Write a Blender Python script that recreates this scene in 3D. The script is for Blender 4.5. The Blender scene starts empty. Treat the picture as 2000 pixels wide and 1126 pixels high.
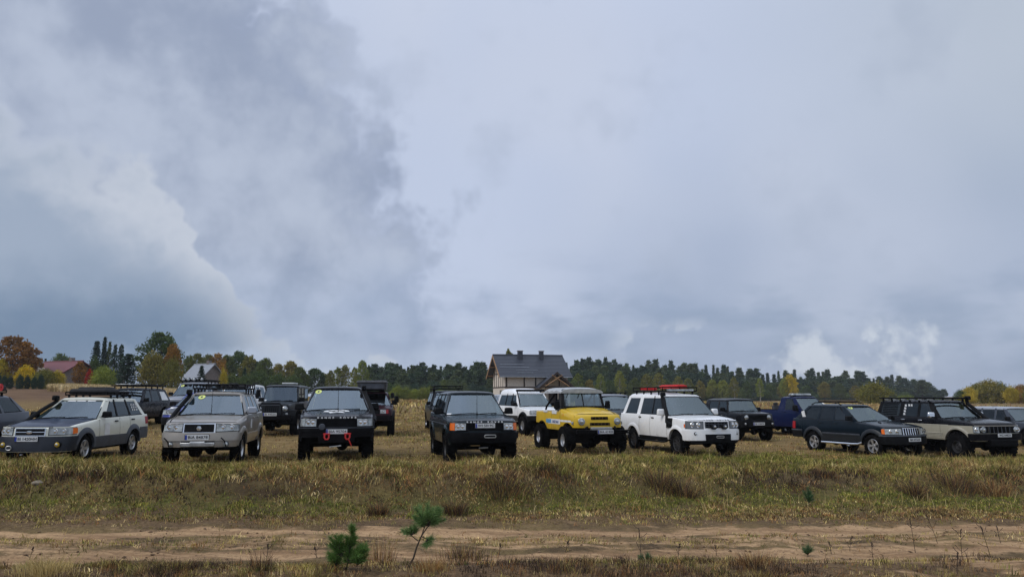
import bpy, bmesh, math, random
import numpy as np
from mathutils import Vector, Matrix
R = math.radians
random.seed(7)
rng = np.random.default_rng(11)
sc = bpy.context.scene
col = sc.collection

# ------------------------------------------------------------------ camera
F_PX, HORIZON, CAM_Z = 1500.0, 773.0, 1.67
PITCH = math.atan((HORIZON - 563) / F_PX)
cam = bpy.data.cameras.new('camera')
cam.sensor_width = 36.0
cam.lens = 27.0
cam.clip_end = 6000
camo = bpy.data.objects.new('camera', cam)
col.objects.link(camo)
camo.location = (0, 0, CAM_Z)
camo.rotation_euler = (R(90) + PITCH, 0, 0)
sc.camera = camo

# ------------------------------------------------------------------ colour management
sc.view_settings.view_transform = 'Standard'
sc.view_settings.look = 'None'
sc.view_settings.gamma = 1.0
sc.view_settings.exposure = 0.0
sc.view_settings.use_curve_mapping = False


# ------------------------------------------------------------------ node helper
class NT:
    def __init__(self, tree):
        self.t = tree
        self.n = tree.nodes
        self.l = tree.links

    def node(self, typ, **kw):
        n = self.n.new(typ)
        for k, v in kw.items():
            setattr(n, k, v)
        return n

    def put(self, sock, v):
        if isinstance(v, bpy.types.NodeSocket):
            self.l.new(v, sock)
        elif isinstance(v, (tuple, list)) and len(v) == 3 and sock.type == 'RGBA':
            sock.default_value = (*v, 1)
        else:
            sock.default_value = v

    def m(self, op, a, b=0.0, c=0.0, clamp=False):
        n = self.node('ShaderNodeMath', operation=op, use_clamp=clamp)
        self.put(n.inputs[0], a)
        self.put(n.inputs[1], b)
        self.put(n.inputs[2], c)
        return n.outputs[0]

    def ss(self, lo, hi, v):
        n = self.node('ShaderNodeMapRange', interpolation_type='SMOOTHSTEP')
        self.put(n.inputs['Value'], v)
        self.put(n.inputs['From Min'], lo)
        self.put(n.inputs['From Max'], hi)
        return n.outputs[0]

    def mix(self, f, a, b, bt='MIX'):
        n = self.node('ShaderNodeMix', data_type='RGBA', blend_type=bt)
        self.put(n.inputs[0], f)
        self.put(n.inputs[6], a)
        self.put(n.inputs[7], b)
        return n.outputs[2]

    def noise(self, vec, scale, detail=4, rough=0.55, dist=0.0):
        n = self.node('ShaderNodeTexNoise')
        if vec is not None:
            self.l.new(vec, n.inputs['Vector'])
        n.inputs['Scale'].default_value = scale
        n.inputs['Detail'].default_value = detail
        n.inputs['Roughness'].default_value = rough
        n.inputs['Distortion'].default_value = dist
        return n.outputs[0]

    def curve(self, v, pts, lo, hi):
        """piecewise curve y(x): x in [lo,hi] -> y"""
        ys = [p[1] for p in pts]
        y0, y1 = min(ys), max(ys)
        mr = self.node('ShaderNodeMapRange')
        self.put(mr.inputs['Value'], v)
        mr.inputs['From Min'].default_value = lo
        mr.inputs['From Max'].default_value = hi
        fc = self.node('ShaderNodeFloatCurve')
        cv = fc.mapping.curves[0]
        nm = [((p[0] - lo) / (hi - lo), (p[1] - y0) / (y1 - y0)) for p in pts]
        cv.points[0].location = nm[0]
        cv.points[1].location = nm[-1]
        for q in nm[1:-1]:
            cv.points.new(*q)
        fc.mapping.update()
        self.l.new(mr.outputs[0], fc.inputs['Value'])
        return self.m('MULTIPLY_ADD', fc.outputs[0], y1 - y0, y0)


def srgb(r, g, b):
    def f(c):
        c /= 255.0
        return c / 12.92 if c <= 0.04045 else ((c + 0.055) / 1.055) ** 2.4
    return (f(r), f(g), f(b))


# ------------------------------------------------------------------ world: overcast sky with cumulus
SUN_EL, SUN_AZ = 44.0, 246.0     # behind the camera, veiled by cloud
SKY_STRENGTH = 0.1
world = bpy.data.worlds.new('World')
sc.world = world
world.use_nodes = True
world.cycles.sampling_method = 'MANUAL'
world.cycles.sample_map_resolution = 512
W_ = NT(world.node_tree)
W_.n.clear()
tc = W_.node('ShaderNodeTexCoord')
sep = W_.node('ShaderNodeSeparateXYZ')
W_.l.new(tc.outputs['Generated'], sep.inputs[0])
dx, dy, dz = sep.outputs
D2 = 57.29578
az = W_.m('MULTIPLY', W_.m('ARCTAN2', dx, dy), D2)
el = W_.m('MULTIPLY', W_.m('ARCSINE', dz), D2)
vec = tc.outputs['Generated']
n_big = W_.m('SUBTRACT', W_.noise(vec, 3.2, 2, 0.5), 0.5)
n_mid = W_.m('SUBTRACT', W_.noise(vec, 8.0, 4, 0.55), 0.5)
n_fin = W_.m('SUBTRACT', W_.noise(vec, 18.0, 4, 0.6), 0.5)
# stretched noise: layers look flatter towards the horizon
mp = W_.node('ShaderNodeMapping')
mp.inputs['Scale'].default_value = (1, 1, 2.6)
W_.l.new(vec, mp.inputs['Vector'])
n_flat = W_.m('SUBTRACT', W_.noise(mp.outputs[0], 9.0, 3, 0.58), 0.5)
# billows: rounded cauliflower edges from folded noise
fold = W_.m('ABSOLUTE', W_.m('SUBTRACT', W_.noise(vec, 5.5, 2, 0.5, 0.0), 0.5))
fold2 = W_.m('ABSOLUTE', W_.m('SUBTRACT', W_.noise(vec, 15.0, 3, 0.55, 0.0), 0.5))
billow = W_.m('SUBTRACT', W_.m('ADD', W_.m('MULTIPLY', fold, 1.6), W_.m('MULTIPLY', fold2, 1.25)), 0.25)

# high sheet: brightest a little right of centre, greyer to the right and low down
right = W_.ss(8.0, 44.0, az)
low = W_.ss(22.0, 5.0, el)
sheet = W_.mix(W_.m('MULTIPLY', right, 0.9), srgb(195, 206, 229), srgb(181, 191, 203))
sheet = W_.mix(W_.m('MULTIPLY', W_.m('MULTIPLY', low, W_.ss(-4, 16, az)), 0.95), sheet, srgb(158, 172, 198))
sheet = W_.mix(W_.m('MULTIPLY', W_.ss(9, 1, el), 0.35), sheet, srgb(152, 169, 199))
sheet = W_.mix(W_.m('MULTIPLY', W_.ss(-0.15, 0.2, n_big), 0.45), sheet, srgb(207, 214, 230))
sheet = W_.mix(W_.m('MULTIPLY', W_.ss(0.02, 0.26, W_.m('ADD', n_mid, W_.m('MULTIPLY', n_big, 0.5))), W_.m('MULTIPLY_ADD', W_.ss(26, 50, el), 0.35, 0.35)), sheet, srgb(163, 175, 196))
sheet = W_.mix(W_.m('MULTIPLY', W_.m('MULTIPLY', W_.ss(-0.06, 0.40, n_flat), W_.ss(13, 5, el)), 0.7), sheet, srgb(146, 161, 189))
# big grey cumulus mass filling the left half
Bn = W_.curve(el, [(-10, -2), (2, -2), (6, -4.2), (11, -5.6), (17, -6.0), (21, -8.6), (24, -11.5), (26.5, -14), (30, -22), (40, -46), (90, -75)], -10, 90)
edge1 = W_.m('SUBTRACT', Bn, az)
edge1 = W_.m('ADD', edge1, W_.m('MULTIPLY', billow, 17.0))
edge1 = W_.m('ADD', edge1, W_.m('MULTIPLY', n_mid, 6.0))
edge1 = W_.m('ADD', edge1, W_.m('MULTIPLY', n_fin, 1.5))
m1 = W_.m('MULTIPLY', W_.ss(-1.2, 3.8, edge1), W_.m('MULTIPLY_ADD', W_.ss(3, 12, el), 0.32, 0.55))
shade1 = W_.m('ADD', W_.m('MULTIPLY', n_mid, 1.6), W_.m('ADD', W_.m('MULTIPLY', n_fin, 0.7), W_.m('ADD', W_.m('MULTIPLY', n_big, 0.9), W_.m('MULTIPLY', billow, 0.7))))
mass = W_.mix(W_.ss(-0.42, 0.42, shade1), srgb(146, 158, 182), srgb(184, 194, 213))
mass = W_.mix(W_.m('MULTIPLY', W_.ss(12, 4, el), 0.85), mass, W_.mix(W_.ss(-0.35, 0.35, shade1), srgb(112, 136, 170), srgb(170, 185, 211)))
mass = W_.mix(W_.m('MULTIPLY', W_.ss(7, 0.0, edge1), 0.35), mass, srgb(152, 165, 195))
sky = W_.mix(m1, sheet, mass)
# nearer cumulus bank lower left with a lit shoulder
En = W_.curve(az, [(-180, 16), (-60, 17), (-40, 19.5), (-33, 18.0), (-28, 16.0), (-25, 14.6), (-22, 10.6), (-18, 5.8), (-15, 3.6), (-8, 2.2), (0, -3), (180, -3)], -180, 180)
edge2 = W_.m('SUBTRACT', En, el)
edge2 = W_.m('ADD', edge2, W_.m('MULTIPLY', billow, 7.0))
edge2 = W_.m('ADD', edge2, W_.m('MULTIPLY', n_mid, 2.5))
edge2 = W_.m('ADD', edge2, W_.m('MULTIPLY', n_fin, 1.6))
m2 = W_.m('MULTIPLY', W_.ss(0.0, W_.curve(az, [(-180, 5), (-34, 3.5), (-28, 2.0), (-24, 0.8), (-15, 0.8), (180, 1.5)], -180, 180), edge2), 0.95)
deep = W_.ss(0.3, 7.5, W_.m('ADD', edge2, W_.m('MULTIPLY', shade1, 4.0)))
bank = W_.mix(deep, srgb(199, 206, 219), srgb(158, 172, 193))
bank = W_.mix(W_.m('MULTIPLY', W_.ss(10.0, 3.5, W_.m('ADD', el, W_.m('MULTIPLY', shade1, 3.5))), W_.ss(-15, -24, az)), bank, srgb(106, 129, 158))
sky = W_.mix(m2, sky, bank)
# blue-grey bases under the mass, seen against the light towards the middle
base_ = W_.m('MULTIPLY', W_.ss(-0.15, 0.38, W_.m('ADD', n_mid, W_.m('MULTIPLY', n_flat, 0.4))), W_.m('MULTIPLY', W_.m('MULTIPLY', W_.ss(2.6, 4.2, el), W_.ss(10.5, 6.0, el)), W_.m('MULTIPLY', W_.ss(-19, -14, az), W_.ss(26, 0, az))))
sky = W_.mix(W_.m('MULTIPLY', base_, 0.75), sky, srgb(126, 148, 182))
# pale band low over the left treeline and breaks on the right
lowband = W_.m('MULTIPLY', W_.ss(4.2, 2.0, W_.m('ADD', el, W_.m('MULTIPLY', n_fin, 6.0))), W_.m('MULTIPLY', W_.ss(-30, -23, az), W_.ss(6, -8, az)))
sky = W_.mix(W_.m('MULTIPLY', lowband, 0.7), sky, srgb(182, 196, 219))
rc = W_.m('MULTIPLY', W_.ss(-0.20, 0.22, W_.m('ADD', n_flat, W_.m('MULTIPLY', n_mid, 0.6))), W_.m('MULTIPLY', W_.ss(8.5, 5.5, W_.m('ADD', el, W_.m('MULTIPLY', n_mid, 6.0))), W_.ss(0, 9, az)))
sky = W_.mix(W_.m('MULTIPLY', rc, 0.75), sky, srgb(147, 163, 189))
brk = W_.m('ADD', W_.m('MULTIPLY', n_mid, 1.2), W_.m('MULTIPLY', n_fin, 1.0))
brk = W_.m('MULTIPLY', W_.ss(0.02, 0.20, brk), W_.m('MULTIPLY', W_.ss(6.0, 3.8, el), W_.ss(6, 11, az)))
sky = W_.mix(W_.m('MULTIPLY', brk, 0.8), sky, srgb(212, 219, 230))
# an overcast dome brightens towards the zenith
zen = W_.m('MULTIPLY_ADD', W_.ss(24, 80, el), 1.15, 1.0)
zc = W_.node('ShaderNodeCombineColor')
for q_ in range(3): W_.l.new(zen, zc.inputs[q_])
sky = W_.mix(1.0, sky, zc.outputs[0], 'MULTIPLY')
sky = W_.mix(W_.ss(-0.5, -7, el), sky, srgb(120, 126, 132))

nish = W_.node('ShaderNodeTexSky', sky_type='NISHITA')
nish.sun_disc = False
nish.sun_elevation = R(SUN_EL)
nish.sun_rotation = R(SUN_AZ)
cloudrad = W_.mix(1.0, sky, (1 / SKY_STRENGTH,) * 3, 'MULTIPLY')
full = W_.mix(0.94, nish.outputs[0], cloudrad)
bg = W_.node('ShaderNodeBackground')
W_.l.new(full, bg.inputs[0])
bg.inputs[1].default_value = SKY_STRENGTH
wo = W_.node('ShaderNodeOutputWorld')
W_.l.new(bg.outputs[0], wo.inputs[0])

sun = bpy.data.lights.new('sun', 'SUN')
sun.energy = 1.5
sun.angle = R(34)
sun.color = (1.0, 0.95, 0.88)
suno = bpy.data.objects.new('sun', sun)
col.objects.link(suno)
sd = Vector((math.sin(R(SUN_AZ)) * math.cos(R(SUN_EL)), math.cos(R(SUN_AZ)) * math.cos(R(SUN_EL)), math.sin(R(SUN_EL))))
suno.rotation_euler = (-sd).to_track_quat('-Z', 'Y').to_euler()


# ------------------------------------------------------------------ geometry helpers
def setp(o, label=None, cat=None, group=None, kind=None):
    if label: o['label'] = label
    if cat: o['category'] = cat
    if group: o['group'] = group
    if kind: o['kind'] = kind
    return o


def empty(name, loc=(0, 0, 0), rz=0.0, parent=None):
    o = bpy.data.objects.new(name, None)
    o.empty_display_size = 0.2
    col.objects.link(o)
    o.location = loc
    o.rotation_euler = (0, 0, rz)
    o.parent = parent
    return o


def link(name, me, parent=None):
    o = bpy.data.objects.new(name, me)
    col.objects.link(o)
    o.parent = parent
    return o


class MB:
    def __init__(self):
        self.v = []
        self.f = []

    def add(self, vs, fs):
        k = len(self.v)
        self.v += [tuple(p) for p in vs]
        self.f += [tuple(i + k for i in f) for f in fs]
        return self

    def grid(self, rows, flip=False):
        """rows: list of lists of points"""
        n, m = len(rows), len(rows[0])
        vs = [p for r in rows for p in r]
        fs = []
        for i in range(n - 1):
            for j in range(m - 1):
                a, b, c, d = i * m + j, i * m + j + 1, (i + 1) * m + j + 1, (i + 1) * m + j
                fs.append((a, d, c, b) if flip else (a, b, c, d))
        return self.add(vs, fs)

    def box(self, c, s, rot=None, taper=(1, 1)):
        x, y, z = s[0] / 2, s[1] / 2, s[2] / 2
        tx, ty = taper
        vs = [(-x, -y, -z), (x, -y, -z), (x, y, -z), (-x, y, -z), (-x * tx, -y * ty, z), (x * tx, -y * ty, z), (x * tx, y * ty, z), (-x * tx, y * ty, z)]
        if rot is not None:
            M = rot if isinstance(rot, Matrix) else Matrix.Rotation(rot, 3, 'Z')
            vs = [tuple(M @ Vector(p)) for p in vs]
        vs = [(p[0] + c[0], p[1] + c[1], p[2] + c[2]) for p in vs]
        return self.add(vs, [(0, 3, 2, 1), (4, 5, 6, 7), (0, 1, 5, 4), (1, 2, 6, 5), (2, 3, 7, 6), (3, 0, 4, 7)])

    def tube(self, pts, r, n=8, cap=True):
        pts = [Vector(p) for p in pts]
        rs = r if isinstance(r, (list, tuple)) else [r] * len(pts)
        rows = []
        up = None
        for i, p in enumerate(pts):
            t = (pts[min(i + 1, len(pts) - 1)] - pts[max(i - 1, 0)]).normalized()
            if up is None:
                up = Vector((0, 0, 1)) if abs(t.z) < 0.9 else Vector((1, 0, 0))
            a = t.cross(up).normalized()
            up = a.cross(t).normalized()
            rows.append([p + (a * math.cos(2 * math.pi * k / n) + up * math.sin(2 * math.pi * k / n)) * rs[i] for k in range(n)])
        k0 = len(self.v)
        for r_ in rows: self.v += [tuple(q) for q in r_]
        for i in range(len(rows) - 1):
            for k in range(n):
                a, b = k0 + i * n + k, k0 + i * n + (k + 1) % n
                self.f.append((a, b, b + n, a + n))
        if cap:
            self.f.append(tuple(k0 + k for k in range(n))[::-1])
            self.f.append(tuple(k0 + (len(rows) - 1) * n + k for k in range(n)))
        return self

    def lathe(self, prof, n=32, c=(0, 0, 0), axis='x', closed=False):
        """prof: list (r, a) ; revolve about axis"""
        k0 = len(self.v)
        for r, a in prof:
            for k in range(n):
                t = 2 * math.pi * k / n
                p, q = r * math.cos(t), r * math.sin(t)
                if axis == 'x': w = (a, p, q)
                elif axis == 'y': w = (p, a, q)
                else: w = (p, q, a)
                self.v.append((w[0] + c[0], w[1] + c[1], w[2] + c[2]))
        m = len(prof)
        for i in range(m - 1 + (1 if closed else 0)):
            for k in range(n):
                a, b = k0 + i * n + k, k0 + i * n + (k + 1) % n
                a2, b2 = k0 + ((i + 1) % m) * n + k, k0 + ((i + 1) % m) * n + (k + 1) % n
                self.f.append((a, b, b2, a2))
        return self

    def prism(self, poly, d):
        """poly: list of 3d points (planar), extruded by vector d"""
        n = len(poly)
        k = len(self.v)
        self.v += [tuple(p) for p in poly] + [(p[0] + d[0], p[1] + d[1], p[2] + d[2]) for p in poly]
        self.f.append(tuple(range(k, k + n))[::-1])
        self.f.append(tuple(range(k + n, k + 2 * n)))
        for i in range(n):
            j = (i + 1) % n
            self.f.append((k + i, k + j, k + n + j, k + n + i))
        return self

    def mesh(self, name, mat, smooth=True, angle=35):
        me = bpy.data.meshes.new(name)
        me.from_pydata(self.v, [], self.f)
        if mat: me.materials.append(mat)
        bm = bmesh.new()
        bm.from_mesh(me)
        bmesh.ops.remove_doubles(bm, verts=bm.verts, dist=1e-5)
        bmesh.ops.recalc_face_normals(bm, faces=bm.faces)
        bm.to_mesh(me)
        bm.free()
        if smooth:
            me.shade_smooth()
            me.set_sharp_from_angle(angle=R(angle))
        return me

    def build(self, name, mat, parent=None, smooth=True, bev=0.0, angle=35):
        o = link(name, self.mesh(name, mat, smooth, angle), parent)
        if bev:
            b = o.modifiers.new('bevel', 'BEVEL')
            b.width = bev
            b.segments = 2
            b.limit_method = 'ANGLE'
            b.angle_limit = R(40)
        return o


_txt = {}
def text_mesh(s, size, ext=0.002, mat=None, bold=0.0):
    key = (s, size, mat.name, bold)
    if key in _txt: return _txt[key]
    cu = bpy.data.curves.new('lettering', 'FONT')
    cu.body = s
    cu.size = size
    cu.extrude = ext
    cu.offset = bold
    cu.align_x = 'CENTER'
    cu.align_y = 'CENTER'
    cu.resolution_u = 3
    o = bpy.data.objects.new('lettering', cu)
    col.objects.link(o)
    dg = bpy.context.evaluated_depsgraph_get()
    me = bpy.data.meshes.new_from_object(o.evaluated_get(dg))
    bpy.data.objects.remove(o)
    bpy.data.curves.remove(cu)
    me.name = 'lettering'
    me.materials.clear()
    me.materials.append(mat)
    _txt[key] = me
    return me


# ------------------------------------------------------------------ materials
def mat_new(name):
    m = bpy.data.materials.new(name)
    m.use_nodes = True
    t = NT(m.node_tree)
    t.n.clear()
    out = t.node('ShaderNodeOutputMaterial')
    return m, t, out


def principled(t, out, **kw):
    p = t.node('ShaderNodeBsdfPrincipled')
    for k, v in kw.items():
        t.put(p.inputs[k], v)
    t.l.new(p.outputs[0], out.inputs[0])
    return p


_mats = {}
def simple(name, c, rough=0.5, metal=0.0, spec=0.5, var=0.12, bump=0.0, bscale=40.0):
    if name in _mats: return _mats[name]
    m, t, out = mat_new(name)
    tcn = t.node('ShaderNodeTexCoord')
    n = t.noise(tcn.outputs['Object'], 6.0, 5, 0.6)
    c2 = tuple(x * (1 - var * 1.6) for x in c)
    c3 = tuple(min(1, x * (1 + var)) for x in c)
    cc = t.mix(t.ss(0.3, 0.7, n), c2, c3)
    p = principled(t, out, **{'Base Color': cc, 'Roughness': t.m('MULTIPLY_ADD', n, 0.25, max(0.02, rough - 0.12)), 'Metallic': metal, 'Specular IOR Level': spec})
    if bump:
        b = t.node('ShaderNodeBump')
        b.inputs['Strength'].default_value = bump
        b.inputs['Distance'].default_value = 0.01
        t.l.new(t.noise(tcn.outputs['Object'], bscale, 4), b.inputs['Height'])
        t.l.new(b.outputs[0], p.inputs['Normal'])
    _mats[name] = m
    return m


MUD = (0.13, 0.085, 0.05)
def paint(name, c, metal=0.0, rough=0.32, mud=0.5, mudz=0.75, c_low=None, zsplit=0.0, dust=0.06, coat=None):
    """clear-coated car paint with dust and road mud splashed on the lower body"""
    if name in _mats: return _mats[name]
    if coat is None: coat = 0.5 if sum(c) > 0.15 else 0.20
    m, t, out = mat_new(name)
    tcn = t.node('ShaderNodeTexCoord')
    ob = tcn.outputs['Object']
    sp = t.node('ShaderNodeSeparateXYZ')
    t.l.new(ob, sp.inputs[0])
    z = sp.outputs[2]
    base = c
    if c_low:
        base = t.mix(t.ss(zsplit + 0.004, zsplit - 0.004, z), c, c_low)
    n1 = t.noise(ob, 3.0, 6, 0.65)
    n2 = t.noise(ob, 22.0, 4, 0.7)
    wear = t.mix(t.m('MULTIPLY', t.ss(0.50, 0.78, n1), dust), base, (0.16, 0.14, 0.12))
    splash = t.m('ADD', t.m('MULTIPLY', t.m('SUBTRACT', mudz, z), 2.2), t.m('MULTIPLY', t.m('SUBTRACT', n1, 0.5), 1.6))
    splash = t.m('ADD', splash, t.m('MULTIPLY', t.m('SUBTRACT', n2, 0.5), 1.1))
    mk = t.m('MULTIPLY', t.ss(0.15, 1.1, splash), mud)
    cc = t.mix(mk, wear, MUD)
    rr = t.m('ADD', t.m('MULTIPLY', mk, 0.5), t.m('MULTIPLY_ADD', n1, 0.2, rough - 0.1))
    principled(t, out, **{'Base Color': cc, 'Roughness': rr, 'Metallic': metal, 'Coat Weight': t.m('SUBTRACT', coat, mk, clamp=True), 'Coat Roughness': 0.07, 'Specular IOR Level': 0.3 if coat > 0.5 else 0.12})
    _mats[name] = m
    return m


def glass(name, tint, fac0=0.16, body=0.35):
    if name in _mats: return _mats[name]
    m, t, out = mat_new(name)
    lw = t.node('ShaderNodeLayerWeight')
    lw.inputs['Blend'].default_value = 0.5
    tcn = t.node('ShaderNodeTexCoord')
    n = t.noise(tcn.outputs['Object'], 2.5, 5, 0.6)
    f = t.m('MULTIPLY_ADD', t.m('POWER', lw.outputs['Facing'], 4.0), 0.6, fac0)
    gl = t.node('ShaderNodeBsdfGlossy')
    gl.inputs['Color'].default_value = (0.80, 0.93, 1.0, 1)
    gl.inputs['Roughness'].default_value = 0.012
    tr = t.node('ShaderNodeBsdfTransparent')
    tr.inputs['Color'].default_value = (*tint, 1)
    df = t.node('ShaderNodeBsdfDiffuse')          # film of dust on the pane
    df.inputs['Color'].default_value = (0.30, 0.30, 0.29, 1)
    mx0 = t.node('ShaderNodeMixShader')
    t.l.new(t.m('MULTIPLY', t.ss(0.40, 0.8, n), body * 0.06), mx0.inputs[0])
    t.l.new(tr.outputs[0], mx0.inputs[1])
    t.l.new(df.outputs[0], mx0.inputs[2])
    mx = t.node('ShaderNodeMixShader')
    t.l.new(f, mx.inputs[0])
    t.l.new(mx0.outputs[0], mx.inputs[1])
    t.l.new(gl.outputs[0], mx.inputs[2])
    t.l.new(mx.outputs[0], out.inputs[0])
    _mats[name] = m
    return m


M_RUBBER = simple('tyre_rubber', (0.008, 0.008, 0.0085), 0.95, spec=0.06, var=0.5, bump=0.4)
M_BLACK = simple('black_plastic', (0.007, 0.0075, 0.009), 0.6, spec=0.10, var=0.3)
M_STEELB = simple('black_steel', (0.006, 0.006, 0.0075), 0.6, spec=0.08, var=0.3)
M_UNDER = simple('underbody', (0.006, 0.006, 0.006), 0.95, spec=0.05, var=0.4)
M_GREYP = simple('grey_plastic', (0.060, 0.070, 0.090), 0.55, var=0.2)
M_CHROME = simple('chrome', (0.75, 0.77, 0.8), 0.18, 1.0, var=0.06)
M_ALLOY = simple('alloy', (0.52, 0.53, 0.55), 0.35, 0.8, var=0.15)
M_DKRIM = simple('dark_rim', (0.05, 0.05, 0.052), 0.5, 0.3, var=0.3)
M_LENS = simple('lamp_lens', (0.40, 0.43, 0.44), 0.14, 0.15, spec=0.9, var=0.35)
M_REFL = simple('lamp_reflector', (0.80, 0.82, 0.83), 0.12, 0.9, var=0.1)
M_ORANGE = simple('orange_lens', (0.85, 0.17, 0.015), 0.2, var=0.12)
M_RED = simple('red_lens', (0.35, 0.012, 0.015), 0.2, var=0.15)
M_REDP = simple('red_paint', (0.62, 0.02, 0.018), 0.35, var=0.15)
M_YELLAMP = simple('yellow_lens', (0.55, 0.36, 0.03), 0.2, var=0.15)
M_PLATE = simple('plate_white', (0.72, 0.74, 0.76), 0.4, var=0.08)
M_PBLUE = simple('plate_blue', (0.02, 0.05, 0.35), 0.4, var=0.1)
M_INK = simple('ink', (0.01, 0.01, 0.012), 0.5, var=0.0)
M_WHITE = simple('white_vinyl', (0.78, 0.79, 0.80), 0.4, var=0.06)
M_STICKY = simple('lime_sticker', (0.70, 0.78, 0.22), 0.45, var=0.08)
M_SEAT = simple('seat_fabric', (0.045, 0.045, 0.05), 0.9, var=0.3)
M_DASH = simple('dashboard', (0.022, 0.022, 0.024), 0.7, var=0.2)
M_BAG = simple('black_canvas', (0.016, 0.016, 0.019), 0.85, var=0.4, bump=0.5, bscale=18)
M_WIRE = simple('winch_steel', (0.45, 0.45, 0.44), 0.4, 0.8, var=0.2)
G_WS = glass('windscreen_glass', (0.30, 0.41, 0.45), 0.165, 0.3)
G_SIDE = glass('side_glass', (0.24, 0.30, 0.34), 0.07, 0.3)
G_DARK = glass('privacy_glass', (0.05, 0.055, 0.07), 0.055, 0.2)

# ------------------------------------------------------------------ terrain
_perm = np.random.default_rng(3).random((256, 256))
def vnoise(x, y):
    xi, yi = np.floor(x).astype(int), np.floor(y).astype(int)
    fx, fy = x - xi, y - yi
    fx, fy = fx * fx * (3 - 2 * fx), fy * fy * (3 - 2 * fy)
    g = lambda a, b: _perm[a & 255, b & 255]
    return (g(xi, yi) * (1 - fx) + g(xi + 1, yi) * fx) * (1 - fy) + (g(xi, yi + 1) * (1 - fx) + g(xi + 1, yi + 1) * fx) * fy - 0.5


def fbm(x, y, o=4):
    r, a = 0, 1.0
    for i in range(o):
        r = r + a * vnoise(x + 17.3 * i, y - 9.1 * i)
        x, y, a = x * 2.03, y * 2.03, a * 0.5
    return r


def sst(a, b, v):
    t = np.clip((v - a) / (b - a), 0, 1)
    return t * t * (3 - 2 * t)


def field_z(x, y):
    z = -0.10 - 0.018 * np.clip(x, -16, 24) + 0.008 * np.clip(y - 22, 0, 70)
    ratio = x / np.maximum(y, 8.0)
    z = z + 0.027 * np.clip(y - 30, 0, 140) * sst(-0.18, -0.6, ratio)
    return z


def bank_parts(x, y):
    q = y - 0.12 * x
    crest = 18.5 + 2.7 * sst(-3, 7, x) + 0.5 * fbm(x * 0.22, y * 0.0 + 3.3, 3)
    foot = 15.45 + 0.5 * fbm(x * 0.35 + 40, y * 0.0, 3)
    k = sst(foot, crest, q)                # 0 on the track, 1 on the field
    return q, crest, foot, k


def ruts(x, y):
    q = y - 0.12 * x
    w = 0.55 * fbm(x * 0.22, x * 0.0 + 7.0, 3)
    a = np.exp(-((q - 14.45 - w) / 0.40) ** 2)
    b = np.exp(-((q - 12.5 - w * 1.2) / 0.44) ** 2)
    return a, b


def height(x, y):
    x = np.asarray(x, float)
    y = np.asarray(y, float)
    q, crest, foot, k = bank_parts(x, y)
    fz = field_z(x, y)
    ks = 0.45 * k + 0.55 * sst(0.42, 0.78, k)
    z = fz - 0.64 * (1 - ks)
    z = z + (0.07 + 0.09 * np.exp(-((x - 1.0) / 3.0) ** 2)) * np.exp(-((q - crest - 0.1) / 0.8) ** 2)       # little lip along the crest
    near = sst(70, 30, y)
    z = z + near * (0.16 * fbm(x * 1.1, y * 1.1 + 2, 4) * (0.30 + 0.9 * np.exp(-((k - 0.5) / 0.35) ** 2)))
    z = z + near * 0.03 * fbm(x * 3.1, y * 3.1, 3)
    z = z + 0.13 * fbm(x * 0.75 + 60, y * 0.75, 3) * np.exp(-((q - crest + 0.2) / 1.0) ** 2)
    a, b = ruts(x, y)
    z = z - 0.06 * a - 0.06 * b + 0.03 * sst(18, 15, q) * sst(8, 10, q) * fbm(x * 2.3, y * 6.0, 4)
    z = z + 0.16 * sst(11.7, 10.5, q) + 0.25 * sst(9, 2, y)      # verge on the near side
    far = sst(40, 120, y)
    z = z + far * 0.35 * fbm(x * 0.02, y * 0.02, 3)
    return z


def gz(x, y):
    return float(height(np.array([x]), np.array([y]))[0])


def ray(px, d):
    """lateral offset of image column px at depth d"""
    return (px - 1000.0) / F_PX * d


def z_at(py, d):
    """height that shows at image row py at depth d (level camera approximation good to a few cm)"""
    a = math.atan((563 - py) / F_PX) + PITCH
    return CAM_Z + d * math.tan(a)


def axis(segs):
    out = []
    for a, b, st in segs:
        n = max(1, int(round((b - a) / st)))
        out += list(np.linspace(a, b, n, endpoint=False))
    out.append(segs[-1][1])
    return np.array(out)


gx = axis([(-1600, -600, 250), (-600, -120, 20), (-120, -40, 3), (-40, -16, 0.6), (-16, 18, 0.16), (18, 45, 0.6), (45, 120, 3), (120, 600, 20), (600, 1600, 250)])
gy = axis([(-60, -4, 8), (-4, 8, 0.8), (8, 26, 0.13), (26, 45, 0.35), (45, 90, 1.2), (90, 300, 5), (300, 700, 25), (700, 1900, 200)])
GX, GY = np.meshgrid(gx, gy)
GZ = height(GX, GY)
nx, ny = len(gx), len(gy)
vs = np.stack([GX, GY, GZ], -1).reshape(-1, 3)
idx = np.arange(nx * ny).reshape(ny, nx)
fs = np.stack([idx[:-1, :-1], idx[:-1, 1:], idx[1:, 1:], idx[1:, :-1]], -1).reshape(-1, 4)


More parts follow.
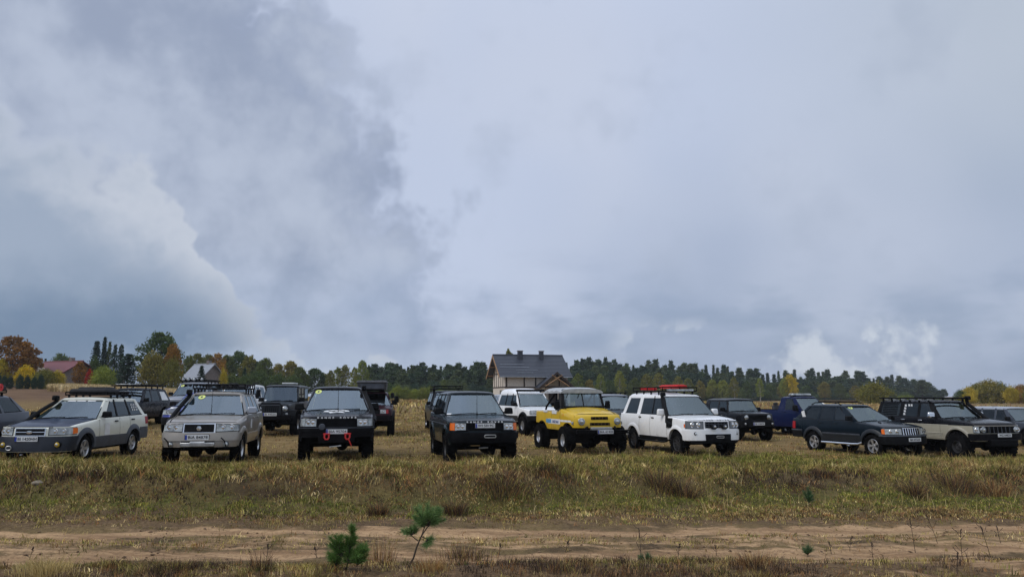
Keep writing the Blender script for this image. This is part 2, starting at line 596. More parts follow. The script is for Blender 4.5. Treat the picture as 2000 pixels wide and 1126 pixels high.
def np_mesh(name, vs, fs, mat=None, smooth=True, colors=None, attr=None):
    me = bpy.data.meshes.new(name)
    me.vertices.add(len(vs))
    me.vertices.foreach_set('co', np.ascontiguousarray(vs, dtype=np.float32).ravel())
    k = fs.shape[1]
    me.loops.add(fs.size)
    me.loops.foreach_set('vertex_index', fs.astype(np.int32).ravel())
    me.polygons.add(len(fs))
    me.polygons.foreach_set('loop_start', np.arange(0, fs.size, k, dtype=np.int32))
    me.polygons.foreach_set('use_smooth', np.full(len(fs), smooth, dtype=bool))
    if colors is not None:
        a = me.color_attributes.new('Col', 'FLOAT_COLOR', 'POINT')
        a.data.foreach_set('color', np.concatenate([colors, np.ones((len(colors), 1))], 1).astype(np.float32).ravel())
    if attr:
        for kx, vx in attr.items():
            a = me.attributes.new(kx, 'FLOAT', 'POINT')
            a.data.foreach_set('value', np.asarray(vx, np.float32).ravel())
    if mat: me.materials.append(mat)
    me.update(calc_edges=True)
    return me


# ground masks: bare sand of the track, worn field, ploughed strip far left
fx_, fy_ = vs[:, 0], vs[:, 1]
ra, rb = ruts(fx_, fy_)
qq, cr_, ft_, kk = bank_parts(fx_, fy_)
sand = np.clip(np.maximum(ra, rb) * 1.15, 0, 1)
sand = np.maximum(sand, 0.50 * np.exp(-((qq - 13.4) / 1.7) ** 2))
green = np.clip(np.exp(-((kk - 0.40) / 0.22) ** 2) * (qq < 23), 0, 1)
sand = np.maximum(sand, 0.62 * sst(2.5, 5.0, fx_) * sst(12.2, 11.6, qq) * (qq > 5) * sst(-0.15, 0.1, fbm(fx_ * 0.7 + 5, fy_ * 1.1, 3)))
litter = np.clip(np.exp(-((qq - 15.6) / 0.7) ** 2) + sst(11.9, 11.0, qq) * (qq > 5), 0, 1)
field = sst(0.9, 1.0, kk) * sst(0, 2.5, qq - cr_)
plough = sst(52, 66, fy_) * sst(-0.36, -0.52, fx_ / np.maximum(fy_, 8))

gm, t, out = mat_new('ground_soil')
geo = t.node('ShaderNodeNewGeometry')
P = geo.outputs['Position']
def att(name):
    a = t.node('ShaderNodeAttribute')
    a.attribute_name = name
    return a.outputs['Fac']
n1 = t.noise(P, 0.5, 6, 0.65)
n2 = t.noise(P, 2.2, 7, 0.7)
n3 = t.noise(P, 14.0, 6, 0.7)
st = t.node('ShaderNodeMapping')
st.inputs['Scale'].default_value = (0.22, 2.2, 1)
st.inputs['Rotation'].default_value = (0, 0, R(-7))
t.l.new(P, st.inputs['Vector'])
n4 = t.noise(st.outputs[0], 1.6, 6, 0.7)         # wheel streaks along the track
soil = t.mix(t.ss(0.3, 0.7, n2), (0.070, 0.047, 0.027), (0.155, 0.105, 0.055))
straw = t.mix(t.ss(0.3, 0.7, n3), (0.15, 0.102, 0.042), (0.27, 0.195, 0.085))
grassc = t.mix(t.ss(0.3, 0.7, n3), (0.070, 0.075, 0.018), (0.145, 0.140, 0.036))
base = t.mix(t.ss(0.38, 0.62, n1), soil, straw)
base = t.mix(t.m('MULTIPLY', att('green'), t.ss(0.35, 0.6, n2)), base, grassc)
litc = t.mix(t.ss(0.35, 0.65, n3), (0.085, 0.050, 0.028), (0.235, 0.150, 0.080))
base = t.mix(t.m('MULTIPLY', att('litter'), 0.8), base, litc)
fieldc = t.mix(t.ss(0.35, 0.65, n2), (0.185, 0.120, 0.045), (0.30, 0.205, 0.082))
fieldc = t.mix(t.m('MULTIPLY', t.ss(0.55, 0.72, t.noise(P, 0.23, 5, 0.6)), 0.7), fieldc, (0.135, 0.115, 0.036))
base = t.mix(t.m('MULTIPLY', att('field'), 0.9), base, fieldc)
sandc = t.mix(t.ss(0.36, 0.64, n4), (0.24, 0.145, 0.076), (0.48, 0.312, 0.170))
sandc = t.mix(t.m('MULTIPLY', t.ss(0.48, 0.62, n3), 0.6), sandc, (0.20, 0.125, 0.070))
sm = t.ss(0.25, 0.75, t.m('ADD', t.m('ADD', att('sand'), t.m('MULTIPLY', t.m('SUBTRACT', n2, 0.5), 1.5)), t.m('MULTIPLY', t.m('SUBTRACT', n4, 0.5), 1.3)))
base = t.mix(sm, base, sandc)
plc = t.mix(t.ss(0.35, 0.65, t.noise(P, 0.35, 6, 0.7)), (0.125, 0.072, 0.040), (0.21, 0.128, 0.068))
base = t.mix(att('plough'), base, plc)
n5 = t.noise(P, 45.0, 3, 0.75)
fine = t.ss(0.30, 0.70, n5)
base = t.mix(t.m('MULTIPLY', t.m('SUBTRACT', 1.0, fine), t.m('SUBTRACT', 0.75, t.m('MULTIPLY', sm, 0.5))), base, t.mix(1.0, base, (0.42, 0.38, 0.34), 'MULTIPLY'))
pb = principled(t, out, **{'Base Color': base, 'Roughness': 0.95, 'Specular IOR Level': 0.15})
bm_ = t.node('ShaderNodeBump')
bm_.inputs['Strength'].default_value = 0.9
bm_.inputs['Distance'].default_value = 0.05
t.l.new(t.m('ADD', t.m('MULTIPLY', n3, 0.5), n2), bm_.inputs['Height'])
t.l.new(bm_.outputs[0], pb.inputs['Normal'])
ground = link('ground', np_mesh('ground', vs, fs, gm, True, attr={'sand': sand, 'green': green, 'field': field, 'plough': plough, 'litter': litter}))
setp(ground, kind='structure')


# ------------------------------------------------------------------ grass, dead stems, maize (one mass each)
def attr_mat(name, rough=0.8, trans=0.25, objcol=False, spec=0.2):
    m, t, out = mat_new(name)
    if objcol:
        oi = t.node('ShaderNodeObjectInfo')
        c0 = oi.outputs['Color']
        geo = t.node('ShaderNodeNewGeometry')
        rnd = geo.outputs['Random Per Island']
        n = t.noise(geo.outputs['Position'], 0.35, 3, 0.6)
        c = t.mix(t.m('MULTIPLY', rnd, 1.0), t.mix(1.0, c0, (0.62, 0.66, 0.70), 'MULTIPLY'), t.mix(1.0, c0, (1.32, 1.24, 1.05), 'MULTIPLY'))
        c = t.mix(t.ss(0.35, 0.7, n), t.mix(1.0, c, (0.75, 0.82, 0.85), 'MULTIPLY'), c)
    else:
        a = t.node('ShaderNodeAttribute')
        a.attribute_name = 'Col'
        c = a.outputs['Color']
    p = t.node('ShaderNodeBsdfPrincipled')
    t.l.new(c, p.inputs['Base Color'])
    p.inputs['Roughness'].default_value = rough
    p.inputs['Specular IOR Level'].default_value = spec
    tr = t.node('ShaderNodeBsdfTranslucent')
    t.l.new(c, tr.inputs[0])
    mx = t.node('ShaderNodeMixShader')
    mx.inputs[0].default_value = trans
    t.l.new(p.outputs[0], mx.inputs[1])
    t.l.new(tr.outputs[0], mx.inputs[2])
    t.l.new(mx.outputs[0], out.inputs[0])
    return m


M_BLADE = attr_mat('grass_blades')
M_LEAF = attr_mat('foliage', 0.75, 0.3, True)
M_BARK = simple('bark', (0.055, 0.042, 0.032), 0.9, var=0.4, bump=0.5, bscale=8)
M_BIRCH = simple('birch_bark', (0.42, 0.40, 0.37), 0.8, var=0.35)

PAL = {
    'straw': np.array([(0.44, 0.33, 0.135), (0.36, 0.265, 0.105), (0.52, 0.41, 0.20), (0.29, 0.21, 0.082)]),
    'green': np.array([(0.120, 0.138, 0.026), (0.165, 0.168, 0.036), (0.090, 0.112, 0.022), (0.215, 0.200, 0.052)]),
    'olive': np.array([(0.290, 0.240, 0.066), (0.350, 0.285, 0.086), (0.225, 0.185, 0.052)]),
    'moss': np.array([(0.175, 0.190, 0.030), (0.215, 0.215, 0.038), (0.135, 0.155, 0.026)]),
    'rust': np.array([(0.250, 0.125, 0.045), (0.195, 0.098, 0.040), (0.290, 0.170, 0.075)]),
    'dark': np.array([(0.055, 0.036, 0.026), (0.080, 0.052, 0.036), (0.038, 0.026, 0.020)]),
}


def blades(x, y, h, w, lean, colr, seg=2, az=None, zoff=0.0, dirn=None):
    """curved tapering blades as triangle strips; all arrays per blade"""
    n = len(x)
    z = height(x, y) + zoff
    a = rng.random(n) * 2 * math.pi if az is None else az
    dirx, diry = np.cos(a), np.sin(a)
    b = rng.random(n) * 2 * math.pi
    sx, sy = np.cos(b) * w / 2, np.sin(b) * w / 2
    pts = []
    for s in range(seg + 1):
        u = s / seg
        off = lean * h * (u ** 1.7)
        zz = z + h * u * np.sqrt(np.maximum(0.05, 1 - (lean * u * 0.8) ** 2)) - 0.02 * (s == 0)
        cx, cy = x + dirx * off, y + diry * off
        k = 1 - 0.55 * u
        if s < seg:
            pts.append(np.stack([cx - sx * k, cy - sy * k, zz], -1))
            pts.append(np.stack([cx + sx * k, cy + sy * k, zz], -1))
        else:
            pts.append(np.stack([cx, cy, zz], -1))
    m = len(pts)
    V = np.stack(pts, 1).reshape(-1, 3)
    base = (np.arange(n) * m)[:, None]
    tris = []
    for s in range(seg):
        if s < seg - 1:
            tris += [(2 * s, 2 * s + 1, 2 * s + 3), (2 * s, 2 * s + 3, 2 * s + 2)]
        else:
            tris += [(2 * s, 2 * s + 1, 2 * s + 2)]
    T = np.concatenate([base + np.array(tr)[None] for tr in tris], 0)
    C = np.repeat(colr, m, 0)
    return V, T, C


def join(parts):
    V, T, C, k = [], [], [], 0
    for v, t_, c in parts:
        V.append(v); T.append(t_ + k); C.append(c)
        k += len(v)
    return np.concatenate(V), np.concatenate(T), np.concatenate(C)


def pick(names, probs, n):
    """mixed palette colours"""
    out = np.zeros((n, 3))
    ch = rng.choice(len(names), n, p=np.array(probs) / np.sum(probs))
    for i, nm in enumerate(names):
        k = np.where(ch == i)[0]
        out[k] = PAL[nm][rng.integers(0, len(PAL[nm]), len(k))]
    return out * 1.36 * (0.75 + 0.5 * rng.random((n, 1)))


def tufts(n_tuft, per, xr, yr, dens, hfun, lean, wid, palfun, spread=0.07, seg=2):
    x = rng.uniform(*xr, n_tuft)
    y = rng.uniform(*yr, n_tuft)
    keep = rng.random(n_tuft) < dens(x, y)
    x, y = x[keep], y[keep]
    base_az = rng.random(len(x)) * 2 * math.pi
    hh = hfun(x, y)
    cc = palfun(x, y) * (0.36 + 1.25 * rng.random((len(x), 1)) ** 1.4)
    X = np.repeat(x, per) + rng.normal(0, spread, len(x) * per)
    Y = np.repeat(y, per) + rng.normal(0, spread, len(x) * per)
    H = np.repeat(hh, per) * (0.5 + 0.75 * rng.random(len(X)))
    L = np.clip(lean + rng.normal(0, 0.28, len(X)), 0.05, 1.15)
    A = np.repeat(base_az, per) + rng.normal(0, 1.0, len(X))
    C = np.repeat(cc, per, 0) * (0.7 + 0.6 * rng.random((len(X), 1)))
    return blades(X, Y, H, wid * (0.6 + 0.8 * rng.random(len(X))), L, C, seg, A)


def pal_bank(x, y):
    q, cr, ft, k = bank_parts(x, y)
    n = len(x)
    kk_ = k + 0.28 * fbm(x * 0.45 + 8, y * 0.45, 3)
    c = pick(['straw', 'olive', 'rust', 'green'], [2.4, 5.0, 1.0, 3.4], n)
    gp_ = rng.random(n) < 0.85 * sst(0.0, 0.18, fbm(x * 0.28 + 14, y * 0.35, 3))
    c[gp_] = pick(['green', 'moss', 'olive'], [4, 2, 2], int(gp_.sum()))
    moss = pick(['moss', 'green', 'olive'], [5, 3, 2], n)
    g = rng.random(n) < 0.9 * sst(0.06, 0.22, kk_) * sst(0.62, 0.45, kk_)
    c[g] = moss[g]
    bare = rng.random(n) < 0.8 * sst(0.14, 0.02, kk_)
    c[bare] = pick(['rust', 'straw', 'dark'], [3, 2, 2], int(bare.sum()))
    dk = rng.random(n) < 0.9 * np.exp(-((kk_ - 0.62) / 0.15) ** 2) * sst(-0.16, 0.10, fbm(x * 0.5 + 50, y * 0.3, 3))
    c[dk] = pick(['dark', 'rust'], [4, 1.5], int(dk.sum()))
    f = fbm(x * 0.4 + 90, y * 0.4, 3)
    rs = rng.random(n) < 0.5 * sst(0.08, 0.3, f)
    c[rs] = pick(['rust', 'straw'], [2, 2], int(rs.sum()))
    return c


def d_bank(x, y):
    q, cr, ft, k = bank_parts(x, y)
    a = sst(15.35, 16.1, q) * sst(cr + 5.5, cr + 0.6, q)
    return a * (0.45 + 0.55 * sst(-0.25, 0.1, fbm(x * 0.8, y * 0.8, 3)))


def h_bank(x, y):
    q, cr, ft, k = bank_parts(x, y)
    tall = sst(0.55, 0.8, k) * sst(cr + 2.2, cr + 0.3, q)
    mound = np.clip(fbm(x * 1.1, y * 1.1 + 2, 3), -0.35, 1)
    return (0.05 + 0.08 * tall + 0.26 * np.maximum(0.0, mound) * (0.3 + 0.7 * tall)) * (0.7 + 0.6 * rng.random(len(x)))


g1 = tufts(64000, 11, (-17, 21), (13.5, 29), d_bank, h_bank, 0.78, 0.016, pal_bank, 0.08)
def d_field(x, y):
    q, cr, ft, k = bank_parts(x, y)
    return sst(cr + 0.5, cr + 2.5, q) * (0.35 + 0.65 * sst(-0.1, 0.25, fbm(x * 0.3, y * 0.3, 3)))
def pal_field(x, y):
    c = pick(['straw', 'rust', 'olive', 'dark'], [3.6, 2.8, 3.2, 0.6], len(x))
    g = rng.random(len(x)) < 0.45 * sst(0, 0.3, fbm(x * 0.15, y * 0.15 + 4, 3))
    c[g] = pick(['green', 'olive'], [2, 2], int(g.sum()))
    return c
g2 = tufts(26000, 7, (-30, 34), (19, 62), d_field, lambda x, y: 0.06 + 0.06 * rng.random(len(x)) + 0.0015 * (y - 20), 0.8, 0.022, pal_field, 0.12)
g3 = tufts(9000, 5, (-60, 75), (60, 175), lambda x, y: 0.8 + 0 * x, lambda x, y: 0.30 + 0.25 * rng.random(len(x)), 0.5, 0.10,
           lambda x, y: pick(['straw', 'rust', 'olive'], [4, 2, 2], len(x)), 0.4)
# keep the ploughed strip bare
xs_, ys_ = rng.uniform(-17, 21, 16000), rng.uniform(13.5, 28, 16000)
ks_ = rng.random(16000) < d_bank(xs_, ys_) * 0.75
xs_, ys_ = xs_[ks_], ys_[ks_]
g1b = blades(xs_, ys_, 0.14 + 0.22 * rng.random(len(xs_)), np.full(len(xs_), 0.009), np.clip(rng.normal(0.45, 0.3, len(xs_)), 0, 1), pick(['straw', 'rust', 'dark'], [4, 1.5, 2.5], len(xs_)), 3)
GV, GT, GC = join([g1, g2, g1b])
gr = setp(link('field_grass', np_mesh('field_grass', GV, GT, M_BLADE, True, colors=GC)), 'matted straw and green grass on the bank and between the cars', 'grass', kind='stuff')
keep3 = ~((g3[0][:, 1] > 50) & (g3[0][:, 0] / g3[0][:, 1] < -0.36))
kt = keep3[g3[1]].all(1)
setp(link('meadow_grass', np_mesh('meadow_grass', g3[0], g3[1][kt], M_BLADE, True, colors=g3[2])), 'tall dry orange grass of the far meadow', 'grass', kind='stuff')

# sparse growth on the track and its middle strip
def d_track(x, y):
    a, b = ruts(x, y)
    q = y - 0.12 * x
    mid = np.exp(-((q - 13.45) / 0.55) ** 2)
    return np.clip(0.75 * mid + 0.85 * np.exp(-((q - 15.5) / 0.5) ** 2) + 0.09, 0, 1) * (1 - 0.8 * np.maximum(a, b)) * (0.25 + 0.75 * sst(-0.05, 0.3, fbm(x * 0.9, y * 1.6, 3)))
g4 = tufts(26000, 7, (-13, 15), (9.5, 18), d_track, lambda x, y: 0.045 + 0.05 * rng.random(len(x)), 0.8, 0.010,
           lambda x, y: pick(['straw', 'olive', 'rust', 'green'], [3, 3, 2, 1.2], len(x)), 0.06)
# near verge: heather, straw and moss
def d_verge(x, y):
    q = y - 0.12 * x
    return sst(12.0, 11.2, q) * (0.3 + 0.7 * sst(-0.2, 0.2, fbm(x * 0.8 + 3, y * 0.8, 3))) * (1 - 0.55 * sst(3, 5.5, x))
def pal_verge(x, y):
    c = pick(['straw', 'rust', 'dark', 'olive'], [2.6, 3.0, 3.0, 1.6], len(x))
    f = fbm(x * 0.55 + 20, y * 0.55, 3)
    d = rng.random(len(x)) < sst(-0.05, 0.12, f)
    c[d] = pick(['dark', 'rust'], [4, 1], int(d.sum()))
    g = rng.random(len(x)) < sst(-0.1, -0.3, f) * 0.75
    c[g] = pick(['olive', 'green', 'straw'], [3, 2, 3], int(g.sum()))
    return c
g5 = tufts(22000, 10, (-9, 11), (7.5, 13.5), d_verge, lambda x, y: 0.04 + 0.13 * np.maximum(0, fbm(x * 1.3, y * 1.3, 3) + 0.15) * (0.5 + rng.random(len(x))), 0.6, 0.007, pal_verge, 0.05)
# dark heather carpet on the near verge, thickest right of the leaning pine
def d_heath(x, y):
    q = y - 0.12 * x
    return sst(12.0, 11.3, q) * 0.65 * (1 - 0.6 * sst(3.5, 5.5, x)) * sst(0.06, 0.26, fbm(x * 0.45 + 31, y * 0.9, 3) + 0.17 * np.exp(-((x - 1.2) / 2.2) ** 2))
g6 = tufts(15000, 12, (-9, 11), (8.5, 13.5), d_heath, lambda x, y: 0.05 + 0.10 * rng.random(len(x)), 0.6, 0.006, lambda x, y: pick(['dark', 'rust'], [5, 1.2], len(x)), 0.045)
GV, GT, GC = join([g4, g5, g6])
setp(link('verge_grass', np_mesh('verge_grass', GV, GT, M_BLADE, True, colors=GC)), 'short straw, moss and heather along the sandy track', 'grass', kind='stuff')

# dry maize beyond the ploughed strip
n = 16000
yy = rng.uniform(72, 112, n)
az_ = rng.uniform(-0.60, -0.285, n)
xx = az_ * yy
keep = yy > 84 - 34 * (az_ + 0.6)
xx, yy = xx[keep], yy[keep]
n = len(xx)
cc = pick(['straw'], [1], n) * np.array([1.0, 1.02, 1.25])
m1_ = blades(xx, yy, 0.55 + 0.35 * rng.random(n), np.full(n, 0.12), np.full(n, 0.12), cc, 2)
sel = rng.integers(0, n, n * 2)
zo = 0.1 + 0.4 * rng.random(len(sel))
m2_ = blades(xx[sel], yy[sel], 0.25 + 0.2 * rng.random(len(sel)), np.full(len(sel), 0.12), np.full(len(sel), 0.95), cc[sel] * (0.7 + 0.6 * rng.random((len(sel), 1))), 2, zoff=zo)
MV, MT, MC = join([m1_, m2_])
setp(link('maize_field', np_mesh('maize_field', MV, MT, M_BLADE, True, colors=MC)), 'strip of dry straw coloured maize behind the parked cars at left', 'maize', kind='stuff')

# clods and bits of litter on the sand
n = 5200
cx = rng.uniform(-13, 15, n)
cy = rng.uniform(9.2, 18.5, n)
qc = cy - 0.12 * cx
ok = (qc > 10.8) & (qc < 16.2) & (fbm(cx * 0.7, cy * 1.2, 3) > -0.05 - 0.4 * rng.random(n))
cx, cy = cx[ok], cy[ok]
n = len(cx)
rad = 0.008 + 0.022 * rng.random(n) ** 3
Pn = np.stack([cx, cy, height(cx, cy) + rad * 0.25], -1)
octv = np.array([(1, 0, 0), (0, 1, 0), (-1, 0, 0), (0, -1, 0), (0, 0, .7), (0, 0, -.5)], float)
jit = 0.7 + 0.6 * rng.random((n, 6, 1))
rot = rng.random(n) * 6.28
cs_, sn_ = np.cos(rot)[:, None], np.sin(rot)[:, None]
o3 = octv[None] * jit * rad[:, None, None] * np.array([1.6, 1.0, 1.0])
o3 = np.stack([o3[..., 0] * cs_ - o3[..., 1] * sn_, o3[..., 0] * sn_ + o3[..., 1] * cs_, o3[..., 2]], -1)
V = (Pn[:, None] + o3).reshape(-1, 3)
ft = np.array([(0, 1, 4), (1, 2, 4), (2, 3, 4), (3, 0, 4), (1, 0, 5), (2, 1, 5), (3, 2, 5), (0, 3, 5)])
T_ = (np.arange(n)[:, None, None] * 6 + ft[None]).reshape(-1, 3)
Cc = np.repeat(np.where(rng.random((n, 1)) < 0.5, np.array([[0.16, 0.10, 0.06]]), np.array([[0.30, 0.20, 0.12]])) * (0.5 + rng.random((n, 1))), 6, 0)
setp(link('sand_clods', np_mesh('sand_clods', V, T_, M_BLADE, False, colors=Cc)), 'small clods and litter strewn over the sandy track', 'clods', kind='stuff')

# ------------------------------------------------------------------ vehicles
def sstep(a, b, v):
    if a == b: return 1.0 if v >= a else 0.0
    t = min(1, max(0, (v - a) / (b - a)))
    return t * t * (3 - 2 * t)


_wheel = {}
def wheel_meshes(Rt, tw, rr, style, lug, rimmat):
    key = (Rt, tw, rr, style, lug, rimmat.name)
    if key in _wheel: return _wheel[key]
    h = tw / 2
    ty = MB()
    prof = [(rr - 0.005, h * 0.72), (rr + 0.01, h * 0.92), (rr + (Rt - rr) * 0.45, h * 1.02), (Rt - 0.045, h * 0.98), (Rt - 0.018, h * 0.86), (Rt - 0.008, h * 0.5), (Rt - 0.006, 0),
            (Rt - 0.008, -h * 0.5), (Rt - 0.018, -h * 0.86), (Rt - 0.045, -h * 0.98), (rr + (Rt - rr) * 0.45, -h * 1.02), (rr + 0.01, -h * 0.92), (rr - 0.005, -h * 0.72)]
    ty.lathe(prof, 40, axis='x')
    n = 26 if lug > 0.012 else 44
    for k in range(n):
        for sx in (-1, 1):
            a = 2 * math.pi * (k + (0.5 if sx > 0 else 0)) / n
            M = Matrix.Rotation(a, 3, 'X')
            c = M @ Vector((sx * h * 0.62, 0, Rt - 0.012))
            ty.box(c, (h * 0.62, 2 * math.pi * Rt / n * 0.58, 0.02 + lug), M)
            c = M @ Vector((sx * h * 0.97, 0, Rt - 0.04))
            ty.box(c, (0.016, 2 * math.pi * Rt / n * 0.5, 0.05), M)
    rim = MB()
    e = h * 0.80
    rim.lathe([(rr, e - 0.03), (rr + 0.004, e), (rr - 0.012, e + 0.006), (rr - 0.022, e - 0.01), (rr - 0.03, e - 0.06), (rr - 0.035, -e)], 36, axis='x')
    dish = e - (0.10 if style == 'steel' else 0.035)
    if style == 'steel':
        rim.lathe([(rr - 0.03, e - 0.07), (rr * 0.78, dish), (rr * 0.55, dish + 0.03), (rr * 0.42, dish + 0.045), (rr * 0.30, dish + 0.01), (rr * 0.27, dish + 0.05), (0.012, dish + 0.055)], 32, axis='x')
        for k in range(10):
            a = 2 * math.pi * k / 10
            rim.box((dish + 0.028, math.cos(a) * rr * 0.66, math.sin(a) * rr * 0.66), (0.02, 0.03, 0.03), Matrix.Rotation(a, 3, 'X'))
    else:
        ns = {'alloy5': 5, 'alloy6': 6, 'alloy10': 10}[style]
        rim.lathe([(rr * 0.30, dish - 0.05), (rr * 0.30, dish), (rr * 0.22, dish + 0.012), (0.01, dish + 0.014)], 20, axis='x')
        for k in range(ns):
            a = 2 * math.pi * k / ns
            M = Matrix.Rotation(a, 3, 'X')
            wd = 0.5 * (2 * math.pi * rr * 0.5 / ns)
            poly = [Vector((dish + 0.008, -wd * 0.42, rr * 0.18)), Vector((dish + 0.008, wd * 0.42, rr * 0.18)), Vector((dish + 0.022, wd * 0.72, rr - 0.015)), Vector((dish + 0.022, -wd * 0.72, rr - 0.015))]
            rim.prism([M @ p for p in poly], (-0.035, 0, 0))
    hub = MB()
    hub.lathe([(rr * 0.72, dish - 0.075), (rr * 0.72, dish - 0.10), (0.03, dish - 0.10)], 24, axis='x')
    hub.lathe([(0.001, dish - 0.075), (rr * 0.72, dish - 0.075)], 24, axis='x')
    hub.lathe([(0.05, dish - 0.1), (0.05, -h - 0.25)], 10, axis='x')
    r = (hub.mesh('brake_drum', M_UNDER), ty.mesh('tyre', M_RUBBER, True, 30), rim.mesh('rim', rimmat, True, 30))
    _wheel[key] = r
    return r


class Car:
    D = dict(W=1.8, foh=0.8, wb=2.6, roh=1.0, R=0.37, tw=0.25, rr=0.2, rim='alloy5', rimmat=None, lug=0.006, sill=0.42, bb=0.40, rb=0.5, hf=1.0, hc=1.12,
             belt=1.14, beltr=None, cowl=0.62, wst=1.35, roof=1.75, rrear=3.2, wr=0.62, bow=0.22, bp=4.0, nose=0.06, arch=0.45, sh=0.06, crown=0.03, nw=1.0, hoodpow=0.8,
             wins=None, gap='b', track=None, steer=0.0, flat=0.045, archlift=0.0, roofcrown=0.03, rstep=None, nofront=False, open_bed=None, side=None, priv=1, wsbow=0.09, tilt=(0, 0))

    def __init__(s, name, label, cat, loc, yaw, paintm, group=None, **kw):
        for k, v in {**s.D, **kw}.items(): setattr(s, k, v)
        if s.beltr is None: s.beltr = s.belt + 0.03
        s.yf, s.yc = -s.foh, -s.foh + s.bow
        s.yr = s.wb + s.roh
        if s.track is None: s.track = s.W / 2 - s.tw / 2 - 0.015
        s.pm = paintm
        s.root = empty(name, loc, yaw)
        s.root.rotation_euler = (s.tilt[0], s.tilt[1], yaw)
        setp(s.root, label, cat, group)
        s.body()
        s.wheels()

    # ---- surface functions
    def wz(s, y, z):
        t = (z - s.sill) / max(0.2, s.belt - s.sill)
        k = 1 - s.flat * max(0.0, min(1.6, abs((t - 0.48) / 0.52))) ** 2
        pf = 1 - 0.085 * math.exp(-max(0, y - s.yc) / 0.28)
        pr = 1 - 0.06 * math.exp(-max(0, s.yr - y) / 0.25)
        nw = s.nw + (1 - s.nw) * sstep(s.cowl - 0.4, s.cowl - 0.1, y)
        return s.W / 2 * k * pf * pr * nw

    def fz(s, z):
        return s.nose * sstep(s.bb, s.hf, z) ** 1.3

    def pt(s, t, z, off=0.0):
        def raw(t, z):
            a = abs(t)
            sg = 1 if t >= 0 else -1
            if a <= 1:
                return Vector((t * s.wz(s.yc, z), s.yf + s.fz(z) + s.bow * a ** s.bp, z))
            y0 = s.yc + a - 1
            return Vector((sg * s.wz(y0, z), y0 + s.fz(z) * max(0, 1 - (a - 1) / 0.35), z))
        p = raw(t, z)
        if off:
            e = 0.02
            dt = raw(t + e, z) - raw(t - e, z)
            dz_ = raw(t, z + e) - raw(t, z - e)
            n = dt.cross(dz_).normalized()
            p = p + n * off
        return p

    def zt(s, y):
        if y < s.cowl:
            v = max(0, (y - s.yc) / (s.cowl - s.yc))
            return s.hf + (s.hc - s.hf) * v ** s.hoodpow
        k = sstep(s.cowl, s.cowl + 0.25, y)
        b = s.belt + (s.beltr - s.belt) * max(0, (y - s.cowl) / (s.yr - s.cowl))
        return s.hc * (1 - k) + b * k

    def arcz(s, y):
        z = -1
        for ax in (0.0, s.wb):
            q = s.arch ** 2 - (y - ax) ** 2
            if q > 0: z = max(z, s.R + s.archlift + math.sqrt(q))
        return z

    def zb(s, y):
        base = s.bb if y < 0 else (s.sill if y < s.wb else s.rb)
        if -s.arch < y < s.wb + s.arch and not (-s.arch < y < s.arch or s.wb - s.arch < y): base = s.sill
        return max(base, s.arcz(y))

    def column(s, t):
        a = abs(t)
        sg = 1 if t >= 0 else -1
        if a <= 1:
            y0, zb, zt = s.yc, s.bb, s.hf
        else:
            y0 = s.yc + a - 1
            zb, zt = s.zb(y0), s.zt(y0)
        k = 1 - sstep(s.cowl - 0.15, s.cowl + 0.1, y0)
        sh = 0.018 + (s.sh - 0.018) * k
        ix = sg if a > 1 else 0
        if a > 0.999 and a <= 1: ix = 0.7 * sg
        iy = (1 if a < 0.999 else 0.7) if a <= 1 else 0
        out = []
        p = s.pt(t, zb)
        out.append(Vector((p.x - 0.09 * ix, p.y + 0.09 * iy, zb + 0.01)))
        for i in range(8):
            z = zb + (zt - sh - zb) * i / 7
            out.append(s.pt(t, z))
        e = s.pt(t, zt - sh)
        for ang in (30, 60, 90):
            r_ = R(ang)
            q = sh * (1 - math.cos(r_))
            out.append(Vector((e.x - q * ix, e.y + q * iy, zt - sh + sh * math.sin(r_))))
        if a > 1 and y0 >= s.cowl - 0.01:
            out.append(Vector((out[-1].x - 0.07 * sg, out[-1].y, zt - 0.004)))
        else:
            out.append(out[-1] + Vector((-0.001 * ix, 0.001 * iy, 0)))
        return out

    def tparam(s, y): return 1 + (y - s.yc)

    # ---- body shell
    def body(s):
        ts = [0, .15, .3, .45, .6, .72, .82, .9, .96, 1.0]
        ys = set()
        y = s.yc + 0.05
        while y < s.yr:
            ys.add(round(y, 4))
            y += 0.11
        for ax in (0, s.wb):
            for k in range(19):
                yy = ax + s.arch * math.cos(math.pi * k / 18)
                if s.yc + 0.03 < yy < s.yr: ys.add(round(yy, 4))
        ys |= {round(s.cowl, 4), round(s.yr, 4)}
        ys = sorted(ys)
        clean = [ys[0]]
        for v in ys[1:]:
            if v - clean[-1] > 0.012: clean.append(v)
        ts += [s.tparam(v) for v in clean]
        m = MB()
        cols = {}
        for sg in (1, -1):
            rows = [s.column(sg * t) for t in ts]
            cols[sg] = rows
            m.grid(rows, flip=(sg < 0))
        L, Rr = cols[-1][-1], cols[1][-1]
        rows = []
        for k in range(9):
            u = k / 8
            rows.append([a.lerp(b, u) + Vector((0, 0.06 * (1 - (2 * u - 1) ** 4), 0)) for a, b in zip(L, Rr)])
        m.grid(rows)
        s.b = m.build('body', s.pm, s.root)
        # bonnet
        h = MB()
        rows = []
        tlist = [i / 10 for i in range(-10, 11)]
        tops = {t: s.column(t)[-1] for t in tlist}
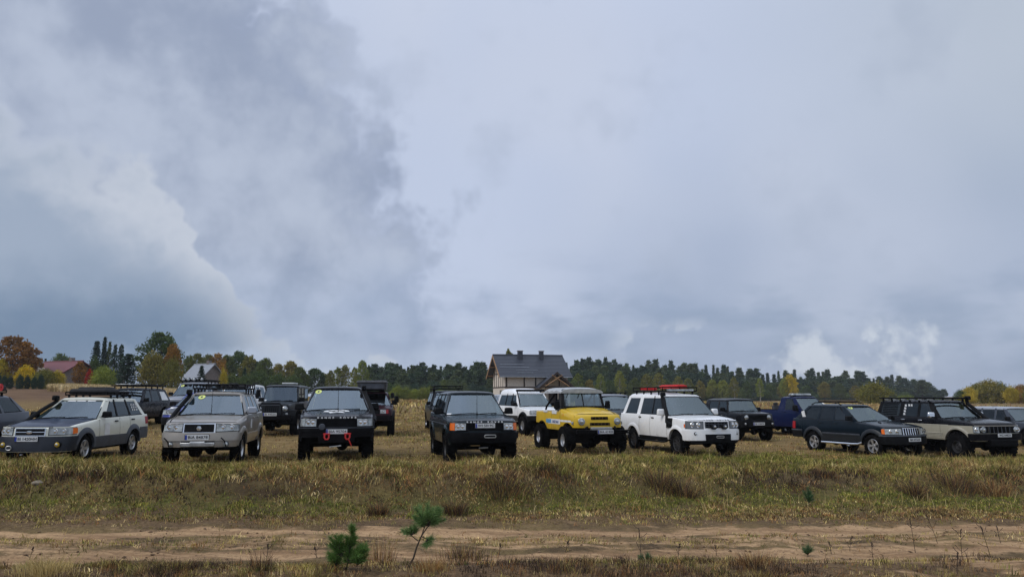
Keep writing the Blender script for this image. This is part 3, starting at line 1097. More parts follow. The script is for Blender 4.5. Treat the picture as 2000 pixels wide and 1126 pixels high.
        for j in range(13):
            v = j / 12
            row = []
            for t in tlist:
                f = tops[t]
                y = f.y + (s.cowl - f.y) * v
                yy = max(y, s.yc + 0.0)
                if abs(t) >= 0.999: yy = s.yc + (s.cowl - s.yc) * v; y = yy + (f.y - s.yc) * (1 - v)
                xe = s.column(s.tparam(max(yy, s.yc + 1e-6)))[11].x if v > 0.001 else abs(tops[1.0].x)
                z = s.hf + (s.hc - s.hf) * v ** s.hoodpow + s.crown * (1 - t * t) * min(1, v * 4 + 0.15)
                if s.side: z += s.side(t, v)
                row.append(Vector((t * xe, y, z + 0.002)))
            rows.append(row)
        h.grid(rows)
        s.hood = h.build('bonnet', getattr(s, 'hoodm', None) or s.pm, s.root)
        for e_ in (0, -1):
            gp = MB()
            gp.tube([r_[e_] + Vector((0, 0, 0.001)) for r_ in rows], 0.006, 4)
            gp.build('bonnet_gap', M_UNDER, s.root)
        gp = MB()
        gp.tube([p + Vector((0, 0, 0.001)) for p in rows[0]], 0.006, 4)
        gp.build('bonnet_gap', M_UNDER, s.root)
        # wheel wells and chassis
        for ax in (0, s.wb):
            for sg in (1, -1):
                w = MB()
                x0, x1 = sg * (s.wz(ax, s.R + s.arch) - 0.05), sg * (s.W / 2 - 0.50)
                ra = s.arch + 0.015
                arc = [(ax + ra * math.cos(math.pi * k / 16), s.R + s.archlift + ra * math.sin(math.pi * k / 16)) for k in range(17)]
                arc = [(arc[0][0], s.sill - 0.02)] + arc + [(arc[-1][0], s.sill - 0.02)]
                w.grid([[Vector((x0, a, b)) for a, b in arc], [Vector((x1, a, b)) for a, b in arc]])
                w.add([(x1, a, b) for a, b in arc], [tuple(range(len(arc)))])
                w.build('wheel_well', M_UNDER, s.root)
        c = MB()
        hw = s.W / 2 - 0.40
        c.box((0, (s.wb + s.roh - s.foh) / 2, s.sill + 0.06), (2 * hw, s.wb + s.roh + s.foh - 0.5, 0.16))
        c.box((0, s.wb / 2, s.sill + 0.05), (s.W - 0.16, s.wb - 2 * s.arch - 0.02, 0.09))
        for ax in (0, s.wb):
            c.tube([(-s.track + 0.1, ax, s.R), (s.track - 0.1, ax, s.R)], 0.05, 10)
            c.lathe([(0.02, -0.14), (0.12, -0.1), (0.15, 0), (0.12, 0.1), (0.02, 0.14)], 12, (0.15, ax, s.R), 'y')
        for sg in (1, -1):
            c.box((sg * 0.42, s.wb / 2, s.sill - 0.05), (0.08, s.wb + 0.8, 0.12))
        c.build('chassis', M_UNDER, s.root, bev=0.01)

    def wheels(s):
        ms = wheel_meshes(s.R, s.tw, s.rr, s.rim, s.lug, s.rimmat or M_ALLOY)
        for ax in (0, s.wb):
            for sg in (1, -1):
                w = link('wheel', ms[0], s.root)
                w.location = (sg * s.track, ax, s.R)
                w.rotation_euler = (R(17 * (ax + 1) * (2 + sg)), 0, (0 if sg > 0 else math.pi) + (s.steer if ax == 0 else 0))
                link('tyre', ms[1], w)
                link('rim', ms[2], w)

    # ---- greenhouse
    def cs(s, y, z):
        b = s.zt(y)
        k = (z - b) / (s.roof - b)
        return (s.wz(y, b) - 0.045) * (1 - k) + s.wr * k

    def cabin(s, roofm=None, wsm=None, seats=True, sidem=None, rear=True, pillm=None, lhd=True):
        g = s.root
        roofm = roofm or s.pm
        pillm = pillm or s.pm
        z1 = s.roof - 0.10
        b0 = s.zt(s.cowl + 0.3)
        xb, yb = s.wz(s.cowl, s.hc) - 0.055, s.cowl + 0.02
        s.ws = lambda t, k, off=0.0: Vector((t * (xb + (s.wr - 0.035 - xb) * k), yb + (s.wst - yb) * k - s.wsbow * (1 - t * t) * (1 - 0.4 * k), s.hc - 0.005 + (s.roof - 0.055 - s.hc) * k)) + Vector((0, -off * 0.8, off * 0.6))
        m = MB()
        m.grid([[s.ws(-1 + i / 6, k / 6) for i in range(13)] for k in range(7)])
        m.build('windscreen', wsm or G_WS, g)
        rv = MB()
        c0 = s.ws(0.0, 0.88) + Vector((0, 0.07, -0.01))
        rv.box(c0, (0.24, 0.05, 0.075))
        rv.build('rear_view_mirror', M_BLACK, g, bev=0.015)
        # black surround and cowl
        f = MB()
        f.grid([[s.ws(-1 + i / 6, -0.03, 0.004) for i in range(13)], [s.ws(-1 + i / 6, 0.05, 0.004) for i in range(13)]])
        f.grid([[s.ws(-1 + i / 6, 0.965, 0.004) for i in range(13)], [s.ws(-1 + i / 6, 1.0, 0.004) for i in range(13)]])
        for sg in (-1, 1):
            f.grid([[s.ws(sg, k / 6, 0.004) for k in range(7)], [s.ws(sg * 0.965, k / 6, 0.004) for k in range(7)]])
        f.build('windscreen_seal', M_BLACK, g)
        c = MB()
        c.grid([[Vector((-xb + 2 * xb * i / 12, s.cowl - 0.05 - s.wsbow * (1 - (i / 6 - 1) ** 2), s.hc + s.crown * 0.8 * (1 - (i / 6 - 1) ** 2) + 0.004)) for i in range(13)],
                [s.ws(-1 + i / 6, -0.02) for i in range(13)]])
        c.build('cowl', M_BLACK, g)
        # pillars and side windows
        W = s.wins
        for sg in (1, -1):
            def P(y, z, inn=0.0): return Vector((sg * (s.cs(y, z) - inn), y, z))
            gaps = []
            prev = None
            for k, (a0, a1, c0, c1) in enumerate(W):
                zb0, zb1 = s.zt(a0) + 0.015, s.zt(a1) + 0.015
                q = MB()
                q.grid([[P(a0, zb0, .014), P(a1, zb1, .014)], [P((a0 + c0) / 2, (zb0 + z1) / 2, .010), P((a1 + c1) / 2, (zb1 + z1) / 2, .010)], [P(c0, z1, .012), P(c1, z1, .012)]])
                q.build('window', (sidem or (G_DARK if k >= s.priv else G_SIDE)), g)
                # black weather strip under the pane
                st_ = MB()
                st_.prism([P(a0, zb0 - .02, -.004), P(a1, zb1 - .02, -.004), P(a1, zb1 + .008, -.004), P(a0, zb0 + .008, -.004)], (-sg * 0.02, 0, 0))
                st_.build('window_strip', M_BLACK, g)
                if prev is None:
                    pl = [Vector((sg * xb, yb, s.hc - 0.03)), P(a0, s.zt(a0) - 0.03), P(c0, z1 + 0.06), Vector((sg * (s.wr - 0.035), s.wst, s.roof - 0.035))]
                else:
                    pl = [P(prev[1], s.zt(prev[1]) - .03), P(a0, s.zt(a0) - .03), P(c0, z1 + .06), P(prev[3], z1 + .06)]
                gaps.append(pl)
                prev = (a0, a1, c0, c1)
            gaps.append([P(prev[1], s.zt(prev[1]) - .03), P(s.yr - 0.02, s.zt(s.yr) - .03) if rear else P(s.rrear + 0.08, s.zt(s.rrear) - .03), P(s.rrear, z1 + .06), P(prev[3], z1 + .06)])
            for k, pl in enumerate(gaps):
                cd = s.gap[min(k, len(s.gap) - 1)]
                q = MB()
                # two stations in height so the pillar follows the curve of the side
                q.prism(pl, (-sg * 0.05, 0, 0))
                q.build('pillar', M_BLACK if cd == 'k' else pillm, g, bev=0.008)
        # roof
        y0, y1 = s.wst - 0.03, s.rrear + 0.03
        m = MB()
        us = [-1, -.985, -.95, -.88, -.75, -.5, -.25, 0, .25, .5, .75, .88, .95, .985, 1]
        rows = []
        for v in us:
            yy = (y0 + y1) / 2 + v * (y1 - y0) / 2
            row = []
            for u in us:
                z = s.roof + s.roofcrown * (1 - u * u) * (0.6 + 0.4 * (1 - v * v)) - 0.05 * abs(u) ** 14 - 0.045 * abs(v) ** 14
                if s.rstep: z += s.rstep[1] * sstep(s.rstep[0] - 0.2, s.rstep[0] + 0.2, yy) * (1 - abs(u) ** 10)
                bw = (s.wsbow * 0.6 * (1 - u * u)) if v < 0 else 0
                row.append(Vector((u * (s.wr + 0.012), yy - bw * (v < -0.2) * abs(v), z)))
            rows.append(row)
        m.grid(rows)
        n = len(us)
        ring = rows[0] + [r[-1] for r in rows[1:]] + rows[-1][::-1][1:] + [r[0] for r in rows[::-1][1:]]
        low = []
        for p in ring:
            low.append(Vector((p.x * 1.012, p.y, s.roof - 0.115 if abs(p.y - (y0)) > 0.12 else s.roof - 0.07)))
        m.grid([ring, low])
        m.build('roof', roofm, g)
        if rear:
            q = MB()
            xt = s.wr - 0.06
            xr = s.wz(s.yr, s.zt(s.yr)) - 0.10
            q.add([(-xr, s.yr - 0.02, s.zt(s.yr)), (xr, s.yr - 0.02, s.zt(s.yr)), (xt, s.rrear + 0.0, s.roof - 0.08), (-xt, s.rrear + 0.0, s.roof - 0.08)], [(0, 1, 2, 3)])
            q.build('rear_window', G_DARK, g)
        else:
            q = MB()
            xt = s.wr - 0.02
            xr = s.wz(s.rrear, s.zt(s.rrear)) - 0.06
            q.add([(-xr, s.rrear + 0.06, s.zt(s.rrear)), (xr, s.rrear + 0.06, s.zt(s.rrear)), (xt, s.rrear, s.roof - 0.08), (-xt, s.rrear, s.roof - 0.08)], [(0, 1, 2, 3)])
            q.build('rear_window', G_DARK, g)
        if seats:
            s.interior(lhd)

    def interior(s, lhd=True):
        g = s.root
        d = MB()
        d.box((0, s.cowl + 0.30, s.hc - 0.09), (s.W - 0.32, 0.46, 0.22))
        d.build('dashboard', M_DASH, g, bev=0.04)
        fl = s.sill + 0.14
        for x in (-0.38, 0.38):
            q = MB()
            y = s.cowl + 1.05
            q.box((x, y, fl + 0.24), (0.50, 0.52, 0.20))
            M = Matrix.Rotation(R(-14), 3, 'X')
            q.box((x, y + 0.30, fl + 0.60), (0.48, 0.15, 0.62), M, (0.82, 1))
            q.box((x, y + 0.40, fl + 1.0), (0.25, 0.10, 0.17), M)
            q.build('seat', M_SEAT, g, bev=0.04)
        q = MB()
        y = s.cowl + 1.95
        q.box((0, y, fl + 0.24), (1.25, 0.5, 0.2))
        q.box((0, y + 0.3, fl + 0.58), (1.25, 0.14, 0.56), Matrix.Rotation(R(-14), 3, 'X'))
        for x in (-0.4, 0.4): q.box((x, y + 0.38, fl + 0.93), (0.25, 0.1, 0.15))
        q.build('rear_bench', M_SEAT, g, bev=0.04)
        q = MB()
        cx = 0.38 if lhd else -0.38
        c = Vector((cx, s.cowl + 0.62, s.hc + 0.0))
        M = Matrix.Rotation(R(62), 3, 'X')
        ring = [c + M @ Vector((0.185 * math.cos(a * math.pi / 10), 0.185 * math.sin(a * math.pi / 10), 0)) for a in range(21)]
        q.tube(ring, 0.016, 6, False)
        for a in (0.1, 3.04, 4.7):
            q.tube([c, c + M @ Vector((0.18 * math.cos(a), 0.18 * math.sin(a), 0))], 0.014, 5)
        q.build('steering_wheel', M_BLACK, g)

    # ---- fittings
    def patch(s, name, mat, t0, t1, z0, z1, off=0.012, nt=9, nz=3, depth=0.05, sides=(1, -1), parent=None, bev=0.0):
        """panel that follows the outside of the body from t0 to t1; z0, z1 may be pairs (at t0, at t1)"""
        z0 = z0 if isinstance(z0, tuple) else (z0, z0)
        z1 = z1 if isinstance(z1, tuple) else (z1, z1)
        res = []
        for sg in sides:
            rows, back = [], []
            for i in range(nt + 1):
                u = i / nt
                t = sg * (t0 + (t1 - t0) * u)
                a, b = z0[0] + (z0[1] - z0[0]) * u, z1[0] + (z1[1] - z1[0]) * u
                rows.append([s.pt(t, a + (b - a) * j / nz, off) for j in range(nz + 1)])
                back.append([s.pt(t, a + (b - a) * j / nz, off - depth) for j in range(nz + 1)])
            m = MB()
            m.grid(rows)
            ring = rows[0] + [r[-1] for r in rows[1:]] + rows[-1][::-1][1:] + [r[0] for r in rows[::-1][1:]]
            rb = back[0] + [r[-1] for r in back[1:]] + back[-1][::-1][1:] + [r[0] for r in back[::-1][1:]]
            m.grid([ring, rb])
            res.append(m.build(name, mat, parent or s.root, bev=bev, angle=40))
        return res

    def across(s, name, mat, t1, z0, z1, off=0.02, depth=0.06, nt=20, parent=None, t0=None, nz=3, bev=0.0):
        """one panel right across the nose"""
        z0 = z0 if isinstance(z0, tuple) else (z0, z0)
        return s.patch(name, mat, -t1 if t0 is None else t0, t1, z0, z1, off, nt, nz, depth, (1,), parent, bev)[0]

    def lamp(s, x, z, r, mat=None, bez=None, name='headlight', ycen=None, out=0.03):
        tt = x / s.wz(s.yc, z)
        y = (s.pt(tt, z).y if ycen is None else ycen) - out
        m = MB()
        m.lathe([(r * 1.14, 0.10), (r * 1.14, -0.006), (r * 1.02, -0.012), (r * 0.98, 0.004)], 24, (x, y, z), 'y')
        o = m.build(name, bez or M_CHROME, s.root)
        q = MB()
        q.lathe([(r * 0.99, 0.004), (r * 0.8, -0.014), (r * 0.5, -0.026), (0.002, -0.032)], 24, (x, y, z), 'y')
        q.build('lens', mat or M_LENS, o)
        q = MB()
        q.lathe([(r * 0.45, -0.032), (r * 0.3, -0.036), (0.002, -0.037)], 16, (x, y, z), 'y')
        q.build('reflector', M_REFL, o)
        return o

    def lampbox(s, t0, t1, z0, z1, mat=None, name='headlight', off=0.014, balls=2, sides=(1, -1)):
        a0 = z0 if isinstance(z0, tuple) else (z0, z0)
        a1 = z1 if isinstance(z1, tuple) else (z1, z1)
        os_ = s.patch(name, mat or M_LENS, t0, t1, z0, z1, off, 10, 3, 0.06, sides)
        for o, sg in zip(os_, sides):
            s.patch('lamp_bezel', M_UNDER, t0 - 0.014, t1 + 0.012, (a0[0] - 0.012, a0[1] - 0.012), (a1[0] + 0.012, a1[1] + 0.012), off - 0.007, 10, 3, 0.04, (sg,), o)
        for o, sg in zip(os_, sides):
            for k in range(balls):
                u = (k + 0.5) / balls
                t = sg * (t0 + (min(t1, 0.99) - t0) * (0.1 + 0.8 * u))
                zz0 = z0[0] if isinstance(z0, tuple) else z0
                zz1 = z1[0] if isinstance(z1, tuple) else z1
                p = s.pt(t, (zz0 + zz1) / 2, off)
                q = MB()
                r = min((zz1 - zz0) * 0.42, abs(t1 - t0) * s.W / 2 * 0.45 / balls + 0.02)
                q.lathe([(r, 0.006), (r * 0.92, -0.006), (r * 0.75, -0.003), (r * 0.3, -0.01), (0.002, -0.013)], 18, (p.x, p.y, p.z), 'y')
                q.build('reflector', M_REFL, o)
        return os_

    def plate(s, txt, x=0.0, z=0.6, y=None, w=0.52, h=0.115, off=0.03, eu=True):
        y = (s.pt(x / (s.W / 2), z).y - off) if y is None else y
        m = MB()
        m.box((x, y + 0.006, z), (w, 0.012, h))
        o = m.build('number_plate', M_PLATE, s.root, bev=0.004)
        if eu:
            m = MB()
            m.box((x - w / 2 + 0.024, y - 0.0015, z), (0.044, 0.004, h - 0.01))
            m.build('blue_band', M_PBLUE, o)
        t = link('lettering', text_mesh(txt, 0.092, 0.002, M_INK, 0.001), o)
        t.location = (x + (0.022 if eu else 0), y - 0.002, z)
        k = (w - 0.09) / max(0.1, t.dimensions.x if t.dimensions.x else 0.45)
        xs = [v.co.x for v in t.data.vertices]
        k = (w - 0.09) / (max(xs) - min(xs))
        t.scale = (min(1.25, k), 1.0, 1)
        t.rotation_euler = (R(90), 0, 0)
        f = MB()
        f.box((x, y + 0.014, z), (w + 0.02, 0.01, h + 0.02))
        f.build('plate_holder', M_BLACK, o)
        return o

    def text(s, txt, size, x, y, z, tilt=90, mat=None, sx=1.0, parent=None, bold=0.0, name='lettering', rz=0.0):
        o = link(name, text_mesh(txt, size, 0.003, mat or M_WHITE, bold), parent or s.root)
        o.location = (x, y, z)
        o.rotation_euler = (R(tilt), 0, rz)
        o.scale = (sx, 1, 1)
        return o

    def mirrors(s, mat=None, y=None, z=None, size=(0.24, 0.12, 0.17), out=0.12, sides=(1, -1)):
        y = (s.cowl + 0.28) if y is None else y
        z = (s.belt + 0.10) if z is None else z
        for sg in sides:
            x = s.cs(y, s.belt) + out
            m = MB()
            m.box((sg * x, y, z), size, Matrix.Rotation(sg * 0.18, 3, 'Z'), (0.88, 0.8))
            o = m.build('mirror', mat or M_BLACK, s.root, bev=0.035)
            q = MB()
            q.tube([(sg * (x - out - 0.02), y + 0.02, z - 0.05), (sg * (x - 0.02), y + 0.02, z - 0.04)], 0.025, 8)
            q.build('mirror_arm', M_BLACK, o)

    def wipers(s):
        for x0, x1 in ((-0.15, 0.72), (-0.85, 0.0)):
            m = MB()
            m.tube([s.ws(x0, 0.02, .02), s.ws((x0 + x1) / 2, 0.06, .03), s.ws(x1, 0.085, .02)], 0.012, 5)
            m.build('wiper', M_BLACK, s.root)

    def seams(s, ys, handles=(), hmat=None):
        for sg in (1, -1):
            for y in ys:
                zlo = max(s.zb(y) + 0.03, s.sill + 0.05)
                zhi = s.zt(y) - 0.01
                m = MB()
                tt = sg * s.tparam(y)
                m.grid([[s.pt(tt - 0.005 * sg, zlo + (zhi - zlo) * k / 5, 0.0025) for k in range(6)], [s.pt(tt + 0.005 * sg, zlo + (zhi - zlo) * k / 5, 0.0025) for k in range(6)]])
                m.build('door_seam', M_UNDER, s.root)
            for y in handles:
                z = s.zt(y) - 0.10
                p = s.pt(sg * s.tparam(y), z, 0.015)
                m = MB()
                m.box(p, (0.03, 0.17, 0.035))
                m.build('door_handle', hmat or M_BLACK, s.root, bev=0.012)

    def arches(s, mat, wid=0.07, out=0.02, only=None):
        for ax in (0, s.wb):
            for sg in (1, -1):
                m = MB()
                rows = []
                zc = s.R + s.archlift
                a0 = math.asin(max(-0.9, min(0.95, (s.sill - zc) / s.arch)))
                for k in range(25):
                    a = a0 + (math.pi - 2 * a0) * k / 24
                    row = []
                    for r_, o in ((s.arch - 0.015, -0.06), (s.arch - 0.02, out), (s.arch + wid * 0.5, out), (s.arch + wid, 0.004), (s.arch + wid, -0.02)):
                        y, z = ax + r_ * math.cos(a), zc + r_ * math.sin(a)
                        row.append(Vector((sg * (s.wz(y, min(z, s.belt)) + o), y, z)))
                    rows.append(row)
                m.grid(rows)
                m.build('wheel_arch', mat, s.root)

    def strip(s, name, mat, y0, y1, z0, z1, off=0.012, depth=0.03, sides=(1, -1)):
        return s.patch(name, mat, s.tparam(y0), s.tparam(y1), z0, z1, off, 14, 3, depth, sides)

    def rack(s, y0, y1, z=None, hw=None, h=0.12, bars=7, rail=True, mat=None, legs=4, r=0.018):
        mat = mat or M_STEELB
        z = z if z is not None else s.roof + 0.08
        hw = hw or s.wr - 0.02
        m = MB()
        for sg in (1, -1):
            m.tube([(sg * hw, y0, z), (sg * hw, y1, z)], r, 8)
        for y in (y0, y1): m.tube([(-hw, y, z), (hw, y, z)], r, 8)
        o = m.build('roof_rack', mat, s.root)
        for k in range(bars):
            y = y0 + (y1 - y0) * (k + 0.5) / bars
            q = MB()
            q.box((0, y, z), (2 * hw, 0.055, 0.02))
            q.build('slat', mat, o)
        if rail:
            q = MB()
            loop = [(-hw, y0, z + h), (hw, y0, z + h), (hw, y1, z + h), (-hw, y1, z + h), (-hw, y0, z + h)]
            for a, b in zip(loop[:-1], loop[1:]): q.tube([a, b], r, 8)
            for sg in (1, -1):
                for k in range(5):
                    y = y0 + (y1 - y0) * k / 4
                    q.tube([(sg * hw, y, z), (sg * hw, y, z + h)], r * 0.8, 6)
            for x in (-hw / 2, 0, hw / 2):
                q.tube([(x, y0, z), (x, y0, z + h)], r * 0.8, 6)
            q.build('rail', mat, o)
        for k in range(legs):
            y = y0 + (y1 - y0) * (k + 0.5) / legs
            for sg in (1, -1):
                q = MB()
                q.box((sg * hw, y, (z + s.roof) / 2 - 0.02), (0.03, 0.07, z - s.roof + 0.06))
                q.build('rack_foot', mat, o)
        return o

    def roof_rails(s, y0, y1, mat=None):
        for sg in (1, -1):
            m = MB()
            x = sg * (s.wr - 0.08)
            z = s.roof + 0.02
            m.tube([(x, y0, z - 0.02), (x, y0 + 0.18, z + 0.055), (x, y0 + 0.5, z + 0.07), (x, y1 - 0.5, z + 0.07), (x, y1 - 0.18, z + 0.055), (x, y1, z - 0.02)], 0.018, 8)
            m.build('roof_rail', mat or M_BLACK, s.root)

    def snorkel(s, sg, y_in=None, z_in=None, top=None, head='ram', r=0.048, lean=0.0):
        y_in = s.cowl - 0.35 if y_in is None else y_in
        z_in = s.zt(y_in) - 0.10 if z_in is None else z_in
        top = top or s.roof + 0.05
        x0 = sg * (s.wz(y_in, z_in) + 0.01)
        xa = sg * (s.cs(s.cowl + 0.1, s.zt(s.cowl + .1)) + 0.035)
        xt = sg * (s.wr + 0.055)
        m = MB()
        ya = s.cowl + 0.02
        yt = s.wst - 0.10
        m.tube([(x0, y_in - 0.10, z_in - 0.02), (x0 + sg * 0.02, y_in, z_in), (x0 + sg * 0.02, y_in + 0.18, z_in + 0.06), (xa + sg * 0.01, ya, s.hc + 0.06), ((xa + xt) / 2, (ya + yt) / 2, (s.hc + s.roof) / 2), (xt, yt, s.roof - 0.1), (xt, yt + 0.02, top)], [r, r * 1.05, r, r, r, r, r], 10)
        o = m.build('snorkel', M_BLACK, s.root)
        q = MB()
        q.box((xt, yt - 0.03, top + 0.05), (0.13, 0.20, 0.13), Matrix.Rotation(lean, 3, 'Z'), (0.92, 0.9))
        q.build('air_intake', M_BLACK, o, bev=0.03)
        return o

    def sticker(s, t=-0.72, k=0.85, r=0.085, mat=None):
        m = MB()
        c = s.ws(t, k, 0.006)
        e1 = (s.ws(t + 0.05, k) - s.ws(t - 0.05, k)).normalized()
        e2 = (s.ws(t, k + 0.05) - s.ws(t, k - 0.05)).normalized()
        nrm = e1.cross(e2).normalized()
        n = 20
        m.prism([c + e1 * r * math.cos(2 * math.pi * i / n) + e2 * r * math.sin(2 * math.pi * i / n) for i in range(n)], nrm * -0.003)
        o = m.build('sticker', mat or M_STICKY, s.root, smooth=False)
        q = MB()
        q.prism([c + nrm * 0.004 + e1 * r * 0.35 * math.cos(2 * math.pi * i / 5) + e2 * r * 0.45 * math.sin(2 * math.pi * i / 5) for i in range(5)], nrm * -0.003)
        q.build('sticker_mark', M_GREYP, o, smooth=False)

    def antenna(s, x, y, z, h, lean=0.0):
        m = MB()
        m.tube([(x, y, z), (x + lean * 0.5, y + 0.02, z + h * 0.5), (x + lean, y + 0.05, z + h)], [0.009, 0.006, 0.004], 5)
        m.lathe([(0.025, 0), (0.02, 0.05), (0.008, 0.07)], 8, (x, y, z - 0.01), 'z')
        m.build('aerial', M_BLACK, s.root)

    def tow(s, name, mat, x, y, z, w=0.26, h=0.06):
        m = MB()
        n = 16
        pts = [Vector((x + (w / 2 - h / 2) * (1 if math.cos(a) > 0 else -1) + h / 2 * math.cos(a), y, z + h / 2 * math.sin(a))) for a in [2 * math.pi * (k + .5) / n for k in range(n)]]
        pts.append(pts[0])
        m.tube(pts, 0.012, 6, False)
        return m.build(name, mat, s.root)

def spot(x, y, yaw, wb=2.6, sink=0.02):
    c, s_ = math.cos(yaw), math.sin(yaw)
    zz = [gz(x + c * lx - s_ * ly, y + s_ * lx + c * ly) for lx in (-.75, .75) for ly in (0, wb)]
    return (x, y, sum(zz) / 4 - sink)


FRONT = 'cars parked in the front row above the bank'
BACK = 'cars parked in the rear rows of the field'

P_CREAM = paint('paint_cream', (0.72, 0.72, 0.63), 0.1, 0.3, 0.55, 0.62, dust=0.10)
P_BLUEHOOD = paint('paint_blue_bonnet', (0.018, 0.028, 0.058), 0.0, 0.34, 0.1, 0.2)
P_BEIGE = paint('paint_silver_beige', (0.32, 0.295, 0.262), 0.35, 0.32, 0.55, 0.7)
P_BLACK = paint('paint_black', (0.005, 0.005, 0.007), 0.0, 0.25, 0.3, 0.7, dust=0.03)
P_GREEN = paint('paint_dark_green', (0.005, 0.012, 0.016), 0.0, 0.24, 0.4, 0.8, dust=0.03)
P_YELLOW = paint('paint_yellow', (0.64, 0.42, 0.022), 0.0, 0.42, 0.75, 1.02, dust=0.35)
P_WHITE = paint('paint_white', (0.86, 0.87, 0.88), 0.0, 0.28, 0.6, 0.72, dust=0.10)
P_BLUEGREEN = paint('paint_blue_green', (0.004, 0.010, 0.017), 0.0, 0.22, 0.25, 0.6, dust=0.03)
P_TWO = paint('paint_black_over_beige', (0.005, 0.005, 0.008), 0.0, 0.28, 0.3, 0.7, dust=0.03, c_low=(0.36, 0.34, 0.27), zsplit=1.14)
P_GREYBLUE = paint('paint_grey_blue', (0.055, 0.065, 0.085), 0.3, 0.32, 0.3, 0.6)
P_NIGHT = paint('paint_night_blue', (0.009, 0.012, 0.020), 0.0, 0.28, 0.4, 0.7)
P_SILVER = paint('paint_silver', (0.34, 0.36, 0.40), 0.5, 0.3, 0.3, 0.6)
P_BLUE = paint('paint_blue', (0.035, 0.05, 0.27), 0.3, 0.28, 0.2, 0.5)
P_DGREY = paint('paint_dark_grey', (0.014, 0.016, 0.019), 0.0, 0.34, 0.4, 0.8)
P_MAROON = paint('paint_maroon', (0.030, 0.006, 0.011), 0.0, 0.3, 0.45, 0.8)
P_RAM = paint('paint_royal_blue', (0.004, 0.010, 0.052), 0.0, 0.25, 0.25, 0.7)
P_GRAPH = paint('paint_graphite', (0.02, 0.023, 0.030), 0.2, 0.3, 0.4, 0.8)
M_CANVAS = simple('pale_canvas', (0.40, 0.42, 0.44), 0.8, var=0.12, bump=0.3, bscale=12)
M_TENT = simple('tent_shell', (0.05, 0.052, 0.058), 0.6, var=0.3)


def yaw_d(d): return R(d)


# ---------------- cream estate with blue bonnet
y_ = R(1.8)
a = Car('parked_car', 'cream estate car with dark blue bonnet, grey cladding and black roof bag', 'car', spot(-11.28, 19.1, y_, 2.525), y_, P_CREAM, FRONT,
        W=1.74, foh=0.92, wb=2.525, roh=0.98, R=0.335, tw=0.215, rr=0.205, rim='alloy5', sill=0.34, bb=0.30, rb=0.42, hf=0.87, hc=1.02, belt=1.03, beltr=1.08, cowl=0.58, wst=1.42,
        roof=1.55, rrear=3.05, wr=0.60, arch=0.395, bow=0.26, bp=3.2, sh=0.07, hoodm=P_BLUEHOOD, wins=[(0.98, 1.66, 1.55, 1.72), (1.74, 2.42, 1.80, 2.36), (2.52, 3.22, 2.44, 2.90)], gap='bkkb', priv=1)
a.cabin()
# cream wings beside the bonnet
a.patch('wing', P_CREAM, 0.62, 1.02, (0.84, 0.86), (0.885, 0.88), 0.01, 8, 3, 0.05)
a.across('bumper', simple('slate_plastic', (0.013, 0.018, 0.030), 0.5), 1.28, 0.32, 0.655, 0.03, 0.10, 26)
a.strip('cladding', M_GREYP, 0.36, 2.16, 0.33, 0.60, 0.018)
a.strip('cladding', M_GREYP, 2.90, 3.46, 0.42, 0.74, 0.018)
a.strip('cladding', M_GREYP, -0.6, -0.36, 0.42, 0.66, 0.018)
a.arches(M_GREYP, 0.11, 0.03)
for o in a.lampbox(0.52, 1.22, (0.69, 0.70), (0.855, 0.85), balls=2): pass
a.patch('indicator', M_ORANGE, 1.06, 1.24, (0.705, 0.72), (0.85, 0.84), 0.02, 4, 2)
fr = a.across('grille_frame', M_CHROME, 0.44, 0.665, 0.855, 0.018)
a.across('grille', M_BLACK, 0.41, 0.685, 0.838, 0.026, parent=fr)
a.across('grille_bar', M_CHROME, 0.41, 0.752, 0.768, 0.034, parent=fr)
m = MB(); m.lathe([(0.075, 0.0), (0.07, -0.012), (0.002, -0.014)], 20, (0, a.pt(0, .76).y - 0.036, 0.76), 'y')
for k, v in enumerate(m.v): m.v[k] = (v[0], v[1], 0.76 + (v[2] - 0.76) * 0.5)
m.build('badge', M_REFL, fr)
for x in (-.62, .62): a.lamp(x, 0.47, 0.065, M_YELLAMP, M_BLACK, 'fog_light', out=0.05)
a.plate('BI 1420HH', -0.04, 0.605, off=0.05)
a.tow('tow_hook', M_WIRE, -0.42, a.yf - 0.03, 0.40, 0.12, 0.09)
a.mirrors(M_BLACK, size=(0.24, 0.13, 0.16))
a.wipers()
a.seams((0.62, 1.70, 2.30), (1.50, 2.46))
a.snorkel(-1, top=1.50, r=0.05)
for t0, t1 in ((-.62, -.25), (-.2, .2), (.28, .62)):
    m = MB(); m.grid([[a.ws(t0 + (t1 - t0) * i / 4, k, 0.006) for i in range(5)] for k in (0.93, 0.99)]); m.build('windscreen_sticker', M_WHITE, a.root)
m = MB(); c = a.pt(a.tparam(1.0), 0.76, 0.006); m.box((c.x, 1.0, 0.76), (0.006, 0.26, 0.30)); m.build('door_sticker', M_WHITE, a.root)
m = MB()
for k in range(9): m.box((a.cs(2.75, 1.22 + 0.07 * (k % 3)) + 0.002, 2.68 + 0.13 * (k // 3), 1.22 + 0.07 * (k % 3)), (0.004, 0.07, 0.05))
m.build('window_sticker', M_WHITE, a.root)
rk = a.rack(1.55, 3.0, 1.63, 0.55, 0.07, 6)
m = MB()
for (y0, y1, x0, x1, z0, z1) in ((1.55, 2.4, -.5, .5, 1.65, 1.79), (1.7, 2.3, -.35, .42, 1.76, 1.84), (2.42, 2.98, -.25, .5, 1.65, 1.74)):
    m.box(((x0 + x1) / 2, (y0 + y1) / 2, (z0 + z1) / 2), (x1 - x0, y1 - y0, z1 - z0), 0.03, (0.94, 0.92))
bag = m.build('roof_bag', M_BAG, a.root, bev=0.045)
a.antenna(0.55, 2.9, 1.50, 0.9)
a.tail = a.patch('tail_light', M_RED, a.tparam(3.28), a.tparam(3.49), 0.82, 1.02, 0.012, 4, 2)

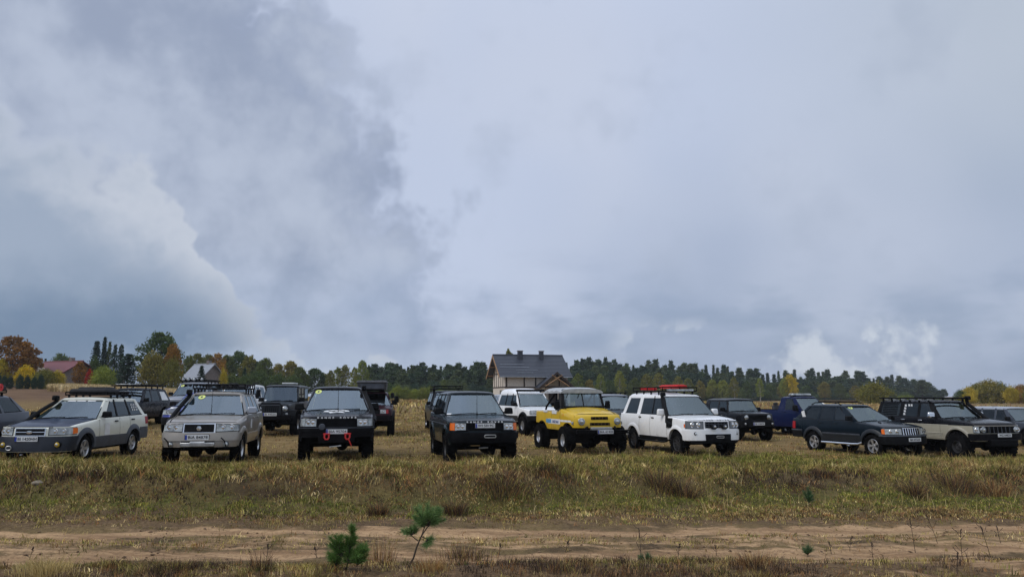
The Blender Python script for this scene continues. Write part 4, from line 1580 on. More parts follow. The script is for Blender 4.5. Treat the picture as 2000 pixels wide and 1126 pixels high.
# ---------------- silver beige off-roader with rack
y_ = R(9.5)
b = Car('parked_car', 'silver beige off-roader with black roof rack and dark grille', 'car', spot(-7.36, 18.75, y_, 2.48, -0.03), y_, P_BEIGE, FRONT,
        W=1.78, foh=0.76, wb=2.48, roh=0.86, R=0.365, tw=0.245, rr=0.205, rim='alloy5', lug=0.012, sill=0.46, bb=0.46, rb=0.55, hf=0.99, hc=1.13, belt=1.15, beltr=1.18, cowl=0.50, wst=1.18,
        roof=1.70, rrear=2.95, wr=0.61, arch=0.43, bow=0.24, bp=3.0, nose=0.10, sh=0.10, wins=[(0.82, 1.50, 1.27, 1.55), (1.58, 2.20, 1.63, 2.15), (2.30, 2.90, 2.25, 2.68)], gap='bbbb', priv=2)
b.cabin()
b.across('bumper', P_BEIGE, 1.20, 0.58, 0.755, 0.045, 0.10, 26)
b.across('bumper_skirt', P_BEIGE, 1.18, 0.44, 0.585, 0.02, 0.08, 26)
b.across('air_dam', M_BLACK, 0.45, 0.43, 0.575, 0.032, 0.05)
b.lampbox(0.46, 1.10, (0.79, 0.80), (0.965, 0.93), balls=2)
fr = b.across('grille_frame', M_CHROME, 0.44, 0.76, 0.985, 0.012)
b.across('grille', M_BLACK, 0.40, 0.775, 0.955, 0.022, parent=fr)
m = MB(); m.lathe([(0.062, 0.0), (0.058, -0.015), (0.002, -0.018)], 6, (0, b.pt(0, .865).y - 0.03, 0.865), 'y'); m.build('badge', M_REFL, fr)
for x in (-.60, .60): b.lamp(x, 0.50, 0.06, M_LENS, M_GREYP, 'fog_light', out=0.03)
b.plate('BIA 84878', -0.02, 0.665, off=0.055)
m = MB(); m.box((0, b.yf + 0.0, 0.50), (0.75, 0.16, 0.10)); m.build('winch_tray', M_WIRE, b.root, bev=0.02)
m = MB(); m.lathe([(0.05, -0.16), (0.05, 0.16)], 14, (0, b.yf - 0.03, 0.53), 'x'); m.build('winch_drum', M_WIRE, b.root)
for x in (-.62, .62):
    m = MB(); m.tube([(x, b.yf - 0.02, 0.46), (x - 0.02, b.yf - .07, 0.58), (x - 0.1, b.yf - .08, 0.66)], 0.014, 6); m.build('cable', M_BLACK, b.root)
b.mirrors(P_SILVER, size=(0.25, 0.14, 0.18))
b.wipers()
b.arches(P_BEIGE, 0.10, 0.035)
b.strip('side_moulding', P_BEIGE, 0.45, 2.02, 0.56, 0.70, 0.025)
b.seams((0.52, 1.54, 2.14), (1.38, 2.10), P_BEIGE)
b.snorkel(-1, top=1.66, r=0.05)
b.rack(1.32, 2.85, 1.80, 0.64, 0.10, 7)
b.sticker(-.60, .88)
b.antenna(0.0, 0.52, 1.12, 0.66)
m = MB()
for k in range(4): m.box((-.34 + .2 * k, 1.7 + .2 * (k % 2), 1.88), (0.16, 0.25, 0.1), 0.2 * k)
m.build('roof_gear', M_BAG, b.root, bev=0.03)
m = MB(); m.box((0.20, 2.2, 1.86), (0.7, 0.5, 0.06)); m.build('roof_board', M_SEAT, b.root, bev=0.02)
m = MB(); c = b.pt(b.tparam(1.0), 0.92, 0.006); m.box((c.x, 1.0, 0.92), (0.008, 0.16, 0.22)); m.build('door_sticker', M_WHITE, b.root)


# ---------------- the two boxy estate off-roaders with name across the bonnet
def lux(label, x, y, yd, pm, lift, big, ind, plate_z, ptxt, **kw):
    yw = R(yd)
    L = lift
    c = Car('parked_car', label, 'car', spot(x, y, yw, 2.745), yw, pm, FRONT,
            W=1.90, foh=0.80, wb=2.745, roh=1.15, R=big, tw=0.285, rr=0.205, rim='steel', rimmat=M_DKRIM, lug=0.018, sill=0.42 + L, bb=0.60 + L, rb=0.55 + L, hf=1.03 + L, hc=1.15 + L, belt=1.17 + L, beltr=1.19 + L,
            cowl=0.60, wst=1.32, roof=1.80 + L, rrear=3.35, wr=0.655, arch=big + 0.09, bow=0.16, bp=5.0, nose=0.03, sh=0.055, crown=0.035, archlift=0.05, track=0.80,
            wins=[(0.98, 1.72, 1.42, 1.76), (1.80, 2.60, 1.84, 2.56), (2.70, 3.60, 2.66, 3.18)], gap='bkkb', priv=3, **kw)
    c.cabin()
    z = L
    c.lampbox(0.58, 0.885, 0.80 + z, 0.985 + z, balls=2)
    c.patch('indicator', ind, 0.895, 1.05, 0.80 + z, 0.985 + z, 0.014, 5, 2)
    gr_ = c.across('grille', M_BLACK, 0.565, 0.79 + z, 0.995 + z, 0.008)
    for k in range(5):
        zz = 0.815 + z + 0.04 * k
        c.across('grille_bar', M_STEELB, 0.56, zz, zz + 0.018, 0.022, 0.03, parent=gr_)
    xs = -0.46
    for ch in 'RANGE ROVER':
        if ch != ' ':
            p = c.pt(xs / 0.9, c.hf - 0.03, 0.006)
            c.text(ch, 0.068, xs, p.y - 0.006, c.hf - 0.022, 80, M_WHITE, 1.15, c.hood, 0.002)
        xs += 0.092
    c.plate(ptxt, 0.0, plate_z, off=0.06)
    c.mirrors(M_BLACK, size=(0.25, 0.13, 0.18), out=0.14)
    c.wipers()
    c.seams((0.60, 1.76, 2.62), (1.56, 2.46), pm)
    c.antenna(0.02, 0.50, c.hc + 0.02, 0.72)
    return c


c = lux('black lifted off-roader with red shackles, snorkel and white bonnet sticker', -4.585, 20.4, 12.7, P_BLACK, 0.13, 0.43, M_LENS, 0.80, 'BIA 95704')
c.across('bumper', M_STEELB, 1.12, 0.80, 0.89, 0.05, 0.14, 26)
c.across('bumper_plate', M_STEELB, 1.02, 0.66, 0.79, 0.03, 0.14, 26)
c.across('bumper_edge', M_GREYP, 1.10, 0.882, 0.894, 0.056, 0.02, 26)
m = MB(); m.box((0, c.yf + 0.12, 0.60), (0.9, 0.30, 0.16)); m.build('winch_tray', M_STEELB, c.root, bev=0.02)
for x in (-.24, .27):
    m = MB()
    pts = [(x - .05, c.yf - .07, .74), (x - .055, c.yf - .09, .66), (x - .03, c.yf - .10, .615), (x + .03, c.yf - .10, .615), (x + .055, c.yf - .09, .66), (x + .05, c.yf - .07, .74)]
    m.tube(pts, 0.02, 8); m.tube([(x - .085, c.yf - .075, .745), (x + .085, c.yf - .075, .745)], 0.018, 8); m.build('shackle', M_REDP, c.root)
m = MB(); m.tube([(.30, c.yf - .10, .61), (.34, c.yf - .11, .52), (.37, c.yf - .08, .45)], 0.014, 6); m.build('red_strap', M_REDP, c.root)
m = MB(); m.tube([(-.16, c.yf - .02, .42), (.12, c.yf - .02, .45)], 0.016, 6); m.build('tie_bar', M_WIRE, c.root)
m = MB(); m.lathe([(0.075, .03), (0.08, 0), (0.07, -.02), (.002, -.03)], 18, (-.36, c.yf - .06, .92), 'y'); m.build('spot_light', M_GREYP, c.root)
c.snorkel(1, y_in=0.2, z_in=1.05, r=0.06, top=1.86)
c.sticker(-.80, .88)
c.arches(M_BLACK, 0.08, 0.03)
hs = MB()
def on_hood(x, v):
    t = x / 0.85
    return Vector((x, c.pt(t, c.hf).y + (c.cowl - c.pt(t, c.hf).y) * v, c.hf + (c.hc - c.hf) * v ** c.hoodpow + c.crown * (1 - t * t) * min(1, v * 4 + .15) + 0.008))
pts = [(-.36, .55), (-.32, .78), (-.12, .90), (.02, .84), (.16, .93), (.30, .80), (.32, .62), (.14, .54), (.20, .34), (.0, .42), (-.18, .30), (-.22, .50)]
hs.add([on_hood(*p) for p in pts] + [on_hood(0, .6)], [(i, (i + 1) % 12, 12) for i in range(12)])
hs.build('bonnet_sticker', M_WHITE, c.hood, smooth=False)
m = MB()
for (x0, v0, x1, v1) in ((-.22, .62, -.05, .60), (.02, .66, .2, .64), (-.12, .52, .04, .54)): m.tube([on_hood(x0, v0) + Vector((0, 0, .004)), on_hood(x1, v1) + Vector((0, 0, .004))], 0.014, 5)
m.build('sticker_drawing', M_INK, c.hood)

d = lux('dark green off-roader with orange indicators and black winch bumper', -0.88, 21.1, 12.8, P_GREEN, 0.09, 0.40, M_ORANGE, 1.01, 'WI 5819C')
d.across('bumper', M_STEELB, 1.12, 0.68, 0.83, 0.06, 0.16, 26)
d.across('bumper_plate', M_STEELB, 1.0, 0.58, 0.68, 0.03, 0.14, 26)
d.tow('fairlead', M_WIRE, 0.12, d.yf - 0.10, 0.74, 0.30, 0.07)
for sg in (1, -1):
    m = MB(); m.tube([(sg * .42, d.yf - .02, .87), (sg * .5, d.yf - .04, .885), (sg * .72, d.yf + .02, .885), (sg * .78, d.yf + .05, .86)], 0.018, 8); m.build('bumper_loop', M_STEELB, d.root)
m = MB(); m.tube([(-.14, d.yf + .1, .43), (.10, d.yf + .1, .44)], 0.02, 6); m.build('tie_bar', M_WIRE, d.root)
d.strip('side_stripe', M_GREYP, -0.25, 3.7, 1.02, 1.035, 0.006)
d.arches(P_GREEN, 0.07, 0.025)
m = MB(); m.grid([[d.ws(-.95 + .14 * i, k, .006) for i in range(2)] for k in (.05, .10)]); m.build('windscreen_sticker', M_WHITE, d.root)

# ---------------- white family off-roader with red recovery boards
y_ = R(18.3)
f = Car('parked_car', 'white seven-seat off-roader carrying red boards on its roof rack', 'car', spot(6.0, 24.6, y_, 2.885), y_, P_WHITE, FRONT,
        W=1.93, foh=0.85, wb=2.885, roh=1.05, R=0.39, tw=0.27, rr=0.225, rim='alloy10', rimmat=M_DKRIM, lug=0.014, sill=0.50, bb=0.50, rb=0.58, hf=1.12, hc=1.22, belt=1.24, beltr=1.26, cowl=0.55, wst=1.22,
        roof=1.90, rrear=3.55, wr=0.70, arch=0.475, bow=0.22, bp=4.0, nose=0.05, sh=0.05, crown=0.03, rstep=(2.1, 0.05), wins=[(0.92, 1.62, 1.32, 1.66), (1.68, 2.48, 1.72, 2.44), (2.72, 3.62, 2.66, 3.38)], gap='kkbb', priv=0)
f.cabin()
f.across('bumper', P_WHITE, 1.24, 0.52, 0.83, 0.045, 0.12, 28)
f.across('bumper_insert', M_BLACK, 0.50, 0.52, 0.70, 0.058, 0.05)
f.across('skid_plate', M_BLACK, 0.98, 0.44, 0.535, 0.02, 0.10, 24)
f.tow('fairlead', M_WIRE, 0.05, f.yf - 0.07, 0.62, 0.26, 0.06)
f.lampbox(0.53, 1.10, 0.87, 1.085, simple('dark_lens', (0.13, 0.14, 0.15), 0.12, spec=0.8), balls=2)
fr = f.across('grille', M_GREYP, 0.46, 0.885, 1.075, 0.012)
for r_ in range(3):
    for k in range(7):
        t0 = -.43 + k * .125
        f.patch('grille_hole', M_UNDER, t0, t0 + 0.10, 0.90 + r_ * .058, 0.935 + r_ * .058, 0.02, 2, 1, 0.012, (1,), fr)
xs = -0.42
for ch in 'LAND ROVER':
    if ch != ' ':
        p = f.pt(xs / 0.95, f.hf - .02, 0.006)
        f.text(ch, 0.07, xs, p.y + 0.012, f.hf + 0.004, 35, M_GREYP, 1.1, f.hood, 0.002)
    xs += 0.094
for x in (-.17, .20):
    f.lamp(x, 0.93, 0.075, M_GREYP, M_BLACK, 'spot_light', f.yf - 0.08)
for x in (-.72, .72): f.lamp(x, 0.72, 0.045, M_LENS, M_BLACK, 'fog_light', out=0.045)
f.mirrors(P_WHITE, size=(0.25, 0.15, 0.2))
f.wipers()
f.arches(P_WHITE, 0.09, 0.03)
f.strip('sill_step', M_BLACK, 0.48, 2.40, 0.46, 0.56, 0.03)
for sg in (1, -1):
    m = MB(); m.tube([(sg * .98, .5, .44), (sg * 1.0, .7, .41), (sg * 1.0, 2.2, .41), (sg * .98, 2.4, .44)], .03, 8); m.build('side_step', M_BLACK, f.root)
f.seams((0.55, 1.66, 2.40), (1.48, 2.36))
f.snorkel(-1, y_in=0.30, z_in=0.98, r=0.055, top=1.86)
f.patch('snorkel_panel', M_BLACK, f.tparam(.20), f.tparam(.52), 0.86, 1.16, 0.03, 4, 3, 0.03, (-1,))
rk = f.rack(1.30, 3.40, 2.02, 0.64, 0.12, 8, mat=M_STEELB)
for k in range(2):
    m = MB(); m.box((0.16 - .0 * k, 1.95 + .06 * k, 2.13 + .055 * k), (0.36, 1.25, 0.05), 0.0)
    for q in range(9): m.box((0.16, 1.42 + q * .135 + .06 * k, 2.165 + .055 * k), (0.26, 0.05, 0.03))
    ob = m.build('recovery_board', M_REDP, bpy.data.objects[f.root.name], bev=0.015)
m = MB(); m.box((-.30, 2.9, 2.10), (.4, .5, .1)); m.build('roof_box', M_REDP, f.root, bev=.03)
m = MB(); m.box((0, 1.27, 2.045), (1.0, 0.05, 0.06)); m.build('light_bar', M_LENS, f.root, bev=.01)
f.patch('indicator', M_ORANGE, 1.10, 1.16, .90, 1.0, .015, 2, 2)

# ---------------- dark green estate off-roader with slatted chrome grille
y_ = R(21)
g = Car('parked_car', 'dark blue-green off-roader with seven-slot chrome grille and alloy wheels', 'car', spot(12.72, 26.1, y_, 2.69, .05), y_, P_BLUEGREEN, FRONT,
        W=1.84, foh=0.80, wb=2.69, roh=1.10, R=0.375, tw=0.245, rr=0.225, rim='alloy5', lug=0.008, sill=0.46, bb=0.44, rb=0.52, hf=0.99, hc=1.13, belt=1.15, beltr=1.18, cowl=0.62, wst=1.48,
        roof=1.69, rrear=3.15, wr=0.60, arch=0.455, bow=0.24, bp=3.4, nose=0.07, sh=0.07, crown=0.04, wins=[(1.05, 1.72, 1.62, 1.76), (1.80, 2.46, 1.84, 2.40), (2.58, 3.48, 2.50, 3.02)], gap='bbbb', priv=1)
g.cabin()
g.across('bumper', M_BLACK, 1.26, 0.46, 0.74, 0.04, 0.10, 28)
g.across('bumper_trim', M_GREYP, 1.24, 0.70, 0.745, 0.055, 0.03, 28)
g.lampbox(0.47, 1.12, (0.76, 0.775), (0.96, 0.94), balls=2)
g.patch('indicator', M_ORANGE, 1.02, 1.14, (0.775, .785), (0.935, 0.925), 0.02, 3, 2)
fr = g.across('grille', M_UNDER, 0.43, 0.745, 0.965, 0.006)
for k in range(8):
    t0 = -.43 + k * .1165
    g.patch('grille_bar', M_CHROME, t0, t0 + 0.042, 0.745, 0.965, 0.03, 1, 3, 0.03, (1,), fr)
g.across('grille_rim', M_CHROME, 0.45, 0.962, 0.985, 0.03, .03, parent=fr)
g.across('grille_rim', M_CHROME, 0.43, 0.725, 0.747, 0.03, .03, parent=fr)
g.plate('BIA 0ZGAA', 0.05, 0.60, off=0.05, eu=False)
g.mirrors(M_BLACK, size=(0.25, 0.15, 0.17))
g.wipers()
g.arches(simple('dark_cladding', (0.009, 0.013, 0.018), 0.45), 0.10, 0.035)
g.strip('side_moulding', M_GREYP, 0.50, 2.20, 0.70, 0.74, 0.022)
g.strip('cladding', simple('dark_cladding', (0.009, 0.013, 0.018), 0.45), 0.48, 2.22, 0.47, 0.69, 0.016)
for sg in (1, -1):
    m = MB(); m.tube([(sg * .92, .42, .46), (sg * .97, .55, .41), (sg * .98, .8, .40), (sg * .98, 2.2, .40)], .035, 10); m.build('side_step', M_CHROME, g.root)
g.seams((0.60, 1.76, 2.42), (1.58, 2.30), P_BLUEGREEN)
g.roof_rails(1.65, 3.1)
m = MB(); m.tube([(-.52, 1.95, 1.81), (.52, 1.95, 1.81)], .018, 8); m.tube([(-.52, 2.75, 1.81), (.52, 2.75, 1.81)], .018, 8); m.build('roof_bar', M_BLACK, g.root)
g.sticker(-.66, .93)
g.patch('tail_light', M_RED, g.tparam(3.60), g.tparam(3.77), 0.82, 1.08, 0.014, 3, 2)
g.strip('rear_bumper', M_BLACK, 3.22, 3.78, 0.52, 0.80, 0.03)
g.strip('bumper_trim', M_GREYP, 3.20, 3.78, 0.755, 0.80, 0.045)
m = MB(); m.box((-(g.cs(3.2, 1.3) + .003), 3.28, 1.34), (.006, .16, .24), Matrix.Rotation(R(-18), 3, 'X')); m.build('window_sticker', M_WHITE, g.root)
m = MB(); m.tube([(-.42, .05, g.zt(.05) + .045), (-.36, .22, g.zt(.2) + .05)], .02, 6); m.build('bonnet_latch', M_BLACK, g.root)

# ---------------- black over beige long off-roader with flat rack
y_ = R(13)
h = Car('parked_car', 'black over beige long off-roader with flat roof rack and big mud tyres', 'car', spot(15.42, 25.7, y_, 2.97, .10), y_, P_TWO, FRONT,
        W=1.84, foh=0.80, wb=2.97, roh=1.05, R=0.46, tw=0.30, rr=0.20, rim='steel', rimmat=M_DKRIM, lug=0.02, sill=0.66, bb=0.66, rb=0.72, hf=1.22, hc=1.34, belt=1.36, beltr=1.37, cowl=0.70, wst=1.30,
        roof=1.93, rrear=3.80, wr=0.665, arch=0.56, bow=0.14, bp=5.0, nose=0.03, sh=0.05, crown=0.03, track=0.83, wins=[(1.06, 1.72, 1.40, 1.75), (1.84, 2.58, 1.86, 2.56), (2.74, 3.72, 2.72, 3.66)], gap='kkkk', priv=1, archlift=0.02)
h.cabin(roofm=P_BLACK, pillm=P_BLACK)
h.hood.data.materials[0] = P_BLACK
h.arches(simple('beige_flare', (0.34, 0.32, 0.26), 0.5), 0.06, 0.05)
h.across('bumper', M_STEELB, 1.18, 0.70, 0.90, 0.09, 0.2, 26)
m = MB(); m.box((0, h.yf - 0.0, 0.62), (1.0, 0.3, 0.2)); m.build('winch_tray', M_STEELB, h.root, bev=.02)
h.across('grille_rim', P_BEIGE, 0.99, 1.135, 1.165, 0.02, .03)
gr_ = h.across('grille', M_UNDER, 0.50, 0.92, 1.13, 0.01)
for k in range(6): h.patch('grille_bar', M_GREYP, -.48 + k * .18, -.46 + k * .18, 0.93, 1.12, .024, 1, 2, .02, (1,), gr_)
h.patch('lamp_panel', M_BLACK, 0.52, .98, 0.92, 1.13, .008)
for x in (-.62, .62): h.lamp(x, 1.025, 0.085)
h.lampbox(0.86, 1.03, .93, 1.125, M_LENS, 'indicator', balls=1)
h.plate('WZ 04829', 0.02, 0.86, y=h.yf - .14, eu=False)
h.mirrors(M_CHROME, size=(0.25, 0.13, 0.18), out=0.16)
h.wipers()
h.strip('side_moulding', simple('pale_strip', (0.5, 0.48, 0.4), 0.5), 0.60, 2.36, 0.86, 0.885, .018)
for k in range(3): h.strip('side_stripe', simple('pale_strip', (0.5, 0.48, 0.4), 0.5), 0.62, 2.34, 0.72 + .045 * k, 0.74 + .045 * k, .01)
h.strip('belt_stripe', simple('pale_strip', (0.5, 0.48, 0.4), 0.5), 0.35, 3.7, 1.13, 1.15, .008)
h.seams((0.70, 1.80, 2.50), (1.60, 2.44), M_CHROME)
h.snorkel(1, top=1.98, r=0.06)
h.rack(1.15, 3.85, 2.02, 0.70, 0.05, 11, rail=False, legs=6, r=.026)
for k in range(6):
    m = MB(); m.box((-.7, 1.3 + .42 * k, 1.97), (.10, .18, .04)); m.build('rack_clamp', M_WIRE, h.root)
m = MB()
for k in range(7): m.box((-(h.cs(3.2, 1.45 + .06 * k) + .003), 3.25, 1.44 + .062 * k), (.006, .75, .03))
m.build('louvre', M_BLACK, h.root)
m = MB()
for k in range(4): m.box((-(h.cs(2.4, 1.45 + .1 * k) + .003), 2.46, 1.46 + .1 * k), (.006, .09, .07))
for k in range(2): m.box((-(h.cs(2.2, 1.78) + .003), 2.3 - .12 * k, 1.77), (.006, .08, .07))
m.build('window_sticker', M_WHITE, h.root)
m = MB(); m.tube([(-.95, 3.9, 1.62), (-.98, 2.9, 1.2)], .02, 6)
m = MB(); m.tube([(-.40, .2, h.zt(.2) + .05), (-.36, .42, h.zt(.4) + .05)], .022, 6); m.build('bonnet_latch', M_BLACK, h.root)

# ---------------- yellow open utility car
y_ = R(16.7)
P_YT = P_YELLOW
u = Car('parked_car', 'yellow utility off-roader with pale soft top and round headlamps', 'car', spot(2.55, 24.9, y_, 2.38), y_, P_YT, FRONT,
        W=1.72, foh=0.66, wb=2.38, roh=0.80, R=0.43, tw=0.33, rr=0.20, rim='steel', rimmat=M_ALLOY, lug=0.02, sill=0.72, bb=0.83, rb=0.90, hf=1.24, hc=1.39, belt=1.30, beltr=1.29, cowl=0.62, wst=0.98,
        roof=2.06, rrear=2.62, wr=0.66, arch=0.60, bow=0.16, bp=4.0, nose=0.05, sh=0.17, crown=0.05, track=0.86, flat=0.02, archlift=-0.06, wins=[(0.8, 1.4, 1.0, 1.4)])
ub = u.root
# upright split windscreen in a black frame
u.ws = lambda t, k, off=0.0: Vector((t * (0.70 - 0.05 * k), u.cowl + 0.02 + 0.26 * k, u.hc + 0.02 + 0.60 * k)) + Vector((0, -off * .92, off * .4))
for sg in (-1, 1):
    m = MB(); m.grid([[u.ws(sg * t, k) for t in (0.03, 0.95)] for k in (0.12, 0.94)]); m.build('windscreen', G_WS, ub)
m = MB()
for (t0, k0, t1, k1, r_) in ((-1, 0, -1, 1, .04), (1, 0, 1, 1, .04), (-1, .98, 1, .98, .035), (0, .05, 0, .98, .02)):
    m.tube([u.ws(t0, k0), u.ws(t1, k1)], r_, 6)
m.grid([[u.ws(-1 + i / 4, k, .01) for i in range(9)] for k in (-.08, .12)])
m.build('windscreen_frame', M_BLACK, ub)
for sg in (-1, 1):
    m = MB(); m.tube([u.ws(-.30 * sg - .35, .98, .03), u.ws(-.30 * sg - .55, .55, .03)], .01, 5); m.build('wiper', M_BLACK, ub)
# soft top
m = MB()
rows = []
us = [-1, -.97, -.88, -.6, -.3, 0, .3, .6, .88, .97, 1]
for k in range(9):
    yy = 0.80 + 1.85 * k / 8
    rows.append([Vector((t * .74, yy, 2.07 + .025 * (1 - t * t) - .08 * abs(t) ** 10 - .03 * math.sin(math.pi * 2 * k / 4) ** 2 - .05 * (k in (0, 8)) - .06 * (k == 8))) for t in us])
m.grid(rows)
ring = rows[0] + [r_[-1] for r_ in rows[1:]] + rows[-1][::-1][1:] + [r_[0] for r_ in rows[::-1][1:]]
m.grid([ring, [Vector((p.x * 1.01, p.y, 1.90)) for p in ring]])
m.build('soft_top', M_CANVAS, ub)
# roll cage and canvas door posts
m = MB()
for sg in (-1, 1):
    m.tube([(sg * .70, 1.42, 1.25), (sg * .68, 1.40, 1.9), (sg * .6, 1.40, 2.0)], .035, 8)
    m.tube([(sg * .72, 2.45, 1.25), (sg * .72, 2.30, 1.45), (sg * .68, 1.42, 1.95)], .035, 8)
    m.tube([(sg * .66, .86, 1.95), (sg * .66, 2.6, 1.97)], .03, 8)
m.tube([(-.66, 1.40, 1.98), (.66, 1.40, 1.98)], .035, 8)
m.build('roll_cage', M_STEELB, ub)
for sg in (-1, 1):
    m = MB(); m.prism([Vector((sg * .77, .70, 1.28)), Vector((sg * .77, 1.02, 1.28)), Vector((sg * .71, 1.08, 1.95)), Vector((sg * .68, .92, 1.95))], (-sg * .03, 0, 0)); m.build('canvas_panel', M_BAG, ub)
for x in (-.36, .36):
    m = MB(); m.box((x, 1.50, 1.15), (.5, .5, .18)); m.box((x, 1.76, 1.45), (.48, .13, .5), Matrix.Rotation(R(-10), 3, 'X'), (.85, 1)); m.build('seat', M_SEAT, ub, bev=.04)
m = MB(); m.box((0, .86, 1.30), (1.36, .2, .16)); m.build('dashboard', M_DASH, ub, bev=.03)
m = MB(); cst = Vector((.36, 1.08, 1.44)); Mx = Matrix.Rotation(R(55), 3, 'X')
m.tube([cst + Mx @ Vector((.2 * math.cos(k * math.pi / 10), .2 * math.sin(k * math.pi / 10), 0)) for k in range(21)], .014, 6, False); m.tube([cst, cst + Mx @ Vector((0, 0, -.3))], .02, 6); m.build('steering_wheel', M_BLACK, ub)
u.mirrors(M_BLACK, .78, 1.52, (.20, .08, .26), .10)
# nose: round lamps, two grille slots
for x in (-.60, .60): u.lamp(x, 1.02, 0.098, out=0.035)
gr_ = u.across('grille', M_UNDER, 0.36, 1.08, 1.165, 0.012)
for k in range(5): u.patch('grille_bar', simple('rusty_bar', (.10, .05, .02), .7), -.33 + k * .15, -.315 + k * .15, 1.085, 1.16, .02, 1, 1, .02, (1,), gr_)
gr_ = u.across('grille', M_UNDER, 0.42, 0.90, 0.985, 0.012)
for k in range(6): u.patch('grille_bar', simple('rusty_bar', (.10, .05, .02), .7), -.39 + k * .15, -.375 + k * .15, 0.905, 0.98, .02, 1, 1, .02, (1,), gr_)
m = MB(); m.box((0.02, u.yf - .05, .80), (.72, .1, .10)); m.build('winch_cover', M_WIRE, ub, bev=.02)
m = MB(); m.box((0, u.yf - .22, .755), (1.74, .12, .035)); m.box((0, u.yf - .22, .685), (1.74, .12, .035)); m.box((0, u.yf - .18, .72), (1.70, .06, .05))
for sg in (-1, 1): m.box((sg * .4, u.yf, .72), (.1, .5, .1))
m.build('bumper', M_STEELB, ub, bev=.008)
u.plate('BIA 41428', .06, .715, y=u.yf - .30)
m = MB()
for sg in (-1, 1): m.tube([(sg * .45, u.yf - .1, .86), (sg * .52, u.yf - .03, .80)], .035, 8)
m.build('tow_eye', M_STEELB, ub)
for sg in (-1, 1):
    m = MB(); m.lathe([(.035, 0), (.03, .02), (.002, .03)], 12, (sg * (u.wz(.35, 1.18) + .005), .35, 1.2), 'x'); m.build('indicator', M_ORANGE, ub)
    m = MB(); m.box((sg * .80, -.42, .97), (.12, .06, .10)); m.build('indicator', M_LENS, ub, bev=.02)
u.seams((0.62, 1.42), ())
u.strip('livery_panel', M_WHITE, 0.60, 1.75, 0.90, 1.06, .004, .006)
u.strip('livery_panel', M_WHITE, -0.30, 0.56, 0.985, 1.05, .004, .006)
u.strip('livery_patch', simple('livery_blue', (.10, .30, .55), .45), 1.45, 1.95, 0.92, 1.05, .008, .006)
for sg in (-1, 1):
    o = u.text('UAZ 4x4', .12, sg * (u.wz(1.0, .97) + .012), 1.02, .975, 90, simple('livery_ink', (.12, .16, .35), .5), 1.25, None, .002, 'livery_text', R(90 * sg))
m = MB(); m.box((-.84, 1.15, 1.28), (.05, .45, .12)); m.box((-.84, 2.05, 1.30), (.05, .4, .08)); m.build('door_trim', M_WHITE, ub, bev=.01)
u.antenna(-.66, .6, 1.4, .5)
for sg in (-1, 1):
    m = MB()
    arc = [(u.wb + .60 * math.cos(math.pi * k / 12), .37 + .60 * math.sin(math.pi * k / 12)) for k in range(13)]
    m.grid([[Vector((sg * (u.W / 2 - .03), p, q)) for p, q in arc], [Vector((sg * (u.W / 2 + .02), p, q + .01)) for p, q in arc]])
    m.build('mudguard', M_BLACK, ub)

# ---------------- rear rows
def suv(label, x, y, yd, pm, ptxt=None, lamps=(.55, 1.0, .80, .96), round_=None, bump=None, grill=(.50, .80, .96), bars=4, barm=None, roofm=None, bz=(.45, .72), ind=None, mir=None, name='parked_car', cat='car',
        cabin=True, seam=True, group=BACK, **kw):
    yw = R(yd)
    c = Car(name, label, cat, spot(x, y, yw, kw.get('wb', 2.6)), yw, pm, group, **kw)
    if cabin: c.cabin(roofm=roofm)
    if bump is not None: c.across('bumper', bump, 1.15, bz[0], bz[1], .05, .12, 20)
    if round_:
        for sx in (-1, 1): c.lamp(sx * round_[0], round_[1], round_[2])
    elif lamps:
        c.lampbox(*lamps, balls=1)
    if ind: c.patch('indicator', ind, lamps[1] + .01, lamps[1] + .12, lamps[2], lamps[3], .014, 3, 2)
    if grill:
        gr = c.across('grille', M_UNDER, grill[0], grill[1], grill[2], .008)
        for k in range(bars):
            zz = grill[1] + (grill[2] - grill[1]) * (k + .3) / bars
            c.across('grille_bar', barm or M_GREYP, grill[0], zz, zz + .018, .02, .02, 12, gr)
    if ptxt: c.plate(ptxt, 0, (bz[0] + bz[1]) / 2, off=.07)
    if cabin:
        c.mirrors(mir or M_BLACK)
        c.wipers()
        if seam: c.seams((c.cowl, (c.cowl + c.wb) / 2 + .1), ((c.cowl + c.wb) / 2 - .1,))
    return c


BOX = dict(W=1.80, foh=.78, wb=2.65, roh=1.0, R=.38, tw=.26, rr=.2, sill=.48, bb=.48, rb=.55, hf=1.02, hc=1.15, belt=1.17, cowl=.58, wst=1.25, roof=1.82, rrear=3.4, wr=.64, arch=.455, bow=.18, lug=.012,
           wins=[(.92, 1.6, 1.34, 1.64), (1.70, 2.4, 1.74, 2.36), (2.5, 3.45, 2.46, 3.2)])

# grey-blue estate cut by the left edge
i = suv('grey-blue estate car cut by the left edge, red roll on its roof', -14.5, 18.5, 1, P_GREYBLUE, 'BIA 20R5', bump=M_BLACK, group=FRONT, bz=(.35, .62), lamps=(.5, 1.1, .68, .82), grill=(.4, .68, .82),
        **{**BOX, 'W': 1.74, 'hf': .86, 'hc': 1.0, 'belt': 1.02, 'beltr': 1.10, 'roof': 1.54, 'sill': .36, 'bb': .34, 'R': .34, 'arch': .40, 'roh': 1.05, 'rrear': 3.05, 'wr': .60, 'wst': 1.45, 'priv': 0,
           'wins': [(.98, 1.66, 1.55, 1.72), (1.74, 2.50, 1.80, 2.40), (2.60, 3.40, 2.48, 3.0)]})
i.rack(1.4, 2.95, 1.62, .55, .06, 4)
m = MB(); m.lathe([(.02, -.5), (.10, -.5), (.10, .5), (.02, .5)], 16, (.18, 2.5, 1.76), 'x'); m.build('bed_roll', M_REDP, i.root)
